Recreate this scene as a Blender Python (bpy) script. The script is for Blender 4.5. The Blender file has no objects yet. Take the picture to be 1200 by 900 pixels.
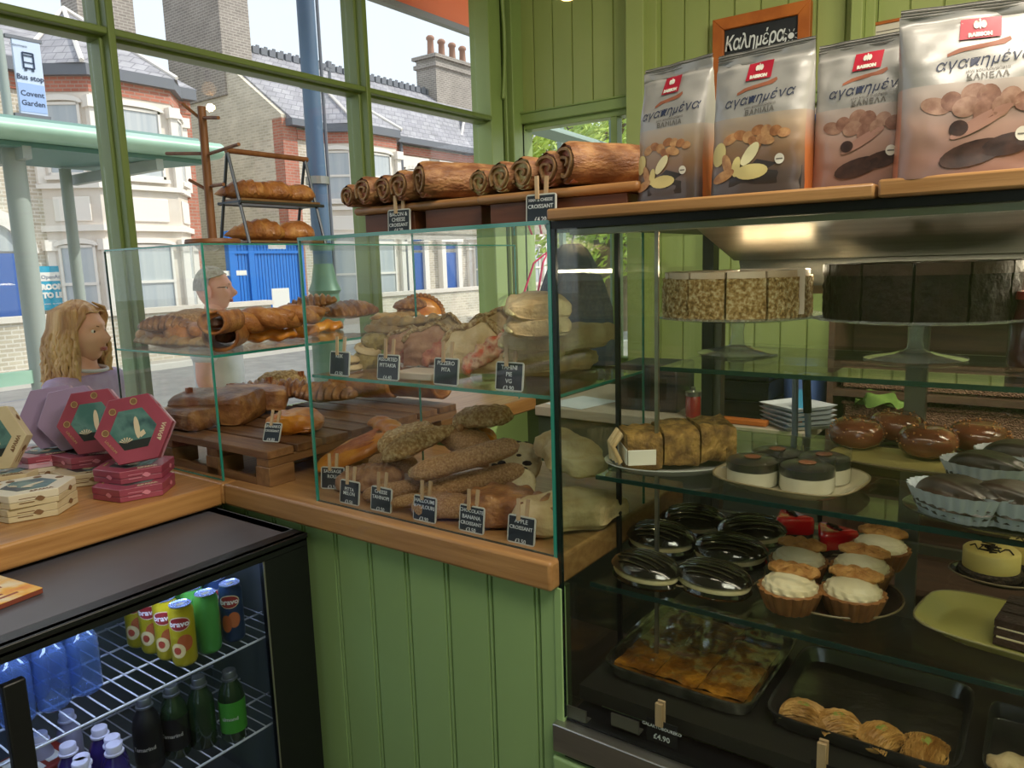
import bpy, bmesh, math, random
from mathutils import Vector, Matrix, Euler, noise
PI = math.pi
R = math.radians
random.seed(7)
sc = bpy.context.scene
col = sc.collection

# ---------------------------------------------------------------- camera
YAW, PITCH, ROLL, FPX, EYE = 0.62773294, 0.15684729, -0.03035754, 884.27364, 1.48
cf = Vector((-math.sin(YAW)*math.cos(PITCH), math.cos(YAW)*math.cos(PITCH), -math.sin(PITCH)))
cr0 = Vector((math.cos(YAW), math.sin(YAW), 0)); cu0 = cr0.cross(cf)
cr = cr0*math.cos(ROLL)+cu0*math.sin(ROLL); cu = -cr0*math.sin(ROLL)+cu0*math.cos(ROLL)
cam_d = bpy.data.cameras.new('camera'); cam = bpy.data.objects.new('camera', cam_d); col.objects.link(cam)
cam_d.sensor_fit = 'HORIZONTAL'; cam_d.sensor_width = 36; cam_d.lens = FPX/1200*36; cam_d.clip_start = .02; cam_d.clip_end = 300
cam.matrix_world = Matrix(((cr.x, cu.x, -cf.x, 0), (cr.y, cu.y, -cf.y, 0), (cr.z, cu.z, -cf.z, EYE), (0, 0, 0, 1)))
sc.camera = cam

def H(px, py, ax, val):
    """measured photo point -> point of the real plane axis=val"""
    d = cf+cr*((px-600)/FPX)-cu*((py-450)/FPX)
    o = Vector((0, 0, EYE)); t = (val-o[ax])/d[ax]
    return o+d*t

# ---------------------------------------------------------------- world, sun, lamps, exposure
w = bpy.data.worlds.new('sky'); sc.world = w; w.use_nodes = True
wn = w.node_tree; wn.nodes.clear()
sky = wn.nodes.new('ShaderNodeTexSky'); sky.sky_type = 'NISHITA'; sky.sun_disc = False
sky.sun_elevation = R(46); sky.sun_rotation = R(50); sky.air_density = 1.0; sky.dust_density = 2.5; sky.ozone_density = 1.0
mixc = wn.nodes.new('ShaderNodeMixRGB'); mixc.blend_type = 'MIX'; mixc.inputs[0].default_value = .66
mixc.inputs[2].default_value = (8.6, 9.2, 9.9, 1)
bg = wn.nodes.new('ShaderNodeBackground'); bg.inputs[1].default_value = .145
wo = wn.nodes.new('ShaderNodeOutputWorld')
wn.links.new(sky.outputs[0], mixc.inputs[1]); wn.links.new(mixc.outputs[0], bg.inputs[0]); wn.links.new(bg.outputs[0], wo.inputs[0])

def light(name, kind, loc, energy, color, size=.5, sy=None, target=None, **kw):
    d = bpy.data.lights.new(name, kind); d.energy = energy; d.color = color
    if kind == 'AREA':
        d.size = size
        if sy: d.shape = 'RECTANGLE'; d.size_y = sy
    if kind == 'SUN': d.angle = R(.6)
    if kind == 'POINT': d.shadow_soft_size = size
    o = bpy.data.objects.new(name, d); col.objects.link(o); o.location = loc
    if target is not None: o.rotation_euler = (Vector(target)-Vector(loc)).to_track_quat('-Z', 'Y').to_euler()
    return o
SUN_DIR = Vector((.52, .50, .70))
light('sun', 'SUN', SUN_DIR*30, 3.0, (1, .95, .87), target=(0, 0, 0))
light('overhead_fill', 'AREA', (.7, .2, 3.1), 50, (1, .90, .76), 1.4, 1.0, target=(.6, .4, 0))  # unseen overhead area light, added to brighten the shop interior
light('overhead_fill', 'AREA', (.9, 1.4, 3.1), 62, (1, .90, .74), 1.2, .6, target=(.3, 2.4, 0))  # second added overhead fill, placed clear of the window reflections
sc.view_settings.view_transform = 'Standard'; sc.view_settings.look = 'None'
sc.view_settings.gamma = 1; sc.view_settings.exposure = 0.18
try: sc.view_settings.use_curve_mapping = False
except Exception: pass
sc.cycles.transparent_max_bounces = 40
sc.cycles.max_bounces = 10; sc.cycles.glossy_bounces = 4; sc.cycles.transmission_bounces = 8
sc.cycles.use_denoising = True
sc.cycles.sample_clamp_indirect = 6

# ---------------------------------------------------------------- materials
MATS = {}
def nd(nt, t, **kw):
    n = nt.nodes.new(t)
    for k, v in kw.items(): setattr(n, k, v)
    return n
def c4(c): return (c[0], c[1], c[2], 1)
def hexc(s):
    s = s.lstrip('#'); r = [int(s[i:i+2], 16)/255 for i in (0, 2, 4)]
    return tuple(((x+.055)/1.055)**2.4 if x > .04045 else x/12.92 for x in r)
def M(name, colr, rough=.5, metal=0, c2=None, c3=None, scale=8, stretch=(1, 1, 1), bump=0, bscale=None, tex='noise', coat=0, emit=0, alpha=1, rnd=0, spec=.5, detail=5, sss=0, dist=0.0, lo=.35, hi=.65):
    if name in MATS: return MATS[name]
    if isinstance(colr, str): colr = hexc(colr)
    if isinstance(c2, str): c2 = hexc(c2)
    if isinstance(c3, str): c3 = hexc(c3)
    m = bpy.data.materials.new(name); m.use_nodes = True; nt = m.node_tree; L = nt.links.new
    b = nt.nodes['Principled BSDF']
    b.inputs['Base Color'].default_value = c4(colr); b.inputs['Roughness'].default_value = rough
    b.inputs['Metallic'].default_value = metal; b.inputs['Specular IOR Level'].default_value = spec
    b.inputs['Coat Weight'].default_value = coat; b.inputs['Coat Roughness'].default_value = .12
    if sss: b.inputs['Subsurface Weight'].default_value = sss; b.inputs['Subsurface Radius'].default_value = (.02, .01, .005)
    if emit: b.inputs['Emission Color'].default_value = c4(colr); b.inputs['Emission Strength'].default_value = emit
    if alpha < 1: b.inputs['Alpha'].default_value = alpha
    tc = nd(nt, 'ShaderNodeTexCoord'); mp = nd(nt, 'ShaderNodeMapping'); mp.inputs['Scale'].default_value = stretch
    L(tc.outputs['Object'], mp.inputs[0])
    vec = mp.outputs[0]
    if rnd or c2:
        oi = nd(nt, 'ShaderNodeObjectInfo'); ad = nd(nt, 'ShaderNodeVectorMath', operation='ADD')
        mu = nd(nt, 'ShaderNodeMath', operation='MULTIPLY'); mu.inputs[1].default_value = 17
        L(oi.outputs['Random'], mu.inputs[0]); L(mp.outputs[0], ad.inputs[0]); L(mu.outputs[0], ad.inputs[1]); vec = ad.outputs[0]
    cs = None
    def texn(sc_, dt=detail):
        if tex == 'voronoi':
            t = nd(nt, 'ShaderNodeTexVoronoi'); t.inputs['Scale'].default_value = sc_; L(vec, t.inputs['Vector']); return t.outputs['Distance']
        if tex == 'wave':
            t = nd(nt, 'ShaderNodeTexWave'); t.inputs['Scale'].default_value = sc_; t.inputs['Distortion'].default_value = dist or 3; t.inputs['Detail'].default_value = 3; L(vec, t.inputs['Vector']); return t.outputs['Fac']
        t = nd(nt, 'ShaderNodeTexNoise'); t.inputs['Scale'].default_value = sc_; t.inputs['Detail'].default_value = dt; t.inputs['Distortion'].default_value = dist; L(vec, t.inputs['Vector']); return t.outputs['Fac']
    if c2:
        f = texn(scale); rp = nd(nt, 'ShaderNodeValToRGB'); L(f, rp.inputs[0])
        rp.color_ramp.elements[0].position = lo; rp.color_ramp.elements[1].position = hi
        rp.color_ramp.elements[0].color = c4(colr); rp.color_ramp.elements[1].color = c4(c2)
        if c3:
            e = rp.color_ramp.elements.new((lo+hi)/2); e.color = c4(c3)
        cs = rp.outputs[0]
    if rnd:
        hs = nd(nt, 'ShaderNodeHueSaturation'); mr = nd(nt, 'ShaderNodeMapRange')
        mr.inputs[3].default_value = 1-rnd; mr.inputs[4].default_value = 1+rnd
        L(oi.outputs['Random'], mr.inputs[0]); L(mr.outputs[0], hs.inputs['Value'])
        if cs: L(cs, hs.inputs['Color'])
        else: hs.inputs['Color'].default_value = c4(colr)
        cs = hs.outputs[0]
    if cs: L(cs, b.inputs['Base Color'])
    if bump:
        f = texn(bscale or scale*3, 6); bn = nd(nt, 'ShaderNodeBump'); bn.inputs['Strength'].default_value = bump; bn.inputs['Distance'].default_value = .01
        L(f, bn.inputs['Height']); L(bn.outputs[0], b.inputs['Normal'])
    MATS[name] = m; return m

def glass_mat(name, tint=(.95, .98, .965), refl=1.0, rough=0.0, milk=0, mc=(.8, .84, .84)):
    if name in MATS: return MATS[name]
    m = bpy.data.materials.new(name); m.use_nodes = True; nt = m.node_tree; nt.nodes.clear(); L = nt.links.new
    o = nd(nt, 'ShaderNodeOutputMaterial'); mx = nd(nt, 'ShaderNodeMixShader'); t = nd(nt, 'ShaderNodeBsdfTransparent'); g = nd(nt, 'ShaderNodeBsdfGlossy')
    lw = nd(nt, 'ShaderNodeLayerWeight'); lw.inputs[0].default_value = .5; pw = nd(nt, 'ShaderNodeMath', operation='POWER'); pw.inputs[1].default_value = 5
    fr = nd(nt, 'ShaderNodeMapRange'); fr.inputs[3].default_value = .03; fr.inputs[4].default_value = .9; mu = nd(nt, 'ShaderNodeMath', operation='MULTIPLY'); mu.inputs[1].default_value = refl; mu.use_clamp = True
    L(lw.outputs['Facing'], pw.inputs[0]); L(pw.outputs[0], fr.inputs[0])
    t.inputs[0].default_value = c4(tint); g.inputs['Roughness'].default_value = rough
    L(fr.outputs[0], mu.inputs[0]); L(mu.outputs[0], mx.inputs[0]); L(t.outputs[0], mx.inputs[1]); L(g.outputs[0], mx.inputs[2]); L(mx.outputs[0], o.inputs[0])
    if milk:
        df = nd(nt, 'ShaderNodeBsdfDiffuse'); df.inputs[0].default_value = c4(mc); m2 = nd(nt, 'ShaderNodeMixShader'); m2.inputs[0].default_value = milk; L(mx.outputs[0], m2.inputs[1]); L(df.outputs[0], m2.inputs[2]); L(m2.outputs[0], o.inputs[0])
    MATS[name] = m; return m

def brick_mat(name, c1, c2, mortar, scale=1.0, bw=.22, rh=.075, ms=.012, rough=.85, stain=.16):
    if name in MATS: return MATS[name]
    c1, c2, mortar = hexc(c1), hexc(c2), hexc(mortar)
    m = bpy.data.materials.new(name); m.use_nodes = True; nt = m.node_tree; L = nt.links.new; b = nt.nodes['Principled BSDF']
    tc = nd(nt, 'ShaderNodeTexCoord'); sp = nd(nt, 'ShaderNodeSeparateXYZ'); ad = nd(nt, 'ShaderNodeMath', operation='ADD'); cb = nd(nt, 'ShaderNodeCombineXYZ')
    L(tc.outputs['Object'], sp.inputs[0]); L(sp.outputs[0], ad.inputs[0]); L(sp.outputs[1], ad.inputs[1]); L(ad.outputs[0], cb.inputs[0]); L(sp.outputs[2], cb.inputs[1])
    br = nd(nt, 'ShaderNodeTexBrick'); br.inputs['Scale'].default_value = scale; br.inputs['Brick Width'].default_value = bw; br.inputs['Row Height'].default_value = rh
    br.inputs['Mortar Size'].default_value = ms; br.inputs['Color1'].default_value = c4(c1); br.inputs['Color2'].default_value = c4(c2); br.inputs['Mortar'].default_value = c4(mortar)
    L(cb.outputs[0], br.inputs['Vector'])
    nz = nd(nt, 'ShaderNodeTexNoise'); nz.inputs['Scale'].default_value = 2.2; nz.inputs['Detail'].default_value = 6; L(tc.outputs['Object'], nz.inputs['Vector'])
    mr = nd(nt, 'ShaderNodeMapRange'); mr.inputs[1].default_value = .3; mr.inputs[2].default_value = .7; mr.inputs[3].default_value = 1-stain; mr.inputs[4].default_value = 1+stain*.4
    hs = nd(nt, 'ShaderNodeHueSaturation'); L(nz.outputs[0], mr.inputs[0]); L(mr.outputs[0], hs.inputs['Value']); L(br.outputs[0], hs.inputs['Color']); L(hs.outputs[0], b.inputs['Base Color'])
    bn = nd(nt, 'ShaderNodeBump'); bn.inputs['Strength'].default_value = .4; bn.inputs['Distance'].default_value = .01; bn.invert = True
    L(br.outputs['Fac'], bn.inputs['Height']); L(bn.outputs[0], b.inputs['Normal']); b.inputs['Roughness'].default_value = rough
    MATS[name] = m; return m

# ---------------------------------------------------------------- mesh helpers
class MB:
    def __init__(s): s.v = []; s.f = []; s.mi = []; s.k = 0
    def add(s, vs, fs, X=None):
        n = len(s.v)
        s.v += [(X@Vector(p)) if X is not None else Vector(p) for p in vs]
        s.f += [tuple(i+n for i in f) for f in fs]; s.mi += [s.k]*len(fs); return s
    def box(s, c, d, X=None, rz=0):
        hx, hy, hz = d[0]/2, d[1]/2, d[2]/2
        Rz = Matrix.Rotation(rz, 4, 'Z'); T = Matrix.Translation(c)@Rz
        if X is not None: T = X@T
        vs = [(x*hx, y*hy, z*hz) for z in (-1, 1) for y in (-1, 1) for x in (-1, 1)]
        return s.add(vs, [(0, 2, 3, 1), (4, 5, 7, 6), (0, 1, 5, 4), (2, 6, 7, 3), (0, 4, 6, 2), (1, 3, 7, 5)], T)
    def bb(s, a, b, X=None):
        return s.box([(a[i]+b[i])/2 for i in range(3)], [abs(b[i]-a[i]) for i in range(3)], X)
    def hexa(s, p):  # 8 points: bottom 4 loop, top 4 loop
        return s.add(p, [(3, 2, 1, 0), (4, 5, 6, 7), (0, 1, 5, 4), (1, 2, 6, 5), (2, 3, 7, 6), (3, 0, 4, 7)])
    def prism(s, pts, d, X=None):
        """pts loop (3-D), extruded by vector d"""
        n = len(pts); d = Vector(d); vs = [Vector(p) for p in pts]+[Vector(p)+d for p in pts]
        fs = [tuple(range(n))[::-1], tuple(range(n, 2*n))]+[(i, (i+1) % n, n+(i+1) % n, n+i) for i in range(n)]
        return s.add(vs, fs, X)
    def tube(s, path, r, seg=8, cap=True, X=None):
        path = [Vector(p) for p in path]; n = len(path); vs = []; fs = []
        rr = r if isinstance(r, (list, tuple)) else [r]*n
        up = None
        for i, p in enumerate(path):
            t = (path[min(i+1, n-1)]-path[max(i-1, 0)]).normalized()
            if up is None:
                a = Vector((0, 0, 1)) if abs(t.z) < .9 else Vector((1, 0, 0)); up = (a-t*a.dot(t)).normalized()
            else: up = (up-t*up.dot(t)).normalized()
            sd = t.cross(up)
            for j in range(seg):
                a = 2*PI*j/seg; vs.append(p+(up*math.cos(a)+sd*math.sin(a))*rr[i])
        for i in range(n-1):
            for j in range(seg):
                k = (j+1) % seg; fs.append((i*seg+j, i*seg+k, (i+1)*seg+k, (i+1)*seg+j))
        if cap: fs.append(tuple(range(seg))[::-1]); fs.append(tuple(range((n-1)*seg, n*seg)))
        return s.add(vs, fs, X)
    def lathe(s, prof, seg=24, X=None, fn=None, capb=True, capt=True):
        vs = []; fs = []; n = len(prof)
        for i, (r, z) in enumerate(prof):
            for j in range(seg):
                a = 2*PI*j/seg; q = r*(fn(a, i) if fn else 1); vs.append((q*math.cos(a), q*math.sin(a), z))
        for i in range(n-1):
            for j in range(seg):
                k = (j+1) % seg; fs.append((i*seg+j, i*seg+k, (i+1)*seg+k, (i+1)*seg+j))
        if capb and prof[0][0] > 1e-6: fs.append(tuple(range(seg))[::-1])
        if capt and prof[-1][0] > 1e-6: fs.append(tuple(range((n-1)*seg, n*seg)))
        return s.add(vs, fs, X)
    def grid(s, fn, nu, nv, cu=False, cv=False, X=None, flip=False):
        vs = [fn(i/(nu if cu else nu-1), j/(nv if cv else nv-1)) for i in range(nu) for j in range(nv)]; fs = []
        for i in range(nu if cu else nu-1):
            for j in range(nv if cv else nv-1):
                a, b = (i+1) % nu, (j+1) % nv; q = (i*nv+j, a*nv+j, a*nv+b, i*nv+b); fs.append(q[::-1] if flip else q)
        return s.add(vs, fs, X)
    def build(s, name, mat, parent=None, smooth=None, bevel=0, loc=None, seg=2):
        me = bpy.data.meshes.new(name); me.from_pydata([tuple(v) for v in s.v], [], s.f); me.validate()
        mats = mat if isinstance(mat, (list, tuple)) else [mat]
        for m in mats: me.materials.append(m)
        if len(mats) > 1 and len(me.polygons) == len(s.mi):
            for p, k in zip(me.polygons, s.mi): p.material_index = k
        if smooth is not None:
            for p in me.polygons: p.use_smooth = True
            if smooth: me.set_sharp_from_angle(angle=R(smooth))
        o = bpy.data.objects.new(name, me); col.objects.link(o)
        if parent is not None: o.parent = parent
        if loc is not None: o.location = loc
        if bevel:
            b = o.modifiers.new('bevel', 'BEVEL'); b.width = bevel; b.segments = seg; b.limit_method = 'ANGLE'; b.angle_limit = R(40)
            for p in me.polygons: p.use_smooth = True
            me.set_sharp_from_angle(angle=R(50))
        return o
def tag(o, label=None, cat=None, group=None, kind=None):
    if label: o['label'] = label
    if cat: o['category'] = cat
    if group: o['group'] = group
    if kind: o['kind'] = kind
    return o
def T(name, label, cat, loc=(0, 0, 0), rz=0, group=None, rot=None):
    o = bpy.data.objects.new(name, None); col.objects.link(o); o.empty_display_size = .05
    o.location = loc; o.rotation_euler = rot if rot else (0, 0, rz); return tag(o, label, cat, group)
def S(name, mb, mat, **kw):
    return tag(mb.build(name, mat, **kw), kind='structure')
KIDS = {}
def dup(root, loc, rot=(0, 0, 0), label=None, group=None, scale=None, name=None):
    r = root.copy(); col.objects.link(r); r.location = loc; r.rotation_euler = rot if not isinstance(rot, (int, float)) else (0, 0, rot)
    if scale: r.scale = (scale,)*3 if isinstance(scale, (int, float)) else scale
    if label: r['label'] = label
    if group: r['group'] = group
    if name: r.name = name
    def rec(src, dst):
        for ch in [c for c in src.children]:
            c = ch.copy(); col.objects.link(c); c.parent = dst; rec(ch, c)
    rec(root, r); return r
FONT_CACHE = {}
def text(s, size, mat, parent, X, name='lettering', extrude=.0004, align='CENTER', shear=0, bold=0, space=1.0, warp=None):
    cu_ = bpy.data.curves.new(name, 'FONT'); cu_.body = s; cu_.size = size; cu_.align_x = align; cu_.align_y = 'CENTER'; cu_.extrude = extrude
    cu_.shear = shear; cu_.offset = bold; cu_.space_character = space; cu_.resolution_u = 2
    o = bpy.data.objects.new(name, cu_); col.objects.link(o)
    dg = bpy.context.evaluated_depsgraph_get(); me = bpy.data.meshes.new_from_object(o.evaluated_get(dg))
    bpy.data.objects.remove(o); bpy.data.curves.remove(cu_)
    me.transform(X) if warp is None else None
    if warp is not None:
        for v in me.vertices: v.co = warp(v.co)
    me.materials.clear(); me.materials.append(mat)
    q = bpy.data.objects.new(name, me); col.objects.link(q)
    if parent is not None: q.parent = parent
    return q
def fr(o, x, u_):
    """matrix with local X axis x and local Y axis u_ at origin o"""
    x = Vector(x).normalized(); u_ = Vector(u_).normalized(); n = x.cross(u_)
    return Matrix(((x.x, u_.x, n.x, o[0]), (x.y, u_.y, n.y, o[1]), (x.z, u_.z, n.z, o[2]), (0, 0, 0, 1)))
def FY(o): return fr(o, (1, 0, 0), (0, 0, 1))     # writing that faces -Y
def FX(o): return fr(o, (0, 1, 0), (0, 0, 1))     # writing that faces +X
def nz(p, s=1.0, seed=0): return noise.noise(Vector(p)*s+Vector((seed*3.7, seed*1.3, seed*7.1)))

# palette
green = M('painted_green', '#a3b06c', .45, c2='#9cab66', scale=3, bump=.06, bscale=30)
green_backlit = M('painted_green_backlit', '#74874a', .42, c2='#6f8246', scale=2, bump=.05, bscale=25)  # same paint darkened: backlit shade of the window bars put into the colour
green_l = M('painted_green_window', '#8fa663', .42, c2='#8aa05f', scale=2, bump=.05, bscale=25)
green_c = M('painted_green_counter', '#94b478', .42, c2='#8fae72', scale=1.5, bump=.05, bscale=20)
oak = M('oak_wood', '#b58958', .38, c2='#9c7042', scale=6, stretch=(.5, 9, 9), bump=.08, bscale=30, coat=.15)
oak_y = M('oak_wood_lengthwise_y', '#b5854f', .38, c2='#9a6b3a', scale=6, stretch=(9, .5, 9), bump=.08, bscale=30, coat=.15)
walnut = M('dark_wood', '#87623f', .5, c2='#67452b', scale=5, stretch=(1, 8, 8), bump=.1, bscale=26, rnd=.12)
walnut_y = M('brown_slat_wood', '#8d6845', .42, c2='#6f4e30', scale=5, stretch=(8, 1, 8), bump=.1, bscale=26, rnd=.15, coat=.2)
peg = M('clothes_peg_wood', '#cdb08c', .6, c2='#b99870', scale=30, stretch=(1, 1, .2))
black = M('black_plastic', '#0c0d10', .4)
dark = M('dark_metal', '#15161a', .35, metal=.3)
steel = M('stainless_steel', '#b8b6ae', .28, metal=.9, c2='#a3a19a', scale=3, stretch=(1, 12, 12))
steel_d = M('dull_steel', '#8f8d84', .38, metal=.8)
white = M('white_paint', '#e6e3dc', .5)
glass = glass_mat('clear_glass', (.982, .993, .988))
glass_t = glass_mat('tinted_display_glass', (.955, .98, .962), 1.25)
glass_edge = M('green_glass_edge', '#2b8c7c', .15, emit=0, spec=.8, coat=.6)
glass_edge_d = M('dark_glass_edge', '#0f302c', .15, spec=.8, coat=.5)
chalk = M('chalk_white', '#dfe4e6', .8)
slate_b = M('chalkboard_black', '#1d2730', .55, c2='#27313a', scale=20)
# ================================================================ SETTING
XW, YB, ZC = -2.52, 3.60, 3.20
CT = .90                      # worktop height
CTOP = 1.553                  # top of glass cases
tile = M('floor_tile_brown', '#4a4038', .35, c2='#3b332d', scale=4)
S('floor', MB().bb((-2.7, -2.2, -.1), (1.9, 3.75, 0)), tile)
S('ceiling', MB().bb((-2.7, -2.2, ZC), (1.9, 3.75, ZC+.12)), M('ceiling_white', '#d8d3c6', .7))
cream = M('plain_green_plaster', '#8c9f62', .6)
S('wall_right', MB().bb((1.9, -2.2, 0), (2.02, 3.75, ZC)), cream)
S('wall_front', MB().bb((-2.7, -2.32, 0), (.25, -2.2, ZC)).bb((1.6, -2.32, 0), (2.02, -2.2, ZC)).bb((.25, -2.32, 0), (1.6, -2.2, .45)).bb((.25, -2.32, 2.9), (1.6, -2.2, ZC)), cream)  # opening in this unseen wall is added to let in frontal daylight
S('added_window_bar', MB().bb((.9, -2.3, .45), (.96, -2.22, 2.9)), green)  # upright bar of the added opening
S('added_window', MB().bb((.25, -2.27, .45), (1.6, -2.26, 2.9)), glass)  # glazing of the added opening behind the camera, there for frontal light
S('wall_left', MB().bb((-2.66, -2.2, 0), (XW, 3.75, .835)).bb((-2.66, -2.2, 2.98), (XW, 3.75, ZC)), green_l)
# back wall behind the boards, with the window hole at its left
bwm = M('board_backing_dark', '#39451f', .8)
wb = MB().bb((-2.66, YB+.02, 2.26), (-1.80, YB+.15, ZC)).bb((-1.80, YB+.02, 0), (1.9, YB+.15, ZC)).bb((-2.66, YB+.02, 0), (-1.80, YB+.15, .92))
wall_back = S('wall_back', wb, bwm)
def board(x0, x1, z0, z1, y=YB, parent=None, m=green, bead=True):
    b = MB()
    b.prism([(x0+.002, y+.012, z0), (x0+.005, y, z0), (x1-(.012 if bead else .005), y, z0), (x1-(.009 if bead else .002), y+.012, z0)], (0, 0, z1-z0))
    if bead: b.prism([(x1-.008, y+.012, z0), (x1-.0065, y+.002, z0), (x1-.002, y+.002, z0), (x1-.0005, y+.012, z0)], (0, 0, z1-z0))
    b.bb((x0, y+.011, z0), (x1, y+.0195, z1))
    return b.build('board', m, parent)
wbd = (H(725, 60, 1, YB).x-H(631, 60, 1, YB).x)/4
x = -2.52
while x < -1.83: board(x, x+wbd, 2.295, ZC, parent=wall_back, bead=False); x += wbd
x = -1.655
while x < 1.85: board(x, x+wbd, .0, ZC, parent=wall_back, bead=False); x += wbd
S('trim_1', MB().bb((-2.52, YB-.03, 2.245), (-1.79, YB+.03, 2.30)).bb((-2.52, YB-.04, 2.295), (-1.79, YB+.02, 2.305)), green_l, bevel=.004)
S('trim_2', MB().bb((-1.795, YB-.10, 0), (-1.70, YB+.05, ZC)).bb((-1.705, YB-.05, 0), (-1.655, YB+.05, ZC)), green, bevel=.004)
p2 = H(998, 60, 1, YB-.05).x
S('trim_3', MB().bb((p2, YB-.09, 0), (p2+.045, YB+.05, ZC)).bb((p2+.045, YB-.045, 0), (p2+.085, YB+.05, ZC)), green, bevel=.004)
zr = H(955, 112, 1, YB-.03).z
S('trim_4', MB().bb((-1.655, YB-.03, zr-.03), (p2, YB+.01, zr+.02)).bb((-1.655, YB-.04, zr+.012), (p2, YB+.01, zr+.024)), green_l, bevel=.003)
# window wall towards the street
win = tag(T('window_1', 'green timber shop window', 'window'), kind='structure'); del win['category']; del win['label']
def mull(y, wd=.046, z0=.902, z1=2.98, nm='mullion'):
    b = MB().bb((XW-.10, y-wd/2, z0), (XW-.015, y+wd/2, z1)).bb((XW-.02, y-wd*.27, z0), (XW+.025, y+wd*.27, z1))
    return b.build(nm, green_backlit, win, bevel=.004)
ys = [-2.0, -.89, .22, 1.335, 2.445]
for y in ys: mull(y)
ends = ys+[3.345]
for i, y in enumerate(ys):
    y1 = ends[i+1]
    b = MB().bb((XW-.09, y+.023, 2.230), (XW-.018, y1-.0, 2.274)).bb((XW-.02, y+.012, 2.240), (XW+.018, y1-.0, 2.262))
    b.build('transom', green_backlit, win, bevel=.004)
    MB().bb((XW-.063, y+.03, .9), (XW-.057, y1-.03, 2.222)).build('pane', glass, win)
    MB().bb((XW-.063, y+.03, 2.278), (XW-.057, y1-.03, 2.98)).build('pane', glass, win)
# corner post with its stepped face
pp = MB().bb((XW-.12, 3.345, .836), (XW+.01, 3.45, 2.98)).bb((XW-.12, 3.45, .88), (XW-.03, 3.5, 2.98)).bb((XW-.12, 3.50, .88), (XW+.045, 3.60, 2.98))
pp.bb((XW+.0, 3.468, .88), (XW+.022, 3.482, 2.98))
pp.build('corner_post', green_l, win, bevel=.004)
sc_ = [(XW+.03, 3.43+.028*math.sin(t*PI), 2.98-.62*t) for t in [i/10 for i in range(11)]]
MB().tube(sc_, .010, 8).build('scroll_moulding', green_l, win, smooth=60)
MB().bb((XW-.13, -2.2, .88), (XW-.056, 3.6, .915)).build('sill', green_l, win, bevel=.004)
# back window
wi2 = tag(T('window_2', 'x', 'x'), kind='structure'); del wi2['category']; del wi2['label']
b = MB().bb((-2.52, YB-.02, .92), (-2.475, YB+.08, 2.25)).bb((-1.83, YB-.02, .92), (-1.795, YB+.08, 2.25)).bb((-2.48, YB-.0, .92), (-1.83, YB+.08, .97)).bb((-2.48, YB, 2.215), (-1.83, YB+.08, 2.25))
b.build('frame', green_l, wi2, bevel=.003)
xm = H(719, 140, 1, YB).x
MB().bb((xm-.018, YB+.0, .97), (xm+.018, YB+.06, 2.215)).build('mullion', green_l, wi2, bevel=.003)
MB().bb((-2.475, YB+.035, .97), (xm-.018, YB+.041, 2.215)).build('pane', glass, wi2)
MB().bb((xm+.018, YB+.035, .97), (-1.83, YB+.041, 2.215)).build('pane', glass, wi2)
# pavement, road
pav = M('pavement_slabs', '#b3aca1', .8, c2='#9e978c', scale=1.2, bump=.1, bscale=20)
asph = M('asphalt', '#8b8985', .85, c2='#7a7875', scale=3, bump=.2, bscale=60)
S('pavement', MB().bb((-7.4, -14, -.35), (-2.66, 30, -.2)).bb((-17.2, -14, -.35), (-13.9, 40, -.2)).bb((-2.66, 3.76, -.35), (14, 30, -.21)), pav)
S('road', MB().bb((-13.9, -14, -.45), (-7.4, 40, -.30)), asph)
S('ground', MB().bb((-60, -40, -.6), (40, 90, -.46)), asph)
S('kerb', MB().bb((-7.52, -14, -.42), (-7.4, 30, -.19)).bb((-13.9, -14, -.42), (-13.78, 40, -.19)), M('kerb_stone', '#c9c4bb', .8))

# blackboard on the wall
wood_o = M('orange_wood_frame', '#c4702c', .45, c2='#ad5d22', scale=5, stretch=(2, 2, 2), bump=.05)
yb = YB-.05
a = H(835, 22, 1, yb); c = H(950, 0, 1, yb)
X0, X1, Z1 = a.x, c.x, (a.z+c.z)/2; Z0 = Z1-.62; FWd = .052
bb_ = T('blackboard', 'orange-framed blackboard with a chalk greeting and a chalk sun, on the green boards', 'blackboard', ((X0+X1)/2, YB-.005, Z0))
cx0 = (X0+X1)/2
MB().bb((X0-cx0+.02, -.03, .02), (X1-cx0-.02, -.008, Z1-Z0-.02)).build('slate', M('blackboard_slate', '#1c2026', .6, c2='#262b31', scale=6), bb_)
def lframe(mb, x0, x1, z0, z1, w_, y0, y1):
    mb.hexa([(x0, y0, z1-w_*0), (x1, y0, z1), (x1-w_, y0, z1-w_), (x0+w_, y0, z1-w_), (x0, y1, z1), (x1, y1, z1), (x1-w_, y1, z1-w_), (x0+w_, y1, z1-w_)])
def frame_parts(x0, x1, z0, z1, w_, y0, y1, mat, parent, name='frame_rail', bev=.003):
    q = [[(x0, z0), (x1, z0), (x1-w_, z0+w_), (x0+w_, z0+w_)], [(x0, z1), (x1, z1), (x1-w_, z1-w_), (x0+w_, z1-w_)],
         [(x0, z0), (x0, z1), (x0+w_, z1-w_), (x0+w_, z0+w_)], [(x1, z0), (x1, z1), (x1-w_, z1-w_), (x1-w_, z0+w_)]]
    for p in q: MB().prism([(u, y0, v) for u, v in p], (0, y1-y0, 0)).build(name, mat, parent, bevel=bev)
frame_parts(X0-cx0, X1-cx0, 0, Z1-Z0, FWd, -.045, -.004, wood_o, bb_)
q1 = H(846, 50, 1, yb); q2 = H(918, 35, 1, yb)
tx = text('Καλημέρα,', .088, chalk, bb_, fr((q1.x-cx0+.01, -.032, q1.z-Z0-.012), (1, 0, .0), (0, 0, 1)), align='LEFT', shear=.2, bold=.0012, space=.93)
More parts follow.
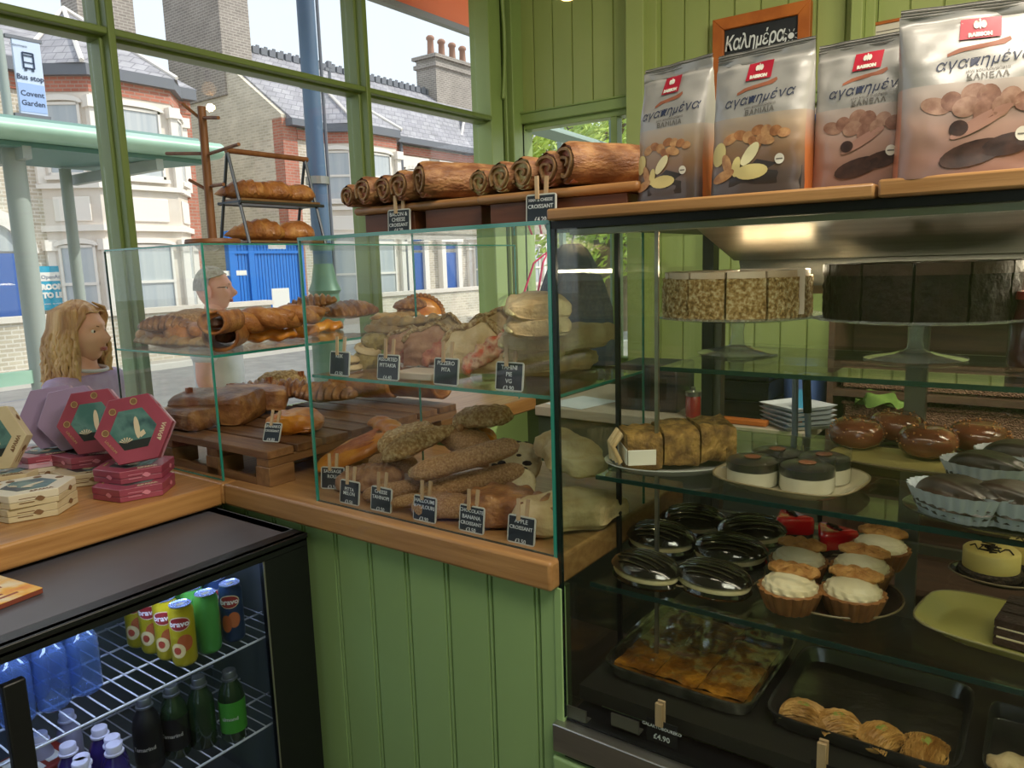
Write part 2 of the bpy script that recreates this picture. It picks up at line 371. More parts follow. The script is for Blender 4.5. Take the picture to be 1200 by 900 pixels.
wtx = max(v.co.x for v in tx.data.vertices)-min(v.co.x for v in tx.data.vertices); fx = (q2.x-q1.x)/wtx
for v in tx.data.vertices: v.co.x = (q1.x-cx0)+(v.co.x-(q1.x-cx0))*fx
sun_ = MB(); s0 = H(926, 41, 1, yb); sx, sz = s0.x-cx0, s0.z-Z0
sun_.prism([(sx+.013*math.cos(t*PI/6), -.033, sz+.013*math.sin(t*PI/6)) for t in range(12)], (0, .002, 0))
for k in range(8):
    t = k*PI/4+.3; sun_.tube([(sx+.019*math.cos(t), -.032, sz+.019*math.sin(t)), (sx+.030*math.cos(t), -.032, sz+.030*math.sin(t))], .0015, 5)
sun_.build('chalk_sun', chalk, bb_)
# framed notice
n0 = H(1018, 28, 1, YB-.03); n1 = H(1120, 8, 1, YB-.03)
fnot = T('framed_notice', 'thin-framed white notice with lines of small print behind the upright bags', 'notice', (n0.x, YB-.01, n0.z-.5))
MB().bb((0, -.018, .0), (.42, -.008, .5)).build('paper', M('notice_paper', '#d8d2c4', .7), fnot)
frame_parts(0, .42, 0, .5, .012, -.025, -.006, wood_o, fnot, bev=.001)
ln = MB(); random.seed(3)
for k in range(22): ln.bb((.03, -.0195, .46-k*.02), (.03+random.uniform(.25, .36), -.0185, .463-k*.02))
ln.build('printed_lines', M('print_grey', '#7c7870', .8), fnot)
# hanging lamp bulb
lp = H(665, 0, 1, 2.45)
lam = T('pendant_lamp', 'glowing pendant bulb with a glass collar hanging near the green boards', 'lamp', (lp.x, lp.y, lp.z))
MB().lathe([(.0, -.0), (.022, .003), (.034, .018), (.036, .034), (.026, .055), (.014, .07)], 20).build('bulb', M('lamp_glow', (1, .62, .25), .3, emit=2), lam, smooth=80)
MB().lathe([(.055, .008), (.062, .03), (.05, .055), (.02, .075)], 24, capb=False, capt=False).build('glass_collar', glass, lam, smooth=80)
MB().tube([(0, 0, .068), (0, 0, .12)], .016, 12).build('socket', dark, lam, smooth=60)
MB().tube([(0, 0, .12), (0, 0, ZC-lp.z)], .003, 6).build('cord', black, lam)
light('lamp_light', 'POINT', (lp.x, lp.y, lp.z-.06), 1.5, (1, .75, .45), .02)
# ================================================================ STREET
def Fz(px, py, X=-17.0): return H(px, py, 0, X)
brickA = brick_mat('stock_brick', '#ccc0ab', '#b8ab98', '#dad2c5', rough=.9)
brickG = brick_mat('gable_brick', '#ddd2bd', '#c6bba6', '#e0d8c8', rough=.9)
brickC = brick_mat('chimney_brick', '#9a9088', '#8b827b', '#b5ada2', rough=.9)
redb = brick_mat('red_brick_quoins', '#b06a58', '#c07a66', '#b08f80', rough=.9, bw=.22)
stone = M('cream_render', '#e2d8cc', .7, c2='#d6cabc', scale=1.5)
stone_w = M('white_render', '#ece5dc', .65)
slate = brick_mat('roof_slates', '#9c9aa0', '#acaaae', '#828087', bw=.3, rh=.2, ms=.012, stain=.25)
lead = M('lead_grey', '#6d7078', .6)
wglass = M('curtained_pane', '#a9b1b8', .15, c2='#c3c6c6', scale=1.2, stretch=(1, 5, .15), spec=.8)
blue_p = M('blue_door_paint', '#2358a8', .45)
blue_g = M('bright_blue_gate_paint', '#1f74cf', .5)

def sash(parent, P0, P1, z0, z1, n, arch=False):
    """sash window between plan points P0, P1; n outward normal"""
    P0 = Vector(P0); P1 = Vector(P1); d = (P1-P0); L_ = d.length; d.normalize(); n = Vector(n).normalized()
    X = Matrix(((d.x, n.x, 0, P0.x), (d.y, n.y, 0, P0.y), (0, 0, 1, 0), (0, 0, 0, 1)))
    fw = .055
    f = MB(); f.bb((0, .0, z0), (fw, .05, z1), X).bb((L_-fw, 0, z0), (L_, .05, z1), X).bb((0, 0, z0), (L_, .05, z0+fw), X).bb((0, 0, z1-fw), (L_, .05, z1), X).bb((0, .0, (z0+z1)/2-.03), (L_, .06, (z0+z1)/2+.03), X)
    f.bb((-.06, 0, z0-.09), (L_+.06, .12, z0-.01), X)
    if arch:
        pts = [(L_/2+(L_/2+.08)*math.cos(t), 0, z1-.02+.16*math.sin(t)) for t in [PI*k/8 for k in range(9)]]+[(L_/2+(L_/2-.0)*math.cos(t), 0, z1-.02+.05*math.sin(t)) for t in [PI*(8-k)/8 for k in range(9)]]
        f.prism(pts, (0, .09, 0), X)
    fo = f.build('window', stone_w, parent)
    MB().bb((fw, .012, z0+fw), (L_-fw, .02, z1-fw), X).build('window_pane', wglass, fo)
    return fo

def bay(house, y0, y1, zs, roof=True, xf=-17.0, d=.85, c=.75, apex=None):
    """canted two-storey bay; zs=(floor, g0, g1, cornice, u0, u1, top)"""
    zb, g0, g1, cz, u0, u1, zt = zs
    pl = [(xf, y0), (xf+d, y0+c), (xf+d, y1-c), (xf, y1)]
    w_ = MB(); w_.prism([(p[0], p[1], zb) for p in pl], (0, 0, zt-zb)); bo = w_.build('bay', stone, house)
    def band(z0, z1, e, m, nm):
        q = [(xf, y0-e), (xf+d+e, y0+c-e*.5), (xf+d+e, y1-c+e*.5), (xf, y1+e)]
        MB().prism([(p[0], p[1], z0) for p in q], (0, 0, z1-z0)).build(nm, m, bo)
    band(cz-.12, cz, .10, stone_w, 'cornice'); band(u0-.26, u0-.16, .10, stone_w, 'cornice')
    band(zt, zt+.30, .02, redb, 'brick_band'); band(zt+.30, zt+.52, .14, lead, 'gutter')
    for i in range(3):
        a, b = Vector((pl[i][0], pl[i][1], 0)), Vector((pl[i+1][0], pl[i+1][1], 0)); dd = b-a; L_ = dd.length; dd.normalize(); n = Vector((dd.y, -dd.x, 0))
        if i == 1: n = Vector((1, 0, 0))
        if n.x < 0: n = -n
        m_ = .20 if i != 1 else .28
        a2, b2 = a+dd*m_, b-dd*m_
        sash(house, a2, b2, g0, g1, n, True); sash(house, a2, b2, u0, u1, n, True)
        X = Matrix(((dd.x, n.x, 0, a2.x), (dd.y, n.y, 0, a2.y), (0, 0, 1, 0), (0, 0, 0, 1)))
        MB().bb((0, 0, cz+.08), ((b2-a2).length, .04, u0-.42), X).build('bay_panel', stone_w, house, bevel=.02)
    for p in pl:   # columns with capitals
        for z0, z1 in ((zb, g1), (u0-.16, u1)):
            MB().box((p[0]+.02, p[1], (z0+z1)/2), (.16, .16, z1-z0)).box((p[0]+.03, p[1], z1), (.26, .26, .22)).build('bay_column', stone_w, house)
    if roof:
        e = .14; zt2 = zt+.52; ap = apex or (xf-1.6, (y0+y1)/2, zt2+1.75)
        q = [(xf-.1, y0-e), (xf+d+e, y0+c-e), (xf+d+e, y1-c+e), (xf-.1, y1+e)]
        vs = [(p[0], p[1], zt2) for p in q]+[ap]; MB().add(vs, [(0, 1, 4), (1, 2, 4), (2, 3, 4), (0, 4, 3), (3, 2, 1, 0)]).build('bay_roof', slate, house)
        for p in q: MB().tube([(p[0], p[1], zt2+.03), (ap[0], ap[1], ap[2]+.03)], .05, 5).build('hip_ridge', stone_w, house)
    return bo

zG = -.2
gnd = (zG, .55, 2.15, 2.55, 3.55, 4.98, 5.18)
# ---- house A
yA0, yA1 = Fz(225-400, 200).y, Fz(228, 200).y
hA = T('terraced_house', 'brick house with a cream two-storey bay and blue arched door, left of the open gap', 'house', (-17, yA1, zG))
def loc(o, root): o.matrix_parent_inverse = root.matrix_basis.inverted()
class HouseCtx:
    pass
def relocate(root):
    bpy.context.view_layer.update()
    for ch in root.children: ch.matrix_parent_inverse = Matrix.Translation(root.location).inverted()
eave, ridge = 5.75, H(200, 67, 0, -20.5).z
MB().bb((-24, 1.5, zG), (-17, yA1, eave)).build('brick_wall', brickA, hA)
rf = MB(); rf.add([(-16.75, 1.5, eave), (-16.75, yA1+.1, eave), (-20.5, yA1+.1, ridge), (-20.5, 1.5, ridge), (-24.2, 1.5, eave), (-24.2, yA1+.1, eave)], [(0, 1, 2, 3), (3, 2, 5, 4), (0, 3, 4), (1, 5, 2), (0, 4, 5, 1)])
rf.build('roof', slate, hA)
rd = MB()
for k in range(34): rd.box((-20.5, 2+k*.28, ridge+.06), (.2, .22, .16))
rd.build('ridge_tiles', lead, hA)
MB().bb((-17, 1.5, 5.2), (-16.93, yA1, 5.5)).build('brick_band', redb, hA)
MB().bb((-17, 1.5, eave-.25), (-16.72, yA1+.05, eave)).build('gutter', lead, hA)
b0, b1 = Fz(52, 250).y, Fz(222, 250).y
bay(hA, b0, b1, gnd)
MB().bb((-17, yA1-.35, zG), (-16.95, yA1, 5.2)).build('corner_quoins', redb, hA)
# arched blue door
dy1 = Fz(30, 350).y; dy0 = dy1-1.15
MB().bb((-17.0, dy0, zG), (-16.96, dy1, 2.0)).build('door', blue_p, hA)
ar = [(-16.98, (dy0+dy1)/2+(.58+.30)*math.cos(t), 2.0+(.58+.30)*math.sin(t)) for t in [PI*k/12 for k in range(13)]]+[(-16.98, (dy0+dy1)/2+.6*math.cos(t), 2.0+.6*math.sin(t)) for t in [PI*(12-k)/12 for k in range(13)]]
MB().prism(ar, (.12, 0, 0)).build('door_arch', stone_w, hA)
MB().prism([(-16.97, (dy0+dy1)/2+.58*math.cos(t), 2.04+.56*math.sin(t)) for t in [PI*k/12 for k in range(13)]], (.02, 0, 0)).build('fanlight', wglass, hA)
MB().bb((-17, dy1, zG), (-16.85, dy1+.2, 2.0)).bb((-17, dy0-.2, zG), (-16.85, dy0, 2.0)).build('door_jamb', stone_w, hA)
for px, zz in ((88, 3.0),):
    pass
def chimney(parent, x0, x1, y0, y1, z0, z1, pots=4, m=brickC):
    b = MB().bb((x0, y0, z0), (x1, y1, z1)).bb((x0-.08, y0-.08, z1-.45), (x1+.08, y1+.08, z1-.3)).bb((x0-.12, y0-.12, z1-.12), (x1+.12, y1+.12, z1))
    c_ = b.build('chimney', m, parent)
    along_y = (y1-y0) > (x1-x0)
    for k in range(pots):
        t = (k+.5)/pots; xx = (x0+x1)/2 if along_y else x0+(x1-x0)*t; yy = y0+(y1-y0)*t if along_y else (y0+y1)/2
        MB().lathe([(.15, z1), (.13, z1+.3), (.12, z1+.62), (.16, z1+.66), (.16, z1+.74), (.1, z1+.8)], 10, Matrix.Translation((xx, yy, 0))).build('chimney_pot', M('terracotta_pot', '#a8806c', .8), c_, smooth=50)
c1a, c1b = H(90, 5, 0, -20.5), H(158, 5, 0, -20.5)
c1a, c1b = H(90, 5, 0, -20.1), H(156, 5, 0, -20.1)
chimney(hA, -20.9, -20.1, c1a.y, c1b.y, 7.4, c1a.z+2.2)
relocate(hA)
# ---- house B with the big brick gable facing us
yB0 = Fz(331, 160).y
hB = T('terraced_house', 'long brick house row with a bare brick gable wall and slate roof, by the gap', 'house', (-17, yB0, zG))
# gable wall: front eave corner, ridge
zg = 5.6; xr = -20.3; rgz = H(300, 64, 0, -20.3).z
gpts = [(-17, yB0, zG), (-17, yB0, zg), (xr, yB0, rgz), (-26, yB0, zg), (-26, yB0, zG)]
MB().prism(gpts, (0, .4, 0)).build('gable_wall', brickG, hB)
MB().bb((-26, yB0+.4, zG), (-17, 39, zg)).build('brick_wall', brickA, hB)
MB().add([(-16.7, yB0+.15, zg-.15), (-16.7, 39, zg-.15), (xr, 39, rgz+.05), (xr, yB0+.15, rgz+.05), (-26.3, yB0+.15, zg-.1), (-26.3, 39, zg-.1)], [(0, 1, 2, 3), (3, 2, 5, 4), (0, 3, 4), (1, 5, 2), (0, 4, 5, 1)]).build('roof', slate, hB)
rd = MB()
for k in range(80): rd.box((xr, yB0+.3+k*.3, rgz+.12), (.16, .22, .2)).box((xr, yB0+.42+k*.3, rgz+.22), (.05, .1, .14))
rd.build('ridge_tiles', lead, hB)
MB().bb((-17.0, yB0-.02, zG), (-16.96, yB0+.45, zg-.1)).bb((-17.35, yB0-.03, zG), (-17.0, yB0, zg-.1)).build('corner_quoins', redb, hB)
MB().bb((-17, yB0+.45, 5.0), (-16.93, 39, 5.25)).build('brick_band', redb, hB)
MB().bb((-17, yB0+.1, zg-.3), (-16.68, 39, zg-.12)).build('gutter', lead, hB)
gB = (zG, .55, 2.15, 2.5, 3.4, 4.75, 4.95)
bay(hB, Fz(372, 200).y, Fz(462, 200).y, gB, apex=(-18.6, (Fz(372, 200).y+Fz(462, 200).y)/2, 7.15))
bay(hB, Fz(545, 200).y, Fz(625, 200).y, gB, apex=(-18.6, (Fz(545, 200).y+Fz(625, 200).y)/2, 7.15))
for pa in (387, 567):
    ap = H(pa, 100 if pa == 387 else 128, 0, -18.6)
    MB().tube([ap, ap+Vector((0, 0, .5))], .05, 6).box(ap+Vector((0, 0, .45)), (.08, .34, .09)).box(ap+Vector((0, 0, .6)), (.1, .14, .2)).build('roof_finial', lead, hB)
sa = Fz(474, 190); sb = Fz(496, 190)
sash(hB, (-16.99, sa.y, 0), (-16.99, sb.y, 0), 3.4, 4.55, (1, 0, 0), True)
for a_, b_ in ((463, 500), (512, 540)):
    MB().bb((-17, Fz(a_, 180).y, 4.6), (-16.9, Fz(b_, 180).y, 4.95)).build('lintel', stone_w, hB)
MB().tube([(-16.85, Fz(462, 180).y+.15, 5.3), (-16.85, Fz(462, 180).y+.15, -.1)], .06, 8).build('drainpipe', lead, hB)
for a_, b_ in ((479, 494), (519, 533)):
    y0, y1 = Fz(a_, 330).y, Fz(b_, 330).y
    MB().bb((-17, y0, zG), (-16.9, y1, 1.95)).build('door', blue_p, hB)
    MB().bb((-17, y0-.2, zG), (-16.8, y0, 2.5)).bb((-17, y1, zG), (-16.8, y1+.2, 2.5)).bb((-17, y0-.25, 2.3), (-16.75, y1+.25, 2.55)).build('door_frame', stone_w, hB)
for a_, b_ in ((562, 580),):
    y0, y1 = Fz(a_, 330).y, Fz(b_, 330).y
cA, cB = H(195, 40, 0, xr), H(258, 40, 0, xr)
# big chimney on the gable end
bx0, bx1 = H(196, 40, 1, yB0).x, H(261, 40, 1, yB0).x; zt0 = H(235, -6, 1, yB0).z
MB().bb((bx0, yB0-.06, 6.4), (bx1, yB0+.9, zt0+1.2)).bb((bx0-.12, yB0-.12, zt0+.5), (bx1+.12, yB0+1.0, zt0+.8)).build('chimney', brickC, hB)
cC, cD = H(500, 100, 0, xr), H(549, 100, 0, xr)
zt_ = H(520, 72, 0, xr).z
chimney(hB, xr-.5, xr+.5, cC.y, cD.y, rgz-.6, zt_, pots=4)
relocate(hB)
# blue gates in the gap, low garden walls
bg_ = T('blue_gate', 'bright blue boarded gates closing the gap between the houses', 'gate', (-16.6, Fz(300, 350).y, zG))
y0, y1 = Fz(262, 330).y, Fz(343, 330).y; oy = Fz(300, 350).y
n_ = 22
for k in range(n_):
    yy = y0+(y1-y0)*k/n_-oy
    MB().bb((-.05, yy+.01, .1), (0, yy+(y1-y0)/n_-.01, 2.15)).build('board', blue_g, bg_)
MB().bb((-.1, y0-oy, 2.15), (.04, y1-oy, 2.3)).bb((-.1, y0-oy, 1.3), (-.05, y1-oy, 1.45)).build('rail', blue_g, bg_)
for yy in (y0-oy, (y0+y1)/2-oy-.5, y1-oy): MB().bb((-.12, yy-.08, 0), (.05, yy+.08, 2.7)).build('post', blue_g, bg_)
MB().bb((0, .2, .7), (.01, .75, 1.25)).build('notice', white, bg_)
MB().bb((0, -1.2, 1.62), (.01, -.5, 1.74)).build('sign_strip', white, bg_)
gw = T('garden_wall', 'low brick garden wall in front of the bayed house', 'wall', (-14.6, 7, zG))
MB().bb((-.12, -6, 0), (.12, yA1-7, .95)).build('brickwork', brickA, gw)
MB().bb((-.17, -6.05, .95), (.17, yA1-7+.05, 1.05)).build('coping', stone, gw)
gw2 = T('garden_wall', 'low brick garden wall in front of the long house row', 'wall', (-14.6, yB0, zG))
MB().bb((-.12, .3, 0), (.12, 22, .95)).build('brickwork', brickG, gw2)
MB().bb((-.17, .25, .95), (.17, 22.05, 1.05)).build('coping', stone, gw2)
# rooms-to-let board
r0, r1 = H(46, 312, 0, -16.85), H(79, 362, 0, -16.85)
rt = T('letting_board', 'turquoise and white ROOMS TO LET board on the brick house front', 'sign', (-16.93, (r0.y+r1.y)/2, r1.z))
hw = (r1.y-r0.y)/2+.12; hh = r0.z-r1.z
MB().bb((0, -hw, 0), (.04, hw, hh)).build('panel', M('turquoise_board', '#1f9fc0', .5), rt)
MB().bb((.04, -hw, hh*.66), (.045, hw, hh*.86)).build('white_strip', white, rt)
text('OpenAccts', .11, M('board_grey_print', '#5b6c8c', .7), rt, FX((.05, .05, hh*.75)))
text('ROOMS', .145, white, rt, FX((.05, .03, hh*.52)), bold=.012)
text('TO LET', .145, white, rt, FX((.05, .03, hh*.33)), bold=.012)
text('www. to rent here', .06, white, rt, FX((.05, .03, hh*.14)))
# ---- bus shelter
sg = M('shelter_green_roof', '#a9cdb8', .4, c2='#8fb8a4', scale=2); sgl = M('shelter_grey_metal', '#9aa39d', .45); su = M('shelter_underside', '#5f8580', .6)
e0 = H(0, 137, 0, -6); e1 = H(255, 170, 0, -6); zt = 2.62
sh = T('bus_shelter', 'pale green roofed bus shelter with grey posts on the pavement outside', 'bus shelter', (-6, e1.y, zG)); o = Vector((-6, e1.y, zG))
def shl(mb, nm, m, **kw): mb.v = [v-o for v in mb.v]; return mb.build(nm, m, sh, **kw)
prof = [(-6.0+.10*math.cos(t), zt-.095+.065*math.sin(t)) for t in [-PI/2+PI*k/10 for k in range(11)]]
b = MB(); b.prism([(p[0], -1, p[1]) for p in prof]+[(-6.25, -1, zt-.03), (-6.25, -1, zt-.16)], (0, e1.y+1, 0)); shl(b, 'roof_edge', sg, smooth=60)
b = MB(); b.add([(-6.2, -1, zt+.03), (-6.2, e1.y-.05, zt+.03), (-7.7, e1.y-.05, zt+.0), (-7.7, -1, zt+.0), (-6.1, -1, zt-.2), (-6.1, e1.y-.05, zt-.2), (-7.7, e1.y-.05, zt-.12), (-7.7, -1, zt-.12)], [(0, 1, 2, 3), (7, 6, 5, 4), (1, 5, 6, 2), (0, 3, 7, 4), (3, 2, 6, 7), (0, 4, 5, 1)]); shl(b, 'roof_panel', su)
for yy in (1.6, 2.55, 3.55): shl(MB().bb((-7.6, yy-.03, zt-.28), (-6.1, yy+.03, zt-.19)), 'roof_beam', sgl)
py_ = H(37, 350, 0, -6.3).y
for (xx, yy, r_) in ((-6.3, py_, .075), (-7.5, py_+.9, .05)):
    shl(MB().tube([(xx, yy, zG), (xx, yy, zt-.15)], r_, 16), 'post', sgl, smooth=60)
shl(MB().bb((-6.33, -1, .70), (-6.27, py_, .80)), 'rail', sg)
shl(MB().bb((-6.31, -1, .82), (-6.30, py_-.1, 2.2)), 'side_glass', glass)
shl(MB().bb((-7.6, 0, .4), (-7.58, py_+.85, 2.2)), 'back_glass', glass)
# bus stop flag
p0, p1 = H(12, 42, 0, -7.9), H(56, 137, 0, -7.9)
bs = T('bus_stop_sign', 'pale blue bus stop flag on a grey pole above the shelter roof', 'sign', (-7.9, p0.y-.1, zG)); oy = p0.y-.1
zz0, zz1 = p1.z-zG, p0.z-zG-.02; wd = p1.y-p0.y
MB().tube([(0, 0, 0), (0, 0, zz1+.05)], .04, 12).build('pole', sgl, bs, smooth=60)
MB().bb((-.015, .10, zz0), (.015, .10+wd, zz1)).build('flag', M('flag_pale', '#c6d4ea', .5), bs, bevel=.004)
MB().bb((.015, .105, zz0+.02), (.018, .095+wd, zz0+(zz1-zz0)*.42)).build('flag_lower_panel', M('flag_blue', '#9db6e2', .5), bs)
MB().bb((-.02, .05, zz1-.0), (.02, .12+wd, zz1+.03)).bb((-.02, .05, zz0-.03), (.02, .12+wd, zz0)).build('bracket', lead, bs)
navy = M('navy_print', '#33405c', .6); yc = .1+wd/2; hz = zz1-zz0
text('Bus stop', .067, navy, bs, FX((.02, yc, zz0+hz*.50)), bold=.001)
text('Covent', .067, navy, bs, FX((.02, yc, zz0+hz*.28)), bold=.001)
text('Garden', .067, navy, bs, FX((.02, yc, zz0+hz*.15)), bold=.001)
text('Cityconnect', .03, navy, bs, FX((.02, yc-.07, zz0+hz*.92)))
bi = MB(); by, bz = yc, zz0+hz*.72
frm = [(by-.045, bz-.06), (by+.045, bz-.06), (by+.045, bz+.075), (by-.045, bz+.075)]
for i in range(4):
    a_, b_ = frm[i], frm[(i+1) % 4]; bi.tube([(.02, a_[0], a_[1]), (.02, b_[0], b_[1])], .007, 5)
bi.tube([(.02, by-.045, bz-.01), (.02, by+.045, bz-.01)], .005, 5).tube([(.02, by-.045, bz+.05), (.02, by+.045, bz+.05)], .005, 5)
bi.bb((.015, by-.04, bz-.085), (.022, by-.02, bz-.06)).bb((.015, by+.02, bz-.085), (.022, by+.04, bz-.06))
bi.build('bus_symbol', navy, bs)
# ---- lamp post
ll = H(378, 300, 0, -6.6); lpst = T('lamp_post', 'tall dark blue-grey lamp post with a moulded base on the pavement', 'lamp post', (-6.6, ll.y, zG))
lpm = M('lamp_post_paint', '#3b5168', .45, c2='#47607a', scale=3, stretch=(1, 1, .3)); lpb = M('lamp_post_base_green', '#53705c', .4, metal=.2)
MB().lathe([(.105, 1.75), (.095, 3.0), (.09, 7.5)], 18).build('shaft', lpm, lpst, smooth=60)
MB().lathe([(.24, 0), (.24, .12), (.19, .2), (.18, 1.1), (.21, 1.15), (.21, 1.22), (.16, 1.3), (.15, 1.42), (.18, 1.46), (.14, 1.55), (.105, 1.75)], 20).build('base', lpb, lpst, smooth=40)
MB().tube([(.02, .14, .9), (.02, .14, 5.2)], .018, 6).build('conduit', lead, lpst)
MB().lathe([(.125, 2.6), (.125, 2.68)], 16).lathe([(.12, 3.6), (.12, 3.66)], 16).build('band', steel_d, lpst)
# orange fascia board of the shop awning
w0 = H(571, 41, 0, -3.15)
aw = T('awning', 'orange awning valance fixed outside above the shop window', 'awning', (-3.1, 2.0, w0.z))
for k in range(5):
    MB().bb((-.08, -4+k*1.3+.004, 0), (-.05, -4+(k+1)*1.3-.004, .26)).build('valance_panel', M('orange_awning', '#f07a3c', .6), aw)
MB().bb((-.085, -4, -.035), (-.04, 2.55, 0)).build('trim_strip', M('awning_underside_grey', '#8b8f8c', .6), aw)
MB().add([(-.05, -4, .26), (-.05, 2.55, .26), (.46, 2.55, .5), (.46, -4, .5), (-.05, -4, .25), (-.05, 2.55, .25), (.46, 2.55, .49), (.46, -4, .49)], [(0, 1, 2, 3), (7, 6, 5, 4), (0, 4, 5, 1)]).build('canopy', M('orange_awning', '#d9622a'), aw)
# ---- glazed porch frame beyond the back window
b0 = H(614, 146, 1, YB+.3); b1 = H(716, 176, 2, b0.z)
pf = T('porch_frame', 'grey-green timber frame standing beyond the back window', 'frame', (b0.x, b0.y, zG))
pfm = M('grey_green_timber', '#7d9483', .5)
MB().tube([(0, 0, b0.z-zG), (b1.x-b0.x, b1.y-b0.y, b0.z-zG)], .045, 4).build('beam', pfm, pf)
for px in (657, 718): 
    q = H(px, 165, 1, b0.y+1.2); MB().bb((q.x-b0.x-.02, 1.18, 0), (q.x-b0.x+.02, 1.22, 3.4)).build('post', pfm, pf)
# trees in the side street
def tree(x, y, h, r_, label, seed, lm):
    t = T('leafy_tree', label, 'tree', (x, y, zG), group=None)
    rr = random.Random(seed)
    br = MB(); br.tube([(0, 0, 0), (.1, .05, h*.35), (0, .1, h*.6)], [.22, .17, .1], 10)
    for k in range(9):
        a = k*2.4; z0 = h*(.3+.04*k); br.tube([(.05, .05, z0), (r_*.4*math.cos(a), r_*.4*math.sin(a), z0+h*.15), (r_*.75*math.cos(a), r_*.75*math.sin(a), z0+h*.25)], [.07, .05, .02], 6)
    br.build('trunk', M('bark', '#6e6049', .9), t, smooth=60)
    lf = MB()
    for k in range(7000):
        while True:
            p = Vector((rr.uniform(-1, 1), rr.uniform(-1, 1), rr.uniform(-1, 1)))
            if p.length < 1 and nz(p, 2.3, seed) > -.12: break
        c_ = Vector((p.x*r_, p.y*r_, h*.62+p.z*h*.42)); n = Vector((rr.uniform(-1, 1), rr.uniform(-1, 1), rr.uniform(.1, 1))).normalized(); a = n.orthogonal().normalized(); b_ = n.cross(a); s_ = rr.uniform(.045, .085)
        lf.add([c_-a*s_, c_+b_*s_*.5, c_+a*s_+n*.02, c_-b_*s_*.5], [(0, 1, 2, 3)])
    o_ = lf.build('foliage', lm, t); tag(o_, kind='stuff'); return t
leafm = M('bright_leaves', '#c6d65c', .55, c2='#9dbb45', scale=2)
tree(-5.95, 10.6, 5.4, 1.75, 'bright yellow-green tree showing large in the back window, left one', 5, leafm)
tree(-8.7, 16.5, 6.5, 2.3, 'bright green tree in the back window, behind the right posts', 9, leafm)
# ================================================================ COUNTERS
YF = 1.206                       # plane of the display glass
XC0, XC1 = -1.86, -.772
worktop = T('worktop', 'oak worktop under the glass case on the green boarded counter', 'worktop', (XC0, YF, CT))
MB().bb((0, -.032, -.062), (XC1-XC0, .62, 0)).build('top_board', oak, worktop, bevel=.008, seg=3)
worktop2 = T('worktop', 'oak window worktop carrying the hexagonal boxes, above the black fridge', 'worktop', (XC0, .4, CT))
MB().bb((-.713, -1.2, -.062), (-.003, .772, 0)).bb((-.713, .772, -.062), (-.003, 2.35, -.001)).build('top_board', oak_y, worktop2, bevel=.008, seg=3)
cb = T('counter_base', 'green tongue-and-groove boarded counter front under the glass case', 'counter', (XC0, YF, 0))
seams = [H(p, 675, 1, YF+.01).x for p in (401, 441, 483, 530, 581, 634)]
sw = (seams[-1]-seams[0])/5
xs = [seams[0]-sw*4, seams[0]-sw*3, seams[0]-sw*2, seams[0]-sw]+[seams[0]+sw*k for k in range(6)]+[XC1+.005]
for a, c in zip(xs[:-1], xs[1:]):
    m = MB(); a -= XC0; c -= XC0
    m.prism([(a+.002, .014, 0), (a+.004, .0, 0), (c-.0135, .0, 0), (c-.0115, .014, 0)], (0, 0, .838))
    m.prism([(c-.0095, .014, 0), (c-.0085, .001, 0), (c-.0035, .001, 0), (c-.0025, .014, 0)], (0, 0, .838))
    m.build('board', green_c, cb)
MB().bb((xs[0]-XC0, .013, 0), (XC1-XC0+.005, .03, .838)).build('backing', M('seam_dark', '#2d3a1c', .8), cb)
MB().bb((XC1-XC0-.014, -.004, 0), (XC1-XC0+.006, .014, .838)).build('end_batten', green_c, cb, bevel=.003)
cb2 = T('counter_base', 'green painted counter under the window worktop behind the fridge', 'counter', (-2.5, .4, 0))
MB().bb((0, -1.2, 0), (.50, 1.6, .838)).build('carcass', green_c, cb2)
# staff-side shelves under the case end (dark)
# ================================================================ GLASS CASES
def pane(par, a, b, m=None, nm='glass_pane'):
    return MB().bb(a, b).build(nm, m or glass, par)
def edge(par, a, b, m=None):
    return MB().bb(a, b).build('glass_edge', m or glass_edge, par)
XA, XB = -1.500, -.779; D2 = .40; SZ = H(510, 453, 1, YF).z
gc = T('glass_case', 'tall glass display case with green edges on the oak worktop beside the cake cabinet', 'display case', (XA, YF, CT))
h_ = CTOP-CT; W2 = XB-XA; t_ = .005; s_ = SZ-CT
pane(gc, (0, 0, 0), (W2, t_, h_)); pane(gc, (0, t_, 0), (t_, D2, h_)); pane(gc, (W2-t_, t_, 0), (W2, D2, h_))
pane(gc, (0, 0, h_), (W2, D2, h_+.006), nm='glass_top'); pane(gc, (t_+.002, .012, s_-.006), (W2-t_-.002, D2-.01, s_), nm='glass_shelf')
E2 = .0045
edge(gc, (-.0015, -.0015, 0), (E2, E2, h_)); edge(gc, (-.0015, -.002, h_-.001), (W2+.002, E2, h_+.007)); edge(gc, (W2-E2, -.002, 0), (W2+.003, E2, h_))
edge(gc, (.006, .008, s_-.007), (W2-.006, .0125, s_+.0005)); edge(gc, (W2-E2-.003, .012, s_-.006), (W2-.003, D2, s_)); edge(gc, (W2-E2, D2-.004, 0), (W2, D2, h_)); edge(gc, (0, D2-.004, 0), (E2, D2, h_)); edge(gc, (0, D2-.004, h_), (W2, D2, h_+.006))
edge(gc, (.002, -.001, -.0), (W2, .003, .003), glass_edge_d)
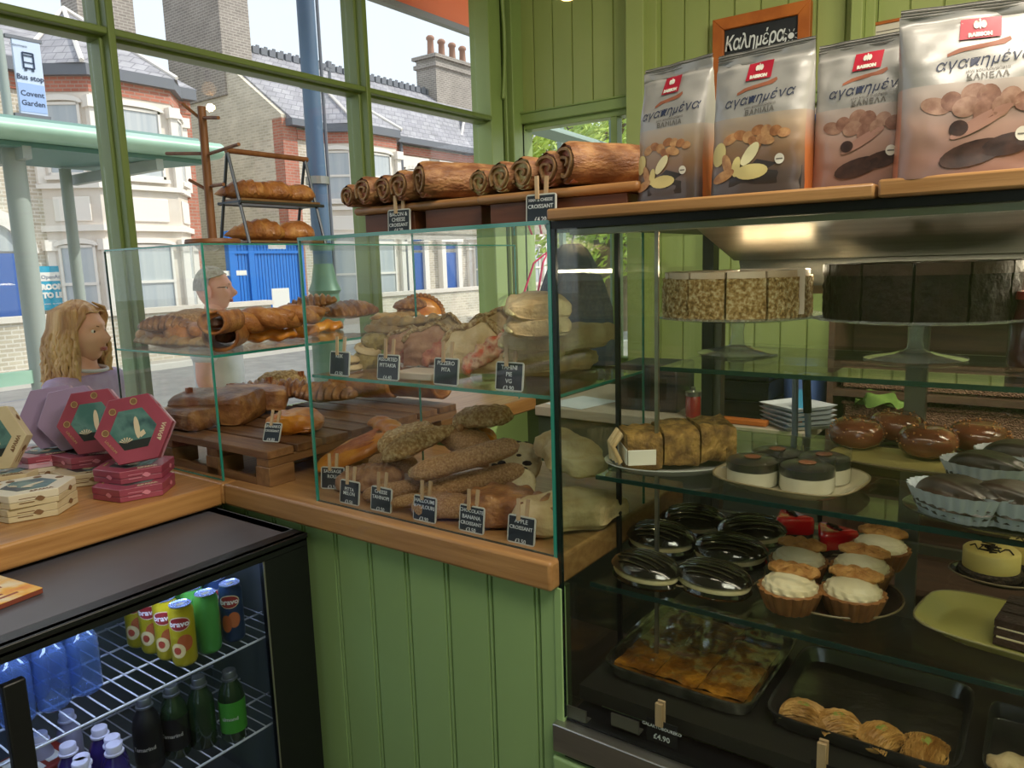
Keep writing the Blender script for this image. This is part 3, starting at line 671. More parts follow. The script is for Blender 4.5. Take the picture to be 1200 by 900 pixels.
# case one at the window
x1 = -1.885; D1 = 1.46; L1 = 2.42+x1
S1 = H(250, 417, 1, 1.195).z-CT
gc1 = T('glass_case', 'long glass display case along the street window with bread on its upper shelf', 'display case', (x1, 1.192, CT))
h1 = 1.558-CT
pane(gc1, (-.52, 0, 0), (0, .005, h1)); pane(gc1, (-.52, 0, h1), (0, D1, h1+.005), nm='glass_top'); pane(gc1, (-.52, .01, S1-.006), (-.004, D1, S1), nm='glass_shelf')
pane(gc1, (-.525, 0, 0), (-.52, D1, h1))
edge(gc1, (-.003, -.002, 0), (.0015, .004, h1)); edge(gc1, (-.52, -.0025, h1-.001), (.001, .003, h1+.005)); edge(gc1, (-.004, -.002, h1-.0), (.0015, D1, h1+.004)); edge(gc1, (-.52, -.001, 0), (0, .003, .003))
edge(gc1, (-.515, -.0005, S1-.006), (-.002, .012, S1)); edge(gc1, (-.006, .01, S1-.007), (.001, D1, S1+.0005)); edge(gc1, (-.526, -.002, 0), (-.522, .003, h1), glass_edge_d)
edge(gc1, (-.004, D1-.004, 0), (0, D1, h1)); edge(gc1, (-.52, D1-.003, h1), (0, D1, h1+.005))
# ================================================================ CAKE CABINET
XL, XR, YBK = -.772, .75, 1.98
ZB0, ZB1 = .548, 1.543
cab = T('cake_cabinet', 'tall glass-fronted refrigerated cake cabinet with steel rail at the right', 'display cabinet', (XL, YF, 0)); WC = XR-XL; DC = YBK-YF
pane(cab, (0, 0, ZB1-.995), (WC, .005, ZB1), glass_t, 'front_glass'); pane(cab, (0, .005, ZB0+.01), (.005, DC, ZB1), glass_t, 'side_glass'); pane(cab, (WC-.005, .005, ZB0+.01), (WC, DC, ZB1), glass_t, 'side_glass')
edge(cab, (-.002, -.002, ZB0+.01), (.007, .006, ZB1), M('glass_bond_dark', '#12211e', .2)); 
MB().bb((-.004, .0, ZB1), (WC, DC, ZB1+.014)).build('top_frame', black, cab)
dp = H(727, 600, 0, XL+.01).y-YF
MB().bb((.002, dp-.004, ZB0), (.012, dp+.004, ZB1)).build('side_seal', black, cab)
# hood at the top back: folded stainless housing
hx = .0
MB().add([(.16, .30, ZB1-.002), (WC-.01, .30, ZB1-.002), (WC-.01, DC-.08, ZB1-.07), (.10, DC-.08, ZB1-.07), (.16, DC-.02, ZB1-.002), (WC-.01, DC-.02, ZB1-.002)], [(0, 3, 2, 1), (3, 4, 5, 2), (0, 4, 3), (1, 2, 5)]).build('lamp_housing', steel, cab)
MB().bb((.12, DC-.045, ZB1-.155), (WC-.01, DC-.02, ZB1-.07)).build('housing_rail', M('beige_metal', '#b39a7d', .5), cab)
MB().add([(.115, DC-.056, ZB1-.135), (WC-.01, DC-.056, ZB1-.135), (WC-.01, DC-.046, ZB1-.07), (.10, DC-.046, ZB1-.07), (.115, DC-.046, ZB1-.135), (WC-.01, DC-.046, ZB1-.135)], [(0, 1, 2, 3), (0, 4, 5, 1)]).build('housing_lip', steel, cab)
light('cabinet_light', 'AREA', (XL+WC/2, YBK-.22, ZB1-.09), 4.2, (1, .84, .60), 1.2, .05, target=(XL+WC/2, YF+.22, .6))
light('cabinet_light', 'AREA', (XL+WC/2, YF+.035, ZB1-.012), 3.4, (1, .86, .64), 1.3, .03, target=(XL+WC/2, YF+.36, .9))  # front strip light added to brighten the cake sides
MB().bb((.03, .012, ZB1-.012), (WC-.03, .05, ZB1-.002)).build('added_strip_housing', steel_d, cab)  # housing made up to go with the added front strip light
MB().bb((.02, DC+.03, H(942, 438, 1, 2.08).z+.015), (WC-.03, DC+.04, H(942, 438, 1, 2.08).z+.03)).bb((.02, DC-.01, H(942, 438, 1, 2.08).z+.015), (.03, DC+.04, H(942, 438, 1, 2.08).z+.03)).bb((WC-.04, DC-.01, H(942, 438, 1, 2.08).z+.015), (WC-.03, DC+.04, H(942, 438, 1, 2.08).z+.03)).build('rear_hanging_rail', dark, cab)
SH = [(1.263, .22, .115), (1.04, .13, .012), (.815, .10, .012)]
for i, (z, y0, x0) in enumerate(SH):
    pane(cab, (x0, y0, z-.008), (WC-.01, DC-.06, z), glass, 'glass_shelf'); edge(cab, (x0, y0-.001, z-.0085), (WC-.01, y0+.003, z+.0005), glass_edge_d)
    MB().bb((x0, DC-.075, z-.03), (WC-.01, DC-.06, z-.008)).build('shelf_rail', steel_d, cab)
q = H(775, 430, 1, YF+.22).x-XL
MB().bb((.105, .215, ZB0+.03), (.113, .222, ZB1)).build('upright', steel, cab)
for px in (840, 1075):
    qx = H(px, 450, 1, YBK).x-XL; MB().bb((qx-.022, DC-.03, ZB0), (qx+.022, DC, ZB1-.1)).build('rear_door_frame', steel_d, cab)
MB().bb((0, DC-.04, ZB0), (.03, DC, ZB1)).bb((WC-.03, DC-.04, ZB0), (WC, DC, ZB1)).build('rear_post', M('dark_grey_post', '#3c3f3b', .5), cab)
MB().bb((.02, DC-.02, ZB0+.05), (WC-.03, DC-.015, ZB1-.12)).build('rear_glass', glass, cab)
ZD = .60
MB().bb((.005, .06, ZD-.03), (WC-.005, DC-.03, ZD)).build('deck', M('deck_dark_steel', '#4c4b44', .3, metal=.7), cab)
MB().bb((.005, .005, .5492), (WC-.005, .08, .553)).build('vent_ledge', dark, cab)
MB().bb((-.012, -.022, .488), (WC, .012, .549)).build('steel_rail', steel, cab, bevel=.003)
MB().bb((.012, -.012, .478), (WC, .012, .488)).build('rail_shadow_gap', black, cab)
MB().bb((-.012, .0, 0), (WC, DC, .478)).build('base_panel', green_c, cab)
MB().bb((-.016, -.02, .44), (WC, 0, .474)).bb((-.014, -.012, .415), (WC, 0, .44)).build('base_moulding', green_c, cab, bevel=.006)
for px, z in ((675, ZB0+.004), (735, ZD-.03)):
    qq = H(px, 826, 1, YF+.02).x-XL
    MB().bb((qq-.03, .008, z-.0), (qq+.03, .012, z+.028)).bb((qq-.03, .008, z), (qq+.03, .03, z+.003)).build('glass_clip', steel_d, cab)
# oak boards on top
bsp = H(1028, 225, 1, YF-.01).x
for a, c, dz, lab in ((XL-.0, bsp-.002, 0, 'long oak board on the cake cabinet under the three left bags'), (bsp+.002, XR, .004, 'oak board on the cake cabinet under the rightmost cookie bag')):
    bd = T('oak_board', lab, 'board', (a, YF-.02, ZB1+.0145)); MB().bb((0, 0, 0), (c-a, .42, .021+dz)).build('plank', oak, bd, bevel=.004)
ZTB = ZB1+.0355
# ================================================================ FRIDGE
FX1, FY0, FY1, FZ = -1.50, .18, 1.165, .828
fw = FX1+2.0
fg = T('drinks_fridge', 'black glass-door drinks fridge standing under the window worktop', 'fridge', (FX1, FY0, 0)); FL = FY1-FY0
fb = MB().bb((-.46, 0, .02), (-.44, FL, FZ)).bb((-.46, 0, .02), (-.02, .03, FZ)).bb((-.46, FL-.03, .02), (-.02, FL, FZ)).bb((-.46, 0, .02), (-.02, FL, .06))
fb.build('cabinet', M('fridge_interior_grey', '#6a7078', .45), fg)
MB().bb((-.46, 0, FZ-.03), (-.052, FL, FZ)).build('top_panel', M('fridge_top_grey', '#5b5961', .42, c2='#4d4b53', scale=3), fg, bevel=.003)
z_b = H(0, 780, 0, FX1).z
MB().bb((-.052, -.002, FZ-.02), (.0, FL+.001, FZ+.001)).bb((-.02, -.002, z_b), (.0, FL+.001, FZ-.001)).bb((-.018, -.002, FZ-.012), (.004, FL+.001, FZ+.001)).build('door_top_rail', black, fg, bevel=.002)
yR = H(313, 700, 0, FX1).y-FY0
MB().bb((-.02, yR, .02), (0, FL, z_b)).build('door_side_rail', black, fg)
MB().bb((-.02, -.0, .02), (0, .03, z_b)).build('door_side_rail', black, fg)
MB().bb((-.02, .03, .02), (0, yR, .07)).build('door_bottom_rail', black, fg)
MB().bb((-.012, .03, .07), (-.008, yR, z_b)).build('door_glass', glass_mat('fridge_glass', (.80, .84, .86), 1.0), fg)
MB().bb((-.001, yR-.004, .07), (.0012, yR, z_b)).build('seal_strip', steel_d, fg)
hy = H(22, 850, 0, FX1+.03).y-FY0; hz = H(22, 795, 0, FX1+.03).z
MB().bb((.02, hy-.019, .12), (.038, hy+.019, hz)).bb((-.0, hy-.012, hz-.05), (.022, hy+.012, hz-.02)).bb((.0, hy-.012, .14), (.022, hy+.012, .17)).build('door_handle', black, fg, bevel=.003)
zs1 = H(293, 753, 0, FX1-.045).z; zs2 = H(300, 857, 0, FX1-.045).z
wire = M('white_wire', '#c8cbd8', .4)
for z in (zs1, zs2):
    wm = MB()
    for k in range(0, int((FL-.08)/.030)+1): wm.tube([(-.43, .04+k*.030, z), (-.045, .04+k*.030, z)], .0018, 5)
    for xx in (-.045, -.17, -.30, -.43): wm.tube([(xx, .032, z-.004), (xx, FL-.032, z-.004)], .0030, 6)
    wm.build('wire_shelf', wire, fg)
light('fridge_light', 'AREA', (FX1-.10, (FY0+FY1)/2, z_b-.012), 1.6, (.62, .72, 1), .7, .03, target=(FX1-.16, (FY0+FY1)/2, .2))
# magazine on the fridge
mg = T('leaflet', 'colourful printed leaflet pile on the fridge top at the left edge', 'leaflet', (*H(0, 712, 2, FZ+.006)[:2], FZ+.002), R(8))
MB().bb((-.20, -.075, 0), (.0, .085, .010)).build('pages', M('leaflet_edge', '#7c3a28', .7), mg)
MB().bb((-.20, -.075, .010), (.0, .085, .0115)).build('cover', M('leaflet_cover', '#e8dcc0', .5, c2='#d96a3a', c3='#e8b24a', scale=14), mg)
lm_ = MB()
for k in range(7): lm_.bb((-.03-k*.02, -.06, .0116), (-.022-k*.02, .05-(k % 3)*.02, .0120))
lm_.build('print', M('leaflet_print', '#9a5a4a', .7), mg)
# ================================================================ PASTRIES
def sg(c, n):
    return math.copysign(abs(c)**(2/n), c)
def blob(mb, L, W, Hh, prof=None, n=2.0, flat=.45, rid=None, na=.004, ns=30, bend=0, seed=0, nu=26, nv=18, lift=None, X=None, zig=None):
    prof = prof or (lambda t: max(0, 1-abs(2*t-1)**3)**.5)
    def fn(u, v):
        t = u; r = max(prof(t), .02); a = 2*PI*v; x = (t-.5)*L; y = W/2*r*sg(math.cos(a), n); z = Hh/2*r*sg(math.sin(a), n)
        if z < 0: z *= flat
        p = Vector((x, y, z))
        k = nz(p, ns, seed)*na*min(1, r*1.5)
        if rid: k += rid(t, a)*min(1, r*1.3)
        d = Vector((0, y/(W/2), z/(Hh/2)))
        if d.length > 0: p += d.normalized()*k
        p.y += bend*L*4*(t-.5)**2
        if lift: p.z += lift(t)
        p.z += Hh/2*flat
        return p
    return mb.grid(fn, nu, nv, cv=True, X=X)
crust = M('golden_crust', '#8a5228', .5, c2='#cc9650', c3='#ab6f38', scale=26, bump=.5, bscale=140, rnd=.14, coat=.12, detail=7, lo=.3, hi=.7)
crust_d = M('dark_baked_crust', '#71452a', .48, c2='#b5834f', c3='#93613a', scale=24, bump=.55, bscale=120, rnd=.12, coat=.2, detail=7)
sesame = M('sesame_crust', '#93693f', .6, c2='#dab283', c3='#b78b5c', scale=240, bump=.7, bscale=300, lo=.25, hi=.75, rnd=.1, detail=3, tex='noise')
flour = M('pale_floured_crust', '#bd9d6c', .65, c2='#dcc59a', c3='#cbb082', scale=18, bump=.4, bscale=110, rnd=.08)
orange_c = M('orange_glazed_dough', '#c46f1c', .38, c2='#eba23c', c3='#d98a2b', scale=22, bump=.3, bscale=90, rnd=.06, coat=.35)
rollc = M('rolled_brown_pastry', '#75482c', .5, c2='#ad7f54', c3='#91623f', scale=30, bump=.5, bscale=100, stretch=(1, 1, 2.5), rnd=.12)
ham = M('pink_ham_filling', '#b4624e', .5, c2='#d89a7c', scale=60, bump=.4, bscale=150)
redf = M('red_pepper_filling', '#a83a28', .45, c2='#d9694a', c3='#e0b894', scale=45, bump=.5, bscale=120)
cheese = M('creamy_cheese_filling', '#cdb877', .5, c2='#e6dba6', scale=50, bump=.4, bscale=120)
darkfill = M('dark_filling', '#3d2416', .5, c2='#5c3620', scale=60, bump=.4)
crumb_c = M('crumbly_topping', '#a17c4c', .75, c2='#dfc797', c3='#c1a06e', scale=130, bump=1.0, bscale=160, rnd=.08)
olive_c = M('cream_bread_crumb', '#cdb78c', .7, c2='#e3d3ab', scale=30, bump=.5, bscale=120)
olive_d = M('black_olive', '#2a1c17', .5, bump=.3)
P_ = {}; PC = {}
def proto(kind):
    r = T(kind, 'x', 'pastry', (0, 0, -5)); mb = MB
    def B(name, m, par=r, **kw): pass
    if kind == 'sesame_baton':
        blob(mb(), .22, .052, .052); o = blob(MB(), .22, .047, .047, prof=lambda t: min(1, (max(0, 1-abs(2*t-1)**6))**.5), flat=.8, na=.0016, ns=40, nu=34).build('crust', sesame, r, smooth=80)
    elif kind == 'sesame_pasty':
        blob(MB(), .20, .092, .070, prof=lambda t: (math.sin(PI*t**.72))**.7, na=.003, ns=30, seed=2, rid=lambda t, a: .003*math.sin(26*t*PI)*(1 if math.sin(a) > .2 else 0)).build('crust', crumb_c, r, smooth=80)
        c = MB()
        for k in range(9): c.add(*ball((.098-.002*k*k*.0, (k-4)*.009, .02+.004*math.cos(k*2)), .0085, 6, 5))
        c.build('crimped_end', sesame, r, smooth=80)
    elif kind == 'seeded_loaf':
        blob(MB(), .16, .09, .075, n=2.6, na=.004, ns=45, seed=4).build('crust', sesame, r, smooth=80)
    elif kind == 'crumble_loaf':
        blob(MB(), .16, .09, .07, n=2.4, na=.007, ns=60, seed=5, nu=36, nv=26).build('crust', crumb_c, r, smooth=80)
    elif kind == 'knobbly_bread':
        blob(MB(), .17, .085, .075, n=2.5, na=.004, ns=40, seed=6, nu=44, nv=28, rid=lambda t, a: .006*abs(math.sin(11*PI*t)*math.sin(4*a))).build('crust', M('knobbly_brown_crust', '#83593a', .55, c2='#b08660', scale=40, bump=.5, bscale=120, rnd=.08), r, smooth=80)
    elif kind == 'croissant':
        blob(MB(), .17, .085, .072, prof=lambda t: math.sin(PI*t)**.75, na=.003, bend=.22, seed=7, nu=44, rid=lambda t, a: .0065*((t*7) % 1)**1.5*(1 if math.sin(a) > -.3 else .2)).build('layered_dough', crust, r, smooth=50)
    elif kind == 'puff_pastry':
        def rid(t, a): return .0025*math.sin(math.sin(a)*22)*(1 if abs(math.sin(a)) < .75 else 0)
        blob(MB(), .155, .115, .062, n=5, na=.004, ns=30, seed=8, nu=26, nv=40, flat=.8, prof=lambda t: min(1, (1-abs(2*t-1)**14)**.3), rid=rid).build('flaky_layers', crust_d, r, smooth=60)
        f = MB(); f.bb((-.076, -.045, .018), (-.0785, .045, .033)); f.build('filling', cheese, r)
    elif kind == 'rolled_pastry':
        def rr(a, s): return (.034+.0035*math.sin(a+1)) 
        def outer(u, v):
            a = 2*PI*v; x = (u-.5)*.20; k = 1-.12*u+.05*nz((u*3, v*4, 1), 1, 3); e = .005*max(0, (.06-u)/.06)
            return Vector((x, (.036*k-e)*math.cos(a), .034+(.034*k-e)*math.sin(a)*(1 if math.sin(a) > 0 else .9)+.0015*math.sin(9*a+u*6)))
        MB().grid(outer, 22, 30, cv=True).build('outer_dough', rollc, r, smooth=70)
        sp = MB()     # spiral face: a wound strip
        N = 46
        def spi(u, v):
            th = u*2*PI*1.7-.6; rad = .0325*(1-u*.72)+.0016*math.sin(th*3); return Vector((-.1-.002+v*.03, rad*math.cos(th), .034+rad*.95*math.sin(th)))
        sp.grid(spi, N, 2)
        def spi2(u, v):
            th = u*2*PI*1.7-.6; rad = .0325*(1-u*.72)+.0016*math.sin(th*3)-.0045; return Vector((-.1-.002+v*.03, rad*math.cos(th), .034+rad*.95*math.sin(th)))
        sp.grid(spi2, N, 2)
        def rim(u, v):
            th = u*2*PI*1.7-.6; rad = .0325*(1-u*.72)+.0016*math.sin(th*3)-.0045*v; return Vector((-.102, rad*math.cos(th), .034+rad*.95*math.sin(th)))
        sp.grid(rim, N, 2); sp.build('spiral_layers', M('roll_layers', '#a9855a', .6, c2='#8a6440', scale=60, bump=.4, bscale=120), r, smooth=60)
        f = MB().lathe([(.0, 0), (.030, .0), (.030, .012)], 20, Matrix.Translation((-.094, 0, .034))@Matrix.Rotation(PI/2, 4, 'Y')); f.build('filling', redf, r)
        f = MB().lathe([(.0, 0), (.028, .0), (.0, .01)], 20, Matrix.Translation((.099, 0, .034))@Matrix.Rotation(PI/2, 4, 'Y')); f.build('end_cap', rollc, r)
    elif kind == 'cheese_boat':
        blob(MB(), .19, .085, .05, prof=lambda t: math.sin(PI*t)**.55, na=.004, ns=30, seed=10).build('dough_boat', orange_c, r, smooth=80)
        f = MB()
        for k in range(6):
            blob(f, .10, .012, .012, na=.002, seed=k, nu=12, nv=8, X=Matrix.Translation((.0+.004*k, -.018+.007*k, .030-.0006*(k-2.5)**2))@Matrix.Rotation(.05*k-.1, 4, 'Z'))
        tag(f.build('filling_strips', M('terracotta_filling', '#a65530', .5, c2='#c87848', scale=60, bump=.4), r, smooth=80), kind='stuff')
    elif kind == 'orange_roll':
        blob(MB(), .15, .055, .05, prof=lambda t: min(1, (1-abs(2*t-1)**5)**.5), na=.005, ns=30, seed=11, rid=lambda t, a: .004*math.sin(t*18+a*2)).build('glazed_dough', orange_c, r, smooth=80)
    elif kind == 'flat_wrap':      # folded wrap with open mouth
        def w(u, v):
            a = -2.2+4.6*v; x = (u-.5)*.19; R_ = (.046+.010*math.cos(3*a))*(1-.25*abs(2*u-1)**3)
            return Vector((x+.008*math.sin(4*v+u*3), R_*1.15*math.sin(a), .045-.042*math.cos(a)*(1 if math.cos(a) > 0 else 1.25)+.003*nz((u*6, v*6, 0), 1, 2)))
        o = MB().grid(w, 20, 26).build('folded_dough', flour, r, smooth=80); sm = o.modifiers.new('thick', 'SOLIDIFY'); sm.thickness = .006
        blob(MB(), .165, .062, .060, na=.012, ns=60, seed=12, nu=24, nv=16, X=Matrix.Translation((0, 0, .012))).build('filling', redf, r, smooth=80)
    elif kind == 'pizza_fold':    # folded flatbread standing on edge, peaked top
        def pf(side):
            def g(u, v):
                x = (u-.5)*.15; top = .092*(1-abs(2*u-.85)**1.6*.55)+.006*math.sin(u*14); z = top*v; th = .021*math.sin(PI*min(1, .12+v*.86))*(1-abs(2*u-1)**4)+.002
                return Vector((x, side*(th+.004*nz((u*7, v*5, side), 1, 4)+.0015*math.sin(26*v+8*u)), z))
            return g
        b = MB(); b.grid(pf(-1), 26, 18).grid(pf(1), 26, 18, flip=True); b.build('folded_dough', flour, r, smooth=80)
        f = MB(); blob(f, .105, .020, .05, na=.008, ns=80, seed=31, nu=28, nv=16, X=Matrix.Translation((.020, -.021, .020))@Matrix.Rotation(-.6, 4, 'Y')); f.build('filling', redf, r, smooth=80)
        pts = []
        for i in range(22):
            u = i/21; pts.append(((u-.5)*.152, .004*math.sin(u*17)-.006, .094*(1-abs(2*u-.85)**1.6*.55)+.006*math.sin(u*14)))
        MB().tube(pts, [.004+.003*abs(math.sin(i*1.3)) for i in range(22)], 7).build('folded_edge', crumb_c, r, smooth=80)
    elif kind == 'lattice_pastry':
        blob(MB(), .15, .11, .07, n=4.5, na=.003, seed=13, flat=.9, nu=44, nv=40, rid=lambda t, a: (.006*max(0, math.sin(13*t+2.2*a*2))*max(0, math.sin(13*t-2.2*a*2)+.6) if math.sin(a) > .1 else 0)).build('lattice_crust', crust_d, r, smooth=60)
    elif kind == 'olive_bread':
        blob(MB(), .13, .10, .034, n=3, na=.004, seed=14, flat=.9).build('crumb', olive_c, r, smooth=70)
        f = MB(); rn = random.Random(3)
        for k in range(16):
            x_, y_ = rn.uniform(-.055, .055), rn.uniform(-.05, .05); f.add(*ball((x_, y_ if k % 2 else math.copysign(.046, y_), .030 if k % 2 else .018), rn.uniform(.006, .010), 7, 5, (1.3, .7, .8)))
        tag(f.build('olive_pieces', olive_d, r, smooth=80), kind='stuff')
    elif kind == 'ciabatta_loaf':
        blob(MB(), .24, .12, .085, n=2.8, na=.010, ns=26, seed=15, nu=40, nv=36, rid=lambda t, a: .0022*math.sin(math.sin(a)*14+6*t)+.004*math.sin(t*14)).build('crust', flour, r, smooth=80)
    elif kind == 'crimped_pasty':   # stands on its flat side, crimped rim upward
        def hm(u, v):
            th = PI*u; ph = (v-.5)*2; rad = .062*(1-.0*ph); thick = .026*math.sqrt(max(0, 1-ph**2)); return None
        b = MB()
        def f1(u, v):
            th = PI*(.02+.96*u); rr_ = .058*v; t_ = .022*math.sqrt(max(0, 1-v**2.4)); return Vector((rr_*math.cos(th)*1.15, -t_, rr_*math.sin(th)+.004+.002*nz((u*5, v*5, 0))))
        def f2(u, v):
            q = f1(u, v); return Vector((q.x, -q.y, q.z))
        b.grid(f1, 26, 12).grid(f2, 26, 12, flip=True); b.build('domed_sides', orange_c, r, smooth=80)
        c = MB()
        for k in range(17):
            th = PI*(k+.3)/17; c.add(*ball((.060*1.15*math.cos(th), 0, .060*math.sin(th)+.006), .0078, 8, 6))
        c.build('crimped_rim', crust, r, smooth=80)
    elif kind == 'twisted_bread':
        for s_ in (0, PI):
            pts = [((t-.5)*.2, .02*math.cos(t*9+s_), .026+.010*math.sin(t*9+s_)) for t in [i/24 for i in range(25)]]
            MB().tube(pts, [.008+.019*math.sin(PI*min(1, max(0, .06+i/24*.88))) for i in range(25)], 12).build('dough_strand', crust, r, smooth=80)
    elif kind == 'striped_bread':
        blob(MB(), .19, .11, .07, na=.004, seed=17, nu=60, prof=lambda t: math.sin(PI*t)**.5, rid=lambda t, a: .0055*math.sin(t*60)*(1 if math.sin(a) > -.1 else 0)).build('ridged_crust', crust_d, r, smooth=60)
    elif kind == 'long_flatbread':
        blob(MB(), .25, .065, .032, na=.005, ns=30, seed=18, nu=40, rid=lambda t, a: .003*math.sin(t*44+2*math.cos(a)), prof=lambda t: min(1, (1-abs(2*t-1)**5)**.5)).build('crust', M('pale_brown_flatbread', '#a07a4c', .6, c2='#cbab7a', scale=22, bump=.4, bscale=100, rnd=.1), r, smooth=80)
    elif kind == 'swirl_biscuit':
        MB().lathe([(0, .0), (.03, .0), (.036, .006), (.034, .013), (.028, .017), (.022, .013), (.016, .018), (.009, .013), (0, .018)], 22).build('swirl', flour, r, smooth=60)
    elif kind == 'scone':
        MB().lathe([(0, .0), (.032, .0), (.036, .012), (.035, .03), (.024, .041), (0, .044)], 22, fn=lambda a, i: 1+.05*math.sin(5*a+i)).build('crust', M('olive_brown_crust', '#7f6a38', .6, c2='#b09a58', scale=40, bump=.6, bscale=120), r, smooth=70)
    elif kind == 'spinach_fold':
        blob(MB(), .13, .10, .052, n=3.6, na=.008, ns=40, seed=20, flat=.8, nv=34, rid=lambda t, a: .002*math.sin(math.sin(a)*16+t*5)).build('puffed_dough', crust, r, smooth=80)
        f = MB(); blob(f, .02, .06, .026, na=.006, ns=90, seed=21, nu=12, X=Matrix.Translation((-.056, 0, .010))); f.build('open_filling', cheese, r, smooth=80)
    elif kind == 'mouth_roll':     # folded roll with open end
        def w(u, v):
            a = -2.6+5.2*v; x = (u-.5)*.15; return Vector((x, .040*math.sin(a)*(1-.15*u), .034-.033*math.cos(a)+.002*nz((u*8, v*8, 0))))
        o = MB().grid(w, 18, 24).build('folded_dough', crust, r, smooth=80); sm = o.modifiers.new('thick', 'SOLIDIFY'); sm.thickness = .008
        blob(MB(), .14, .05, .048, na=.006, ns=60, seed=22, X=Matrix.Translation((0, 0, .014))).build('filling', darkfill, r, smooth=80)
    return r
def ball(c, rad, nu=10, nv=8, sq=(1, 1, 1)):
    vs = [Vector((c[0], c[1], c[2]-rad*sq[2]))]; fs = []
    for i in range(1, nv):
        ph = -PI/2+PI*i/nv
        for j in range(nu):
            a = 2*PI*j/nu; vs.append(Vector((c[0]+rad*sq[0]*math.cos(ph)*math.cos(a), c[1]+rad*sq[1]*math.cos(ph)*math.sin(a), c[2]+rad*sq[2]*math.sin(ph))))
    vs.append(Vector((c[0], c[1], c[2]+rad*sq[2]))); n = len(vs)-1
    for j in range(nu):
        fs.append((0, 1+(j+1) % nu, 1+j)); fs.append((n, n-nu+j, n-nu+(j+1) % nu))
    for i in range(nv-2):
        for j in range(nu):
            k = (j+1) % nu; fs.append((1+i*nu+j, 1+i*nu+k, 1+(i+1)*nu+k, 1+(i+1)*nu+j))
    return vs, fs
def put(kind, loc, rot, label, group=None, scale=1.0, cat='pastry', mats=None):
    """rot = (tilt about its length, pitch, yaw) in degrees"""
    e = tuple(R(a) for a in (rot if isinstance(rot, (tuple, list)) else (0, 0, rot)))
    if kind not in P_:
        P_[kind] = proto(kind); r = P_[kind]; PC[kind] = {c.name.split('.')[0]: c.data for c in r.children}; r.location = loc; r.rotation_euler = e; r.scale = (scale,)*3; r['label'] = label; r['category'] = cat
        if group: r['group'] = group
    else:
        r = dup(P_[kind], loc, e, label, scale=scale)
        for c in r.children:
            if kind in ('rolled_pastry', 'pizza_fold', 'spinach_fold', 'orange_roll'): c.data = PC[kind][c.name.split('.')[0]]
        r['category'] = cat
        if group: r['group'] = group
        elif 'group' in r: del r['group']
    if mats:
        for c in r.children:
            if c.name.split('.')[0] in mats:
                c.data = c.data.copy(); c.data.materials.clear(); c.data.materials.append(mats[c.name.split('.')[0]])
    return r
# ---------------- lower deck of the case on the worktop: (kind, px, py, z, rot, scale, label)
GL = 'breads and pastries piled on the worktop inside the tall glass case'
low = [
 ('cheese_boat', 418, 535, .945, (14, -20, 48), 1.2, 'orange boat-shaped bread with terracotta filling strips, leftmost of the worktop pile', 'bread'),
 ('knobbly_bread', 435, 572, .902, (0, -4, 38), 1.0, 'brown bread with knobbly crust behind the second small price sign', 'bread'),
 ('seeded_loaf', 461, 552, .930, (0, 0, 10), .85, 'dull brown seeded loaf under the pale crumbly pasty', 'bread'),
 ('crumble_loaf', 480, 522, .985, (10, -15, 42), 1.0, 'crumbly pale loaf leaning between orange boat bread and long pasty', 'bread'),
 ('sesame_pasty', 497, 527, 1.00, (0, -20, 42), 1.05, 'long tapered sesame pasty with crimped upper end on top of the pile', 'pasty'),
 ('seeded_loaf', 545, 527, .995, (0, 6, -20), 1.05, 'rounded pale loaf right of the long tapered pasty', 'bread'),
 ('crumble_loaf', 567, 500, 1.055, (0, -8, 12), 1.0, 'crumb-topped loaf lying highest at the back of the pile', 'bread'),
 ('orange_roll', 490, 496, 1.0, (0, 4, -18), 1.0, 'orange glazed roll half hidden at the back left of the pile', 'pastry'),
 ('orange_roll', 600, 512, 1.0, (0, 8, -48), 1.0, 'orange glazed roll lying down the back right of the pile', 'pastry'),
 ('sesame_baton', 478, 582, .902, (0, -4, 50), .95, 'short sesame baton on the worktop between two small price signs', 'bread'),
 ('crumble_loaf', 503, 560, .955, (0, 0, 30), .62, 'small crumbly roll tucked under the upper sesame baton', 'bread'),
 ('sesame_baton', 548, 550, 1.0, (0, -13, 42), 1.12, 'upper one of two long crossed-over sesame batons in the pile', 'bread'),
 ('sesame_baton', 556, 576, .935, (0, -10, 42), 1.12, 'long sesame baton lying directly beneath the uppermost baton', 'bread'),
 ('sesame_baton', 500, 592, .915, (0, -2, 45), .7, 'stubby sesame baton end behind the middle price sign', 'bread'),
 ('seeded_loaf', 520, 604, .902, (0, 0, 20), .9, 'dark seeded loaf at the bottom of the pile behind the middle sign', 'bread'),
 ('olive_bread', 612, 541, .965, (60, 0, 20), 1.0, 'cream slice of olive bread, upper of two by the case corner', 'bread'),
 ('olive_bread', 600, 574, .932, (50, 0, 5), 1.0, 'cream slice of olive bread, lower of two by the case corner', 'bread'),
 ('lattice_pastry', 588, 612, .902, (0, 0, 30), 1.05, 'dark brown pastry with lattice top behind the two right price signs', 'pastry'),
 ('lattice_pastry', 632, 618, .902, (0, 0, 12), .9, 'second dark lattice pastry against the right end of the case', 'pastry'),
 ('ciabatta_loaf', 668, 545, .99, (0, 5, -35), 1.0, 'large pale loaf seen through the cabinet side, upper of the two', 'bread'),
 ('ciabatta_loaf', 688, 618, .902, (0, 0, 62), 1.1, 'large pale loaf seen through the cabinet side, lower of the two', 'bread'),
 ('seeded_loaf', 575, 540, .945, (0, 0, 5), 1.0, 'brown seeded loaf buried behind the long batons', 'bread'),
]
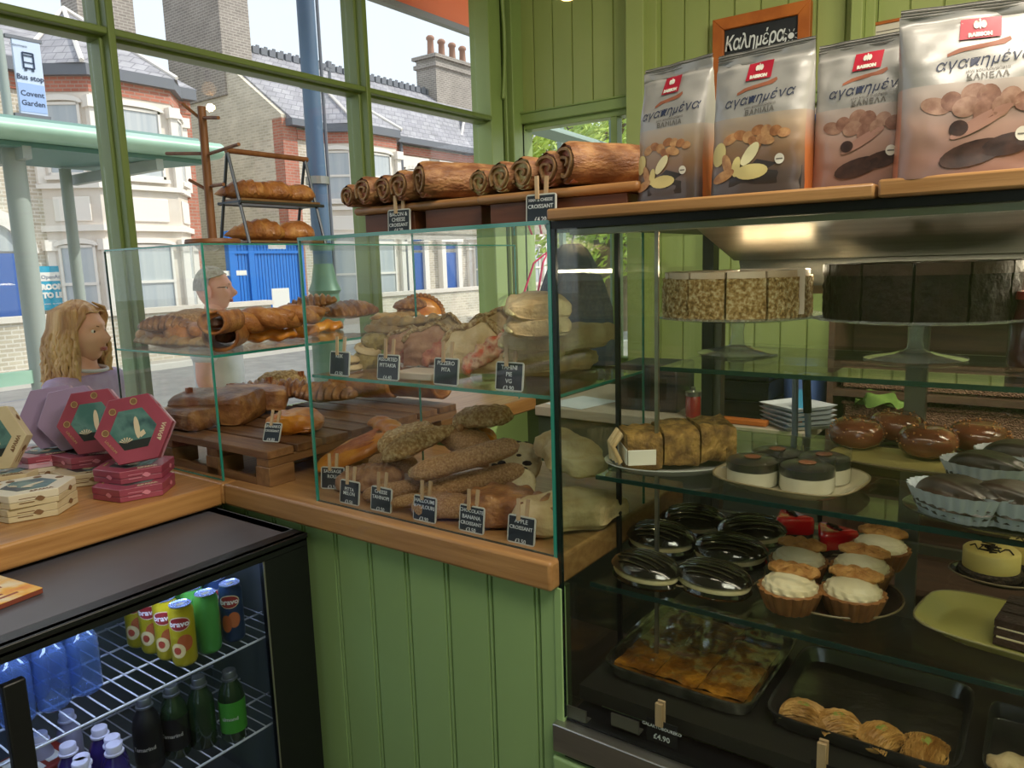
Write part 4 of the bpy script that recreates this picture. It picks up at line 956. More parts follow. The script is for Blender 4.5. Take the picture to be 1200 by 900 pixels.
for k, px, py, z, rot, s, lab, cat in low:
    q = H(px, py, 2, z); q.y = max(q.y, YF+.062*s if abs(math.cos(R(rot[2]))) > .8 else YF+.085*s)
    if q.x > XB-.07 : q.x = XB-.075
    q.y = min(q.y, YF+D2-.05); put(k, (q.x, q.y, z), rot, lab, GL, s*1.1, cat)
# ---------------- glass shelf of the same case
GS = 'pastries on the glass shelf of the tall case'
up = [
 ('swirl_biscuit', 380, 432, SZ, 0, 1, 'bottom pale swirl biscuit at the left end of the case shelf', 'biscuit'),
 ('swirl_biscuit', 382, 424, SZ+.02, 0, 1, 'middle pale swirl biscuit at the left end of the case shelf', 'biscuit'),
 ('swirl_biscuit', 385, 410, SZ+.04, (0, 20, 0), 1, 'topmost pale swirl biscuit leaning at the left end of the case shelf', 'biscuit'),
 ('scone', 417, 430, SZ, 0, 1, 'olive-brown round scone on the shelf glass beside the first sign', 'scone'),
 ('scone', 419, 408, SZ+.045, 0, 1, 'olive-brown round scone stacked on another scone', 'scone'),
 ('long_flatbread', 418, 386, SZ+.075, (10, 2, 25), 1.15, 'long pale brown flatbread lying over the scones', 'bread'),
 ('long_flatbread', 455, 376, SZ+.085, (-12, 0, 12), 1.1, 'long pale brown flatbread behind the pizza wraps, left one', 'bread'),
 ('long_flatbread', 515, 370, SZ+.095, (0, -3, 8), 1.15, 'long pale brown flatbread behind the pizza wraps, right one', 'bread'),
 ('long_flatbread', 430, 398, SZ+.05, (0, 0, 20), 1.1, 'long flatbread under the others at the shelf left', 'bread'),
 ('pizza_fold', 483, 424, SZ+.002, (-8, 0, 30), 1.0, 'first folded pizza wrap standing on end behind the shelf signs', 'wrap'),
 ('pizza_fold', 512, 428, SZ+.002, (-8, 0, 34), 1.15, 'second folded pizza wrap, between the darker one and the red-filled one', 'wrap'),
 ('pizza_fold', 566, 438, SZ+.002, (-10, 0, 18), 1.35, 'large folded wrap with red pepper filling showing', 'wrap'),
 ('pizza_fold', 590, 412, SZ+.035, (0, 0, 20), 1.15, 'pale folded wrap at the shelf back near the right corner', 'wrap'),
 ('pizza_fold', 555, 405, SZ+.035, (4, 0, 15), 1.0, 'small pale wrap behind the large red-filled wrap', 'wrap'),
]
for i in range(5): up.append(('spinach_fold', 622+(i % 2)*4, 440-i*14, SZ+.002+i*.036, (4*(i-2), 0, 25+i*7), 1.05, ['pale pie square at the bottom of the stack by the right shelf corner', 'pale pie square second from the bottom of the corner stack', 'pale pie square in the middle of the corner stack', 'pale pie square second from the top of the corner stack', 'pale pie square on top of the corner stack'][i], 'pie'))
up += [('ciabatta_loaf', 668, 425, SZ+.0, (0, 0, 70), 1.05, 'large pale loaf on the case shelf seen through the cabinet, nearer and lower', 'bread'),
       ('ciabatta_loaf', 690, 405, SZ+.055, (0, -6, 65), .95, 'large pale loaf on the case shelf seen through the cabinet, topmost', 'bread'),
       ('ciabatta_loaf', 715, 420, SZ, (0, 0, 85), .9, 'large pale loaf on the case shelf seen through the cabinet, furthest back', 'bread')]
MF = {'puffed_dough': flour}
MW = [M('wrap_dough_pinkish', '#a8775c', .6, c2='#c99e7c', scale=25, bump=.4, bscale=90), M('wrap_dough_brown', '#b08862', .6, c2='#cfae80', scale=25, bump=.4, bscale=90)]
wi = 0
for k, px, py, z, rot, s, lab, cat in up:
    q = H(px, py, 2, z); rot = rot if isinstance(rot, tuple) else (0, 0, rot)
    q.y = min(max(q.y, YF+.06), YF+D2-.06); q.x = min(max(q.x, XA+.04), XB-.07)
    mm = MF if k == 'spinach_fold' else None
    if k == 'pizza_fold' and wi < 2: mm = {'folded_dough': MW[0], 'filling': ham}
    if k == 'pizza_fold': wi += 1
    put(k, (q.x, q.y, z), rot, lab, GS, s, cat, mm)
tb = H(488, 444, 2, SZ+.002); tr_ = T('bread_tray', 'flat pale tray lying on the case shelf behind the second sign', 'tray', (tb.x, max(tb.y, YF+.07), SZ+.001), R(4))
MB().bb((-.055, -.03, 0), (.055, .05, .018)).build('tray_body', M('pale_board', '#cbb9a6', .6), tr_, bevel=.003)
# ---------------- window case: upper shelf
S1Z = S1+CT
G1 = 'breads on the upper shelf of the window case'
wc = [
 ('twisted_bread', 200, 403, S1Z+.002, 8, 1.1, 'plaited loaf lowest at the window end of the upper shelf', 'bread'),
 ('long_flatbread', 165, 402, S1Z+.004, 0, 1.0, 'flat loaf at the far left end of the window case shelf', 'bread'),
 ('long_flatbread', 225, 405, S1Z+.002, (0, 0, 5), .9, 'flat loaf just behind the end pane near the green corner edge', 'bread'),
 ('striped_bread', 185, 388, S1Z+.045, (0, 0, 30), .8, 'round brown loaf, left of the row behind the end pane', 'bread'),
 ('seeded_loaf', 208, 386, S1Z+.045, (0, 0, 70), .9, 'pale brown loaf, middle of the row behind the end pane', 'bread'),
 ('seeded_loaf', 232, 385, S1Z+.045, (0, 0, 60), 1.0, 'pale brown loaf, right of the row behind the end pane', 'bread'),
 ('mouth_roll', 268, 406, S1Z+.004, (0, 0, 132), .9, 'orange-brown roll with an open end poking over the shelf edge', 'pastry'),
 ('mouth_roll', 262, 388, S1Z+.060, (0, 0, 120), .72, 'small brown roll with a dark open end stacked on the poking one', 'pastry'),
 ('twisted_bread', 300, 386, S1Z+.045, (0, 0, 60), .95, 'shiny golden twist in the upper row right of the corner edge', 'bread'),
 ('orange_roll', 316, 399, S1Z+.002, (0, 0, 62), 1.0, 'smooth golden roll along the shelf edge', 'pastry'),
 ('orange_roll', 345, 395, S1Z+.002, (0, 0, 70), 1.0, 'smooth golden roll along the shelf edge, next to the tall case', 'pastry'),
 ('twisted_bread', 342, 381, S1Z+.05, (0, 0, 75), .9, 'golden twist beside the left edge of the tall case', 'bread'),
 ('striped_bread', 305, 369, S1Z+.055, (0, 0, 50), .8, 'dark ridged loaf at the back of the upper shelf', 'bread'),
 ('striped_bread', 338, 363, S1Z+.075, (0, -10, 40), .9, 'dark ridged loaf highest on the upper shelf by the tall case', 'bread'),
 ('striped_bread', 375, 372, S1Z+.03, (0, 0, 75), 1.1, 'ridged brown loaf seen through the left end of the tall case', 'bread'),
 ('striped_bread', 405, 362, S1Z+.04, (0, 0, 80), .8, 'brown ridged loaf seen through the tall case left of the golden crimped pasty', 'bread'),
 ('long_flatbread', 420, 372, S1Z+.01, (0, 0, 85), .9, 'flat loaf seen through the tall case under the golden crimped pasty', 'bread'),
 ('orange_roll', 380, 388, S1Z, (0, 0, 80), .9, 'golden roll seen just inside the left pane of the tall case', 'pastry'),
]
for k, px, py, z, rot, s, lab, cat in wc:
    rot = rot if isinstance(rot, tuple) else (0, 0, rot); q = H(px, py, 2, z); q.x = max(min(q.x, x1-.05), x1-.43); q.y = max(q.y, 1.25); put(k, (q.x, q.y, z), rot, lab, G1, s*1.22, cat)
q = H(458, 356, 1, 2.50); q.x = min(max(q.x, x1-.42), x1-.06); put('crimped_pasty', (q.x, q.y, S1Z+.006), (0, 0, 38), 'golden half-moon pasty with crimped rim standing upright at the shelf far end', G1, 1.45, 'pasty')
# ---------------- slatted crate under it
CX0, CX1, CY0, CY1, CZ = -2.24, -1.705, 1.214, 2.02, 1.0
cr_ = T('slatted_crate', 'low brown wooden pallet-style crate stand on the worktop corner', 'crate', (CX1, CY0, CT))
dxc, dyc = CX0-CX1, CY1-CY0; ns_ = 8; wy = dyc/ns_
for k in range(ns_): MB().bb((dxc, k*wy+.002, .078), (0, (k+1)*wy-.011, .10)).build('slat', walnut, cr_, bevel=.002)
for xx in (0, dxc/2+.03, dxc+.06): MB().bb((xx-.058, .006, .054), (xx-.004, dyc-.004, .078)).build('bearer', walnut_y, cr_, bevel=.002)
for xx in (0, dxc/2+.03, dxc+.06):
    for yy in (.004, dyc/2-.04, dyc-.09): MB().bb((xx-.062, yy, .0), (xx-.002, yy+.085, .054)).build('block', walnut_y, cr_, bevel=.002)
MB().bb((dxc, .004, .0), (-.062, .02, .02)).build('bottom_rail', walnut, cr_)
G2 = 'breads on the slatted crate'
cr_items = [
 ('seeded_loaf', 225, 470, 1.002, (0, 0, 12), 1.25, 'long dark loaf at the back left of the crate behind the pane', 'bread'),
 ('puff_pastry', 258, 492, 1.002, (4, 0, 28), 1.5, 'large square flaky pastry at the crate front left', 'pastry'),
 ('puff_pastry', 225, 500, 1.002, (0, 0, 5), 1.0, 'square flaky pastry wholly behind the end pane, left of the large one', 'pastry'),
 ('puff_pastry', 300, 478, 1.015, (0, 6, 50), 1.2, 'large dark flaky pastry right of the corner edge, behind the crate sign', 'pastry'),
 ('striped_bread', 336, 466, 1.03, (0, 0, 40), 1.1, 'big dark ridged bread next to the left edge of the tall case', 'bread'),
 ('striped_bread', 290, 462, 1.03, (0, 0, 60), 1.0, 'ridged brown bread in the middle row of the crate', 'bread'),
 ('spinach_fold', 347, 505, 1.002, (0, 0, 30), 1.15, 'small orange puff with filling at its edge beside the crate sign', 'pastry'),
 ('striped_bread', 382, 470, 1.03, (0, 0, 20), 1.1, 'dark ridged bread seen through the left pane of the tall case', 'bread'),
 ('crumble_loaf', 320, 452, 1.05, (0, 0, 60), 1.0, 'crumbly topped loaf at the back of the crate near two pegs', 'bread'),
 ('mouth_roll', 430, 462, 1.03, (0, 0, 20), 1.3, 'orange-brown roll on the crate seen through the tall case, left one', 'pastry'),
 ('orange_roll', 462, 458, 1.03, (0, 0, 10), 1.4, 'orange glazed roll on the crate seen through the tall case, middle one', 'pastry'),
 ('mouth_roll', 490, 462, 1.03, (0, 0, 5), 1.3, 'orange-brown roll at the far end of the crate seen through the tall case', 'pastry'),
]
for k, px, py, z, rot, s, lab, cat in cr_items:
    q = H(px, py, 2, z); q.x = max(min(q.x, -1.76), -2.36); put(k, (q.x, max(q.y, 1.30), z), rot, lab, G2, s*1.16, cat, {'puffed_dough': orange_c} if k == 'spinach_fold' else None)
# ---------------- price signs held by clothes pegs
SI = {}
sgf = M('sign_white_frame', '#cfd0c8', .55)
def sign(loc, lines, label, w_=.070, h_=.060, rz=0, tilt=-8, size=None, pegh=.036, frame=True, cat='price sign'):
    t = T('price_sign', label, cat, loc, group=None, rot=(R(tilt), 0, R(rz)))
    if frame:
        rad = .006; pts = []
        for cx_, cz_, a0 in ((w_/2-rad, rad, -90), (w_/2-rad, h_-rad, 0), (-w_/2+rad, h_-rad, 90), (-w_/2+rad, rad, 180)):
            for k in range(4): a = R(a0+30*k); pts.append((cx_+rad*math.cos(a), 0, cz_+rad*math.sin(a)))
        MB().prism(pts, (0, .003, 0)).build('frame', sgf, t)
        MB().bb((-w_/2+.003, -.0006, .003), (w_/2-.003, .001, h_-.003)).build('slate', slate_b, t)
    else: MB().bb((-w_/2, 0, 0), (w_/2, .003, h_)).build('slate', slate_b, t)
    if pegh:
        for s_ in (-1, 1): MB().bb((-.0035, .0035 if s_ > 0 else -.0045, h_-.010), (.0045, .0075 if s_ > 0 else -.0008, h_+pegh), Matrix.Translation((.0052*s_, 0, 0))@Matrix.Rotation(R(2.5*s_), 4, 'Y')).build('peg_half', peg, t)
    n = len(lines); y0 = h_-.012; st = (h_-.018)/max(1, n-1) if n > 1 else 0
    for i, s_ in enumerate(lines):
        if not s_: continue
        sz = size or min(.0125, w_*1.42/max(4, len(s_)))
        text(s_, sz, chalk, t, FY((0, -.0014, y0-st*i)), bold=.0001, extrude=.0002)
    return t
q = lambda px, py, z, dy=0: (lambda v: (v.x, YF+.022+dy, z))(H(px, py, 1, YF+.022+dy))
sign(q(409, 592, CT), ['', 'PITTA', 'MELON', '', '£3.50'], 'small chalk sign with rubbed writing, first inside the case front on the worktop')
sign(q(445, 602, CT), ['FILO', 'SOUTZOUK', '', '£3.50'], 'x') if False else None
sign(q(446, 603, CT), ['CHEESE', 'TAHINOPI', '', '£3.50'], 'small chalk sign reading CHEESE, second along the worktop inside the case')
sign(q(497, 616, CT), ['HALLOUMI', 'KOULOURI', '', '£3.90'], 'small chalk sign reading HALLOUMI KOULOURI in front of the batons')
sign(q(552, 630, CT), ['CHOCOLATE', 'BANANA', 'CROISSANT', '£3.50'], 'small chalk sign reading CHOCOLATE BANANA CROISSANT')
sign(q(610, 643, CT), ['APPLE', 'CROISSANT', '', '£3.50'], 'small chalk sign reading APPLE CROISSANT at the case corner')
v = H(376, 580, 2, CT+.001); sign((XA-.045, YF+.09, CT), ['SAUSAGE', 'ROLL', '', '£3.50'], 'small chalk sign standing on the worktop just outside the left pane', rz=20)
sign(q(397, 438, SZ), ['KEIK', '', '', '£3.50'], 'shelf chalk sign furthest left, in front of the biscuits')
sign(q(454, 445, SZ), ['ASSORTED', 'PITTAKIA', '', '£4.40'], 'shelf chalk sign reading ASSORTED, second from the left')
sign(q(522, 455, SZ), ['PIZZERO', 'PITA', '', ''], 'shelf chalk sign reading PIZZERO, washed pale by reflections')
sign(q(596, 462, SZ), ['TAHINI', 'PIE', 'VG', '£3.90'], 'shelf chalk sign reading TAHINI PIE at the shelf right end')
v = H(317, 517, 2, CZ+.005); sign((v.x, max(v.y, 1.235), CZ+.003), ['SPANAKO', 'CROISSANT', '', '£4.80'], 'tilted small chalk sign on the crate beside the orange puff', w_=.058, h_=.056, rz=14, tilt=-22)
for i, (px, py) in enumerate(((222, 460), (270, 455), (316, 447), (353, 440))):
    v = H(px, py, 0, -2.30); pz = 1.06
    t = T('price_sign', ['peg holding a sign turned to the window, first from the left on the crate', 'peg holding a sign turned to the window, second from the left on the crate', 'peg holding a sign turned to the window, third from the left on the crate', 'peg holding a sign turned to the window, by the tall case edge'][i], 'price sign', (v.x, v.y, v.z-.05), group='pegged signs along the window side of the crate')
    MB().bb((-.004, -.026, -.0), (0, .026, .034)).build('slate', sgf, t)
    for s_ in (-1, 1): MB().bb((-.008, s_*.006-.0035, .022), (.006, s_*.006+.0035, .066)).build('peg_half', M('orange_peg_wood', '#a8683c', .6), t)
    MB().bb((-.004, -.004, 1.002-(v.z-.05)), (0, .004, 0)).build('stake', peg, t)
# ---------------- bench stands on top and their rolls
def stand(px0, px1, pyt, label, y0=1.30, dp_=.17):
    a = H(px0, pyt[0], 1, y0); c = H(px1, pyt[1], 1, y0); w_ = c.x-a.x; zt_ = (a.z+c.z)/2; zb_ = CTOP+.0065
    t = T('bread_stand', label, 'stand', (a.x, y0, zb_)); h_ = zt_-zb_
    MB().bb((0, 0, h_-.018), (w_, dp_, h_)).build('top_board', M('stand_beech', '#b08050', .42, c2='#9a6c40', scale=6, stretch=(1, 8, 8), bump=.05, coat=.15), t, bevel=.008, seg=4)
    dk = M('stand_brown_side', '#6f4026', .5, c2='#5a321d', scale=6, stretch=(1, 8, 8), bump=.05)
    for s0, s1 in ((.028, .19), (w_-.19 if w_ > .3 else w_-.12, w_-.028)): MB().bb((s0, .012, 0), (s1, dp_-.012, h_-.018)).build('leg_block', dk, t, bevel=.002)
    return t, a.x, zt_, w_
sA = stand(413, 572, (240, 233), 'left wooden bread stand with meat rolls on the tall glass case', y0=1.30)
sB = stand(557, 748, (226, 215), 'right wooden bread stand with paler rolls, overlapping the cake cabinet', y0=1.27)
def rolls(st, items, grp):
    for (px, py, yaw, s_, lab, mm) in items:
        z = st[2]+.001; v = H(px, py, 1, 1.375); put('rolled_pastry', (v.x, 1.385, z), (0, 0, yaw), lab, grp, s_, 'pastry', mm)
hamm = {'filling': ham}; chm = {'filling': cheese}
rolls(sA, [(437, 228, 80, 0.84, 'smallest meat-filled roll at the left end of the left stand', hamm), (462, 222, 80, 1.01, 'second meat-filled roll from the left on the left stand', hamm), (484, 220, 80, 0.98, 'third meat-filled roll from the left on the left stand', hamm), (506, 218, 80, 1.05, 'fourth roll on the left stand, next to the largest one', hamm), (548, 210, 62, 1.23, 'largest dark roll lying at the right end of the left stand', hamm)], 'filled rolls on the left bread stand')
rolls(sB, [(592, 215, 80, 0.87, 'small round-faced roll at the left end of the right stand', chm), (622, 210, 78, 0.98, 'second roll on the right stand with pale filling', chm), (651, 206, 76, 1.03, 'third roll on the right stand with pale filling', chm), (684, 202, 74, 1.08, 'fourth roll on the right stand, reddish brown', hamm), (724, 196, 60, 1.26, 'largest roll at the right end of the right stand beside the bags', hamm)], 'filled rolls on the right bread stand')
v = H(468, 281, 1, 1.285); sign((v.x, 1.285, CTOP+.0065), ['BACON &', 'CHEESE', 'CROISSANT', '£4.20'], 'chalk sign reading BACON & CHEESE CROISSANT against the left bread stand', tilt=-3, h_=.054, pegh=.03)
v = H(634, 274, 1, 1.255); sign((v.x, 1.255, CTOP+.0065), ['HAM & CHEESE', 'CROISSANT', '', '£4.20'], 'chalk sign reading HAM & CHEESE CROISSANT against the right bread stand', tilt=-3, h_=.055, pegh=.034)
# ---------------- mug tree and wire bread rack on the window case
TZ = h1+CT+.0055
tb0 = T('wooden_peg_tree', 'bare wooden peg tree on a round base atop the window case', 'stand', (-2.02, 1.315, TZ)); wdm = M('peg_tree_wood', '#8a5a34', .5, c2='#754626', scale=6, stretch=(6, 6, 1))
MB().lathe([(0, 0), (.075, 0), (.078, .006), (.075, .016), (0, .018)], 26).build('base', wdm, tb0, smooth=40)
tt = H(236, 125, 1, 1.315); MB().tube([(0, 0, .016), (tt.x+2.02, 0, tt.z-TZ)], [.0125, .0115], 12).build('post', wdm, tb0, smooth=50)
for a, c in (((236, 180), (195, 180)), ((246, 180), (280, 169)), ((236, 140), (214, 122)), ((238, 138), (256, 138)), ((247, 225), (222, 211)), ((248, 218), (262, 216))):
    p0, p1_ = H(a[0], a[1], 1, 1.315), H(c[0], c[1], 1, 1.30); o_ = Vector((-2.02, 1.315, TZ)); MB().tube([p0-o_, p1_-o_], .005, 8).build('branch', wdm, tb0, smooth=50)
rk = T('bread_rack', 'two-tier bread rack with steel A-frame legs and a dowel handle', 'rack', (-2.08, 1.43, TZ)); o_ = Vector((-2.08, 1.43, TZ))
hA_ = H(264, 176, 0, -2.08); hB_ = H(357, 187, 0, -2.08); y1r = hB_.y-1.43; hz_ = hA_.z-TZ
stl = M('rack_dark_steel', '#4b4f55', .4, metal=.7)
for yy in (.0, y1r):
    MB().tube([(-.0, yy, hz_), (.075, yy, .003)], .005, 6).tube([(0, yy, hz_), (-.075, yy, .003)], .005, 6).build('a_frame', stl, rk)
MB().tube([(0, -.005, hz_), (0, y1r+.01, hz_)], .0085, 12).build('handle_dowel', wdm, rk, smooth=50)
tz1 = H(275, 232, 0, -2.05).z-TZ
for zz, hw_ in ((tz1, .055), (.014, .075)):
    MB().bb((-hw_, -.01, zz-.014), (hw_, y1r+.02, zz-.008)).tube([(-hw_, -.01, zz-.012), (-hw_, y1r+.02, zz-.012)], .005, 6).tube([(hw_, -.01, zz-.012), (hw_, y1r+.02, zz-.012)], .005, 6).build('tray_rail', stl, rk)
    MB().bb((-hw_+.004, .0, zz-.008), (hw_-.004, y1r+.01, zz)).build('tray_board', walnut_y, rk)
cro = [(.06, tz1, (0, 0, 70), 1.1, 'croissant with a pale end at the left of the upper rack tray'), (.16, tz1, (0, 0, 95), 1.15, 'dark croissant in the middle of the upper rack tray'), (.26, tz1, (0, 0, 110), 1.05, 'croissant at the right end of the upper rack tray'),
       (.10, .014, (0, 0, 80), 1.25, 'large golden croissant at the left of the lower rack tray'), (.235, .014, (0, 0, 105), 1.2, 'croissant at the right end of the lower rack tray')]
for dy, zz, rot, s_, lab in cro: put('croissant', (-2.075, 1.43+dy, TZ+zz), rot, lab, 'croissants on the bread rack', s_, 'croissant')
# ================================================================ CAKES ON STANDS
clear = glass_mat('stand_glass', (.93, .97, .96), 3.2, .02, milk=.16)
def cake_stand(loc, rad, h_, label):
    t = T('cake_stand', label, 'cake stand', loc)
    MB().lathe([(.001, h_-.004), (rad*.7, h_-.004), (rad, h_+.004), (rad*1.0, h_+.009), (rad*.7, h_+.002), (.001, h_+.001)], 56, fn=lambda a, i: 1+(.012*math.cos(28*a) if i in (2, 3) else 0)).build('plate', clear, t, smooth=60)
    MB().lathe([(.030, 0.012), (.016, .022), (.013, h_*.6), (.018, h_-.004)], 20, capb=False, capt=False).build('stem', clear, t, smooth=60)
    MB().lathe([(rad*.47, 0), (rad*.49, .003), (rad*.42, .007), (.045, .012), (.030, .016)], 36, capt=False).build('foot', clear, t, smooth=60)
    return t
def cake(loc, rad, h_, nsl, side, top, label, cat='cake', rough_side=.004, paper=None, topd=.012, rz=0.0, layers=None, ov=.0):
    t = T('sliced_cake', label, cat, loc, rz); hs = h_-topd
    w_ = 2*PI/nsl; m = None
    def wedge(z0, z1, r_, amp, sd, gap=.0022, nr=10, nzv=9):
        b = MB(); a0, a1 = gap*.5/r_*2.2, w_-gap*.5/r_*2.2
        def fs(u, v):
            a = a0+(a1-a0)*u; rr = r_+amp*nz((math.cos(a+sd)*4, math.sin(a+sd)*4, v*4+sd), 9, 1)*1.6; return Vector((rr*math.cos(a), rr*math.sin(a), z0+(z1-z0)*v))
        b.grid(fs, 14, nzv)
        P0 = Vector((.004, .001, 0)); ps = [P0]+[Vector((r_*math.cos(a0+(a1-a0)*i/13), r_*math.sin(a0+(a1-a0)*i/13), 0)) for i in range(14)]
        b.add([p+Vector((0, 0, z1+(.003*nz(p, 40, sd) if amp else 0))) for p in ps], [(0, i, i+1) for i in range(1, 14)])
        b.add([p+Vector((0, 0, z0)) for p in ps], [(0, i+1, i) for i in range(1, 14)])
        for q_ in (ps[1], ps[-1]): b.add([P0+Vector((0, 0, z0)), q_+Vector((0, 0, z0)), q_+Vector((0, 0, z1)), P0+Vector((0, 0, z1))], [(0, 1, 2, 3)])
        return b
    first = wedge(0, hs, rad, rough_side, 0).build('slice', side, t, smooth=50)
    tp = wedge(hs, h_, rad*.97+ov, .001, 2, nzv=3).build('topping', top, first, smooth=50)
    for k in range(1, nsl):
        s_ = first.copy(); col.objects.link(s_); s_.parent = t; s_.rotation_euler = (0, 0, w_*k); q_ = tp.copy(); col.objects.link(q_); q_.parent = s_
    if paper:
        for k in range(nsl-1, nsl):
            a = w_*k; MB().bb((.01, -.0004, .01), (rad+.012, .0004, h_+.004), Matrix.Rotation(a, 4, 'Z')).build('paper_divider', paper, t)
    if layers:
        for zf in layers: MB().lathe([(rad+.0008, h_*zf), (rad+.0012, h_*zf+.003)], 40, capb=False, capt=False).build('cream_layer', M('grey_cream_layer', '#2b1d17', .6), t)
    return t
nutm = M('chopped_nut_coating', '#8a6a3a', .7, c2='#e6d6aa', c3='#bf9c62', scale=120, bump=1.0, bscale=170, detail=3)
cream_t = M('pale_cream_top', '#e4d6c2', .5, c2='#cfb597', scale=10)
choc = M('dark_chocolate_cake', '#150d0b', .5, c2='#231613', scale=30, bump=.4, bscale=80, spec=.15)
choc_t = M('matt_chocolate_top', '#2e1e18', .5, c2='#3f2b23', scale=18, bump=.3, bscale=60, spec=.2)
z1s = 1.2635
v = H(864, 414, 2, z1s); c1 = Vector((v.x, v.y, z1s)); hst = .085
hst = H(864, 372, 1, c1.y).z-z1s
cake_stand(c1, .183, hst, 'clear glass pedestal stand under the nut-coated cake')
hk = H(800, 316, 1, c1.y).z-(z1s+hst)
cake((c1.x-.006, c1.y, z1s+hst+.003), .162, max(.09, hk-.008), 12, nutm, cream_t, 'sliced round cake with chopped nut sides, pale cream top and paper dividers', paper=M('cake_paper', '#d9cdbf', .6), topd=.014, rz=R(12))
v = H(1072, 418, 1, 1.735); c2_ = Vector((v.x, 1.735, z1s)); hst2 = H(1072, 374, 1, c2_.y).z-z1s
cake_stand(c2_, .20, hst2, 'clear glass pedestal stand with scalloped rim under the chocolate cake')
hk2 = H(1072, 306, 1, c2_.y).z-(z1s+hst2)
cake((c2_.x, c2_.y, z1s+hst2+.003), .178, max(.09, hk2-.005), 12, choc, choc_t, 'sliced dark chocolate cake on a glass pedestal stand', topd=.022, rz=R(5), ov=.008)
# jar at the right
v = H(1198, 370, 1, 1.70); t = T('cherry_jar', 'dark red topped jar half cut by the right picture edge, beside the chocolate cake', 'jar', (v.x+.022, 1.70, z1s))
MB().lathe([(0, .0), (.04, 0), (.043, .01), (.043, .10), (.036, .115), (.036, .125)], 24).build('jar_body', M('dark_red_jar', '#3c1016', .2, coat=.6), t, smooth=50)
MB().lathe([(.038, .125), (.038, .14), (.0, .142)], 24).build('lid', M('red_lid', '#7a1e22', .35), t, smooth=40)
# ================================================================ PLATES
def oval_pts(a, b, n=2.0, N=48): return [(a*sg(math.cos(2*PI*i/N), n), b*sg(math.sin(2*PI*i/N), n)) for i in range(N)]
def plate(loc, a, b, label, mat, n=2.0, rz=0, rim=.016, name='plate', cat='plate', rimmat=None, flat_=.78):
    t = T(name, label, cat, loc, rz); N = 56
    prof = [(.02, .0), (flat_*.92, .0), (flat_, .002), (.93, rim*.75), (1.0, rim), (1.0, rim+.0025), (.93, rim*.75+.003), (flat_, .0055), (flat_*.9, .004), (.0, .004)]
    m = MB(); vs = []; fs = []
    for s_, z in prof:
        for (x_, y_) in oval_pts(a*s_, b*s_, n, N): vs.append((x_, y_, z))
    for i in range(len(prof)-1):
        for j in range(N):
            k = (j+1) % N; fs.append((i*N+j, i*N+k, (i+1)*N+k, (i+1)*N+j))
    fs.append(tuple(range(N))[::-1]); m.add(vs, fs); m.build('dish', mat, t, smooth=40)
    if rimmat:
        MB().tube([(x_, y_, rim+.001) for x_, y_ in oval_pts(a, b, n, N)]+[(a, 0, rim+.001)], .0022, 6, cap=False).build('rim', rimmat, t, smooth=60)
    return t
cer = M('cream_ceramic', '#b9ae94', .25, coat=.5, c2='#a89d84', scale=5); cer_y = M('yellow_ceramic', '#c3bb72', .22, coat=.6, c2='#b0a95e', scale=4)
cer_d = M('dark_glazed_plate', '#2c2b28', .25, coat=.6); cer_w = M('white_ceramic', '#cfcfca', .2, coat=.6); rimb = M('brown_rim', '#7a6a4c', .4); board_y = M('yellow_cake_board', '#b9ad6c', .35, coat=.3)
Z2, Z3 = 1.0405, .8155
def P2(px, py, z=Z2): v = H(px, py, 2, z); return (v.x, v.y, z)
# pie on an oval plate
pp_ = P2(787, 548); plate((pp_[0], pp_[1]+.01, Z2), .148, .108, 'oval white plate with the layered nut pie, on the middle cabinet shelf', cer_w, rz=R(38), rim=.018)
piem = M('brown_crumb_cake', '#6f5029', .6, c2='#b58e4c', c3='#93703a', scale=45, bump=.9, bscale=140)
pie = T('layered_pie', 'tall brown crumb pie with a white cream layer, cut in portions on the oval plate', 'pie', (pp_[0]+.0, pp_[1]+.02, Z2+.006), R(38)); pie.scale = (.93, 1.25, 1.35)
for i in range(3):
    m = MB(); 
    def f(u, v, i=i):
        a = 2*PI*v; L_ = .085; x0 = -.125+i*.083; tt_ = u; xx = x0+.079*tt_
        return Vector((xx, .052*sg(math.cos(a), 5), .030+.030*sg(math.sin(a), 5)*(1+.12*nz((xx*20, a, 0)))+.004*i+.006*nz((xx*45, math.cos(a)*2, math.sin(a)), 1, 3)))
    m.grid(f, 8, 36, cv=True)
    for uu in (0, 1): m.add([f(uu, j/36) for j in range(36)], [tuple(range(36))[::(-1 if uu == 0 else 1)]])
    po = m.build('portion', piem, pie, smooth=40)
    if i == 0: MB().bb((-.1275+i*.083, -.050, .012), (-.1245+i*.083, .048, .036)).bb((-.125+i*.083, -.0560, .012), (-.062+i*.083, -.0530, .036)).build('cream_layer', M('white_cream', '#e9e4d6', .5), po, bevel=.001)
for k in range(4):
    MB().tube([(-.135-.004*k, -.03+.012*k, .01), (-.15, -.02+.012*k, .035), (-.128, -.01+.012*k, .052)], .006, 8).build('piped_biscuit', flour, pie, smooth=60)
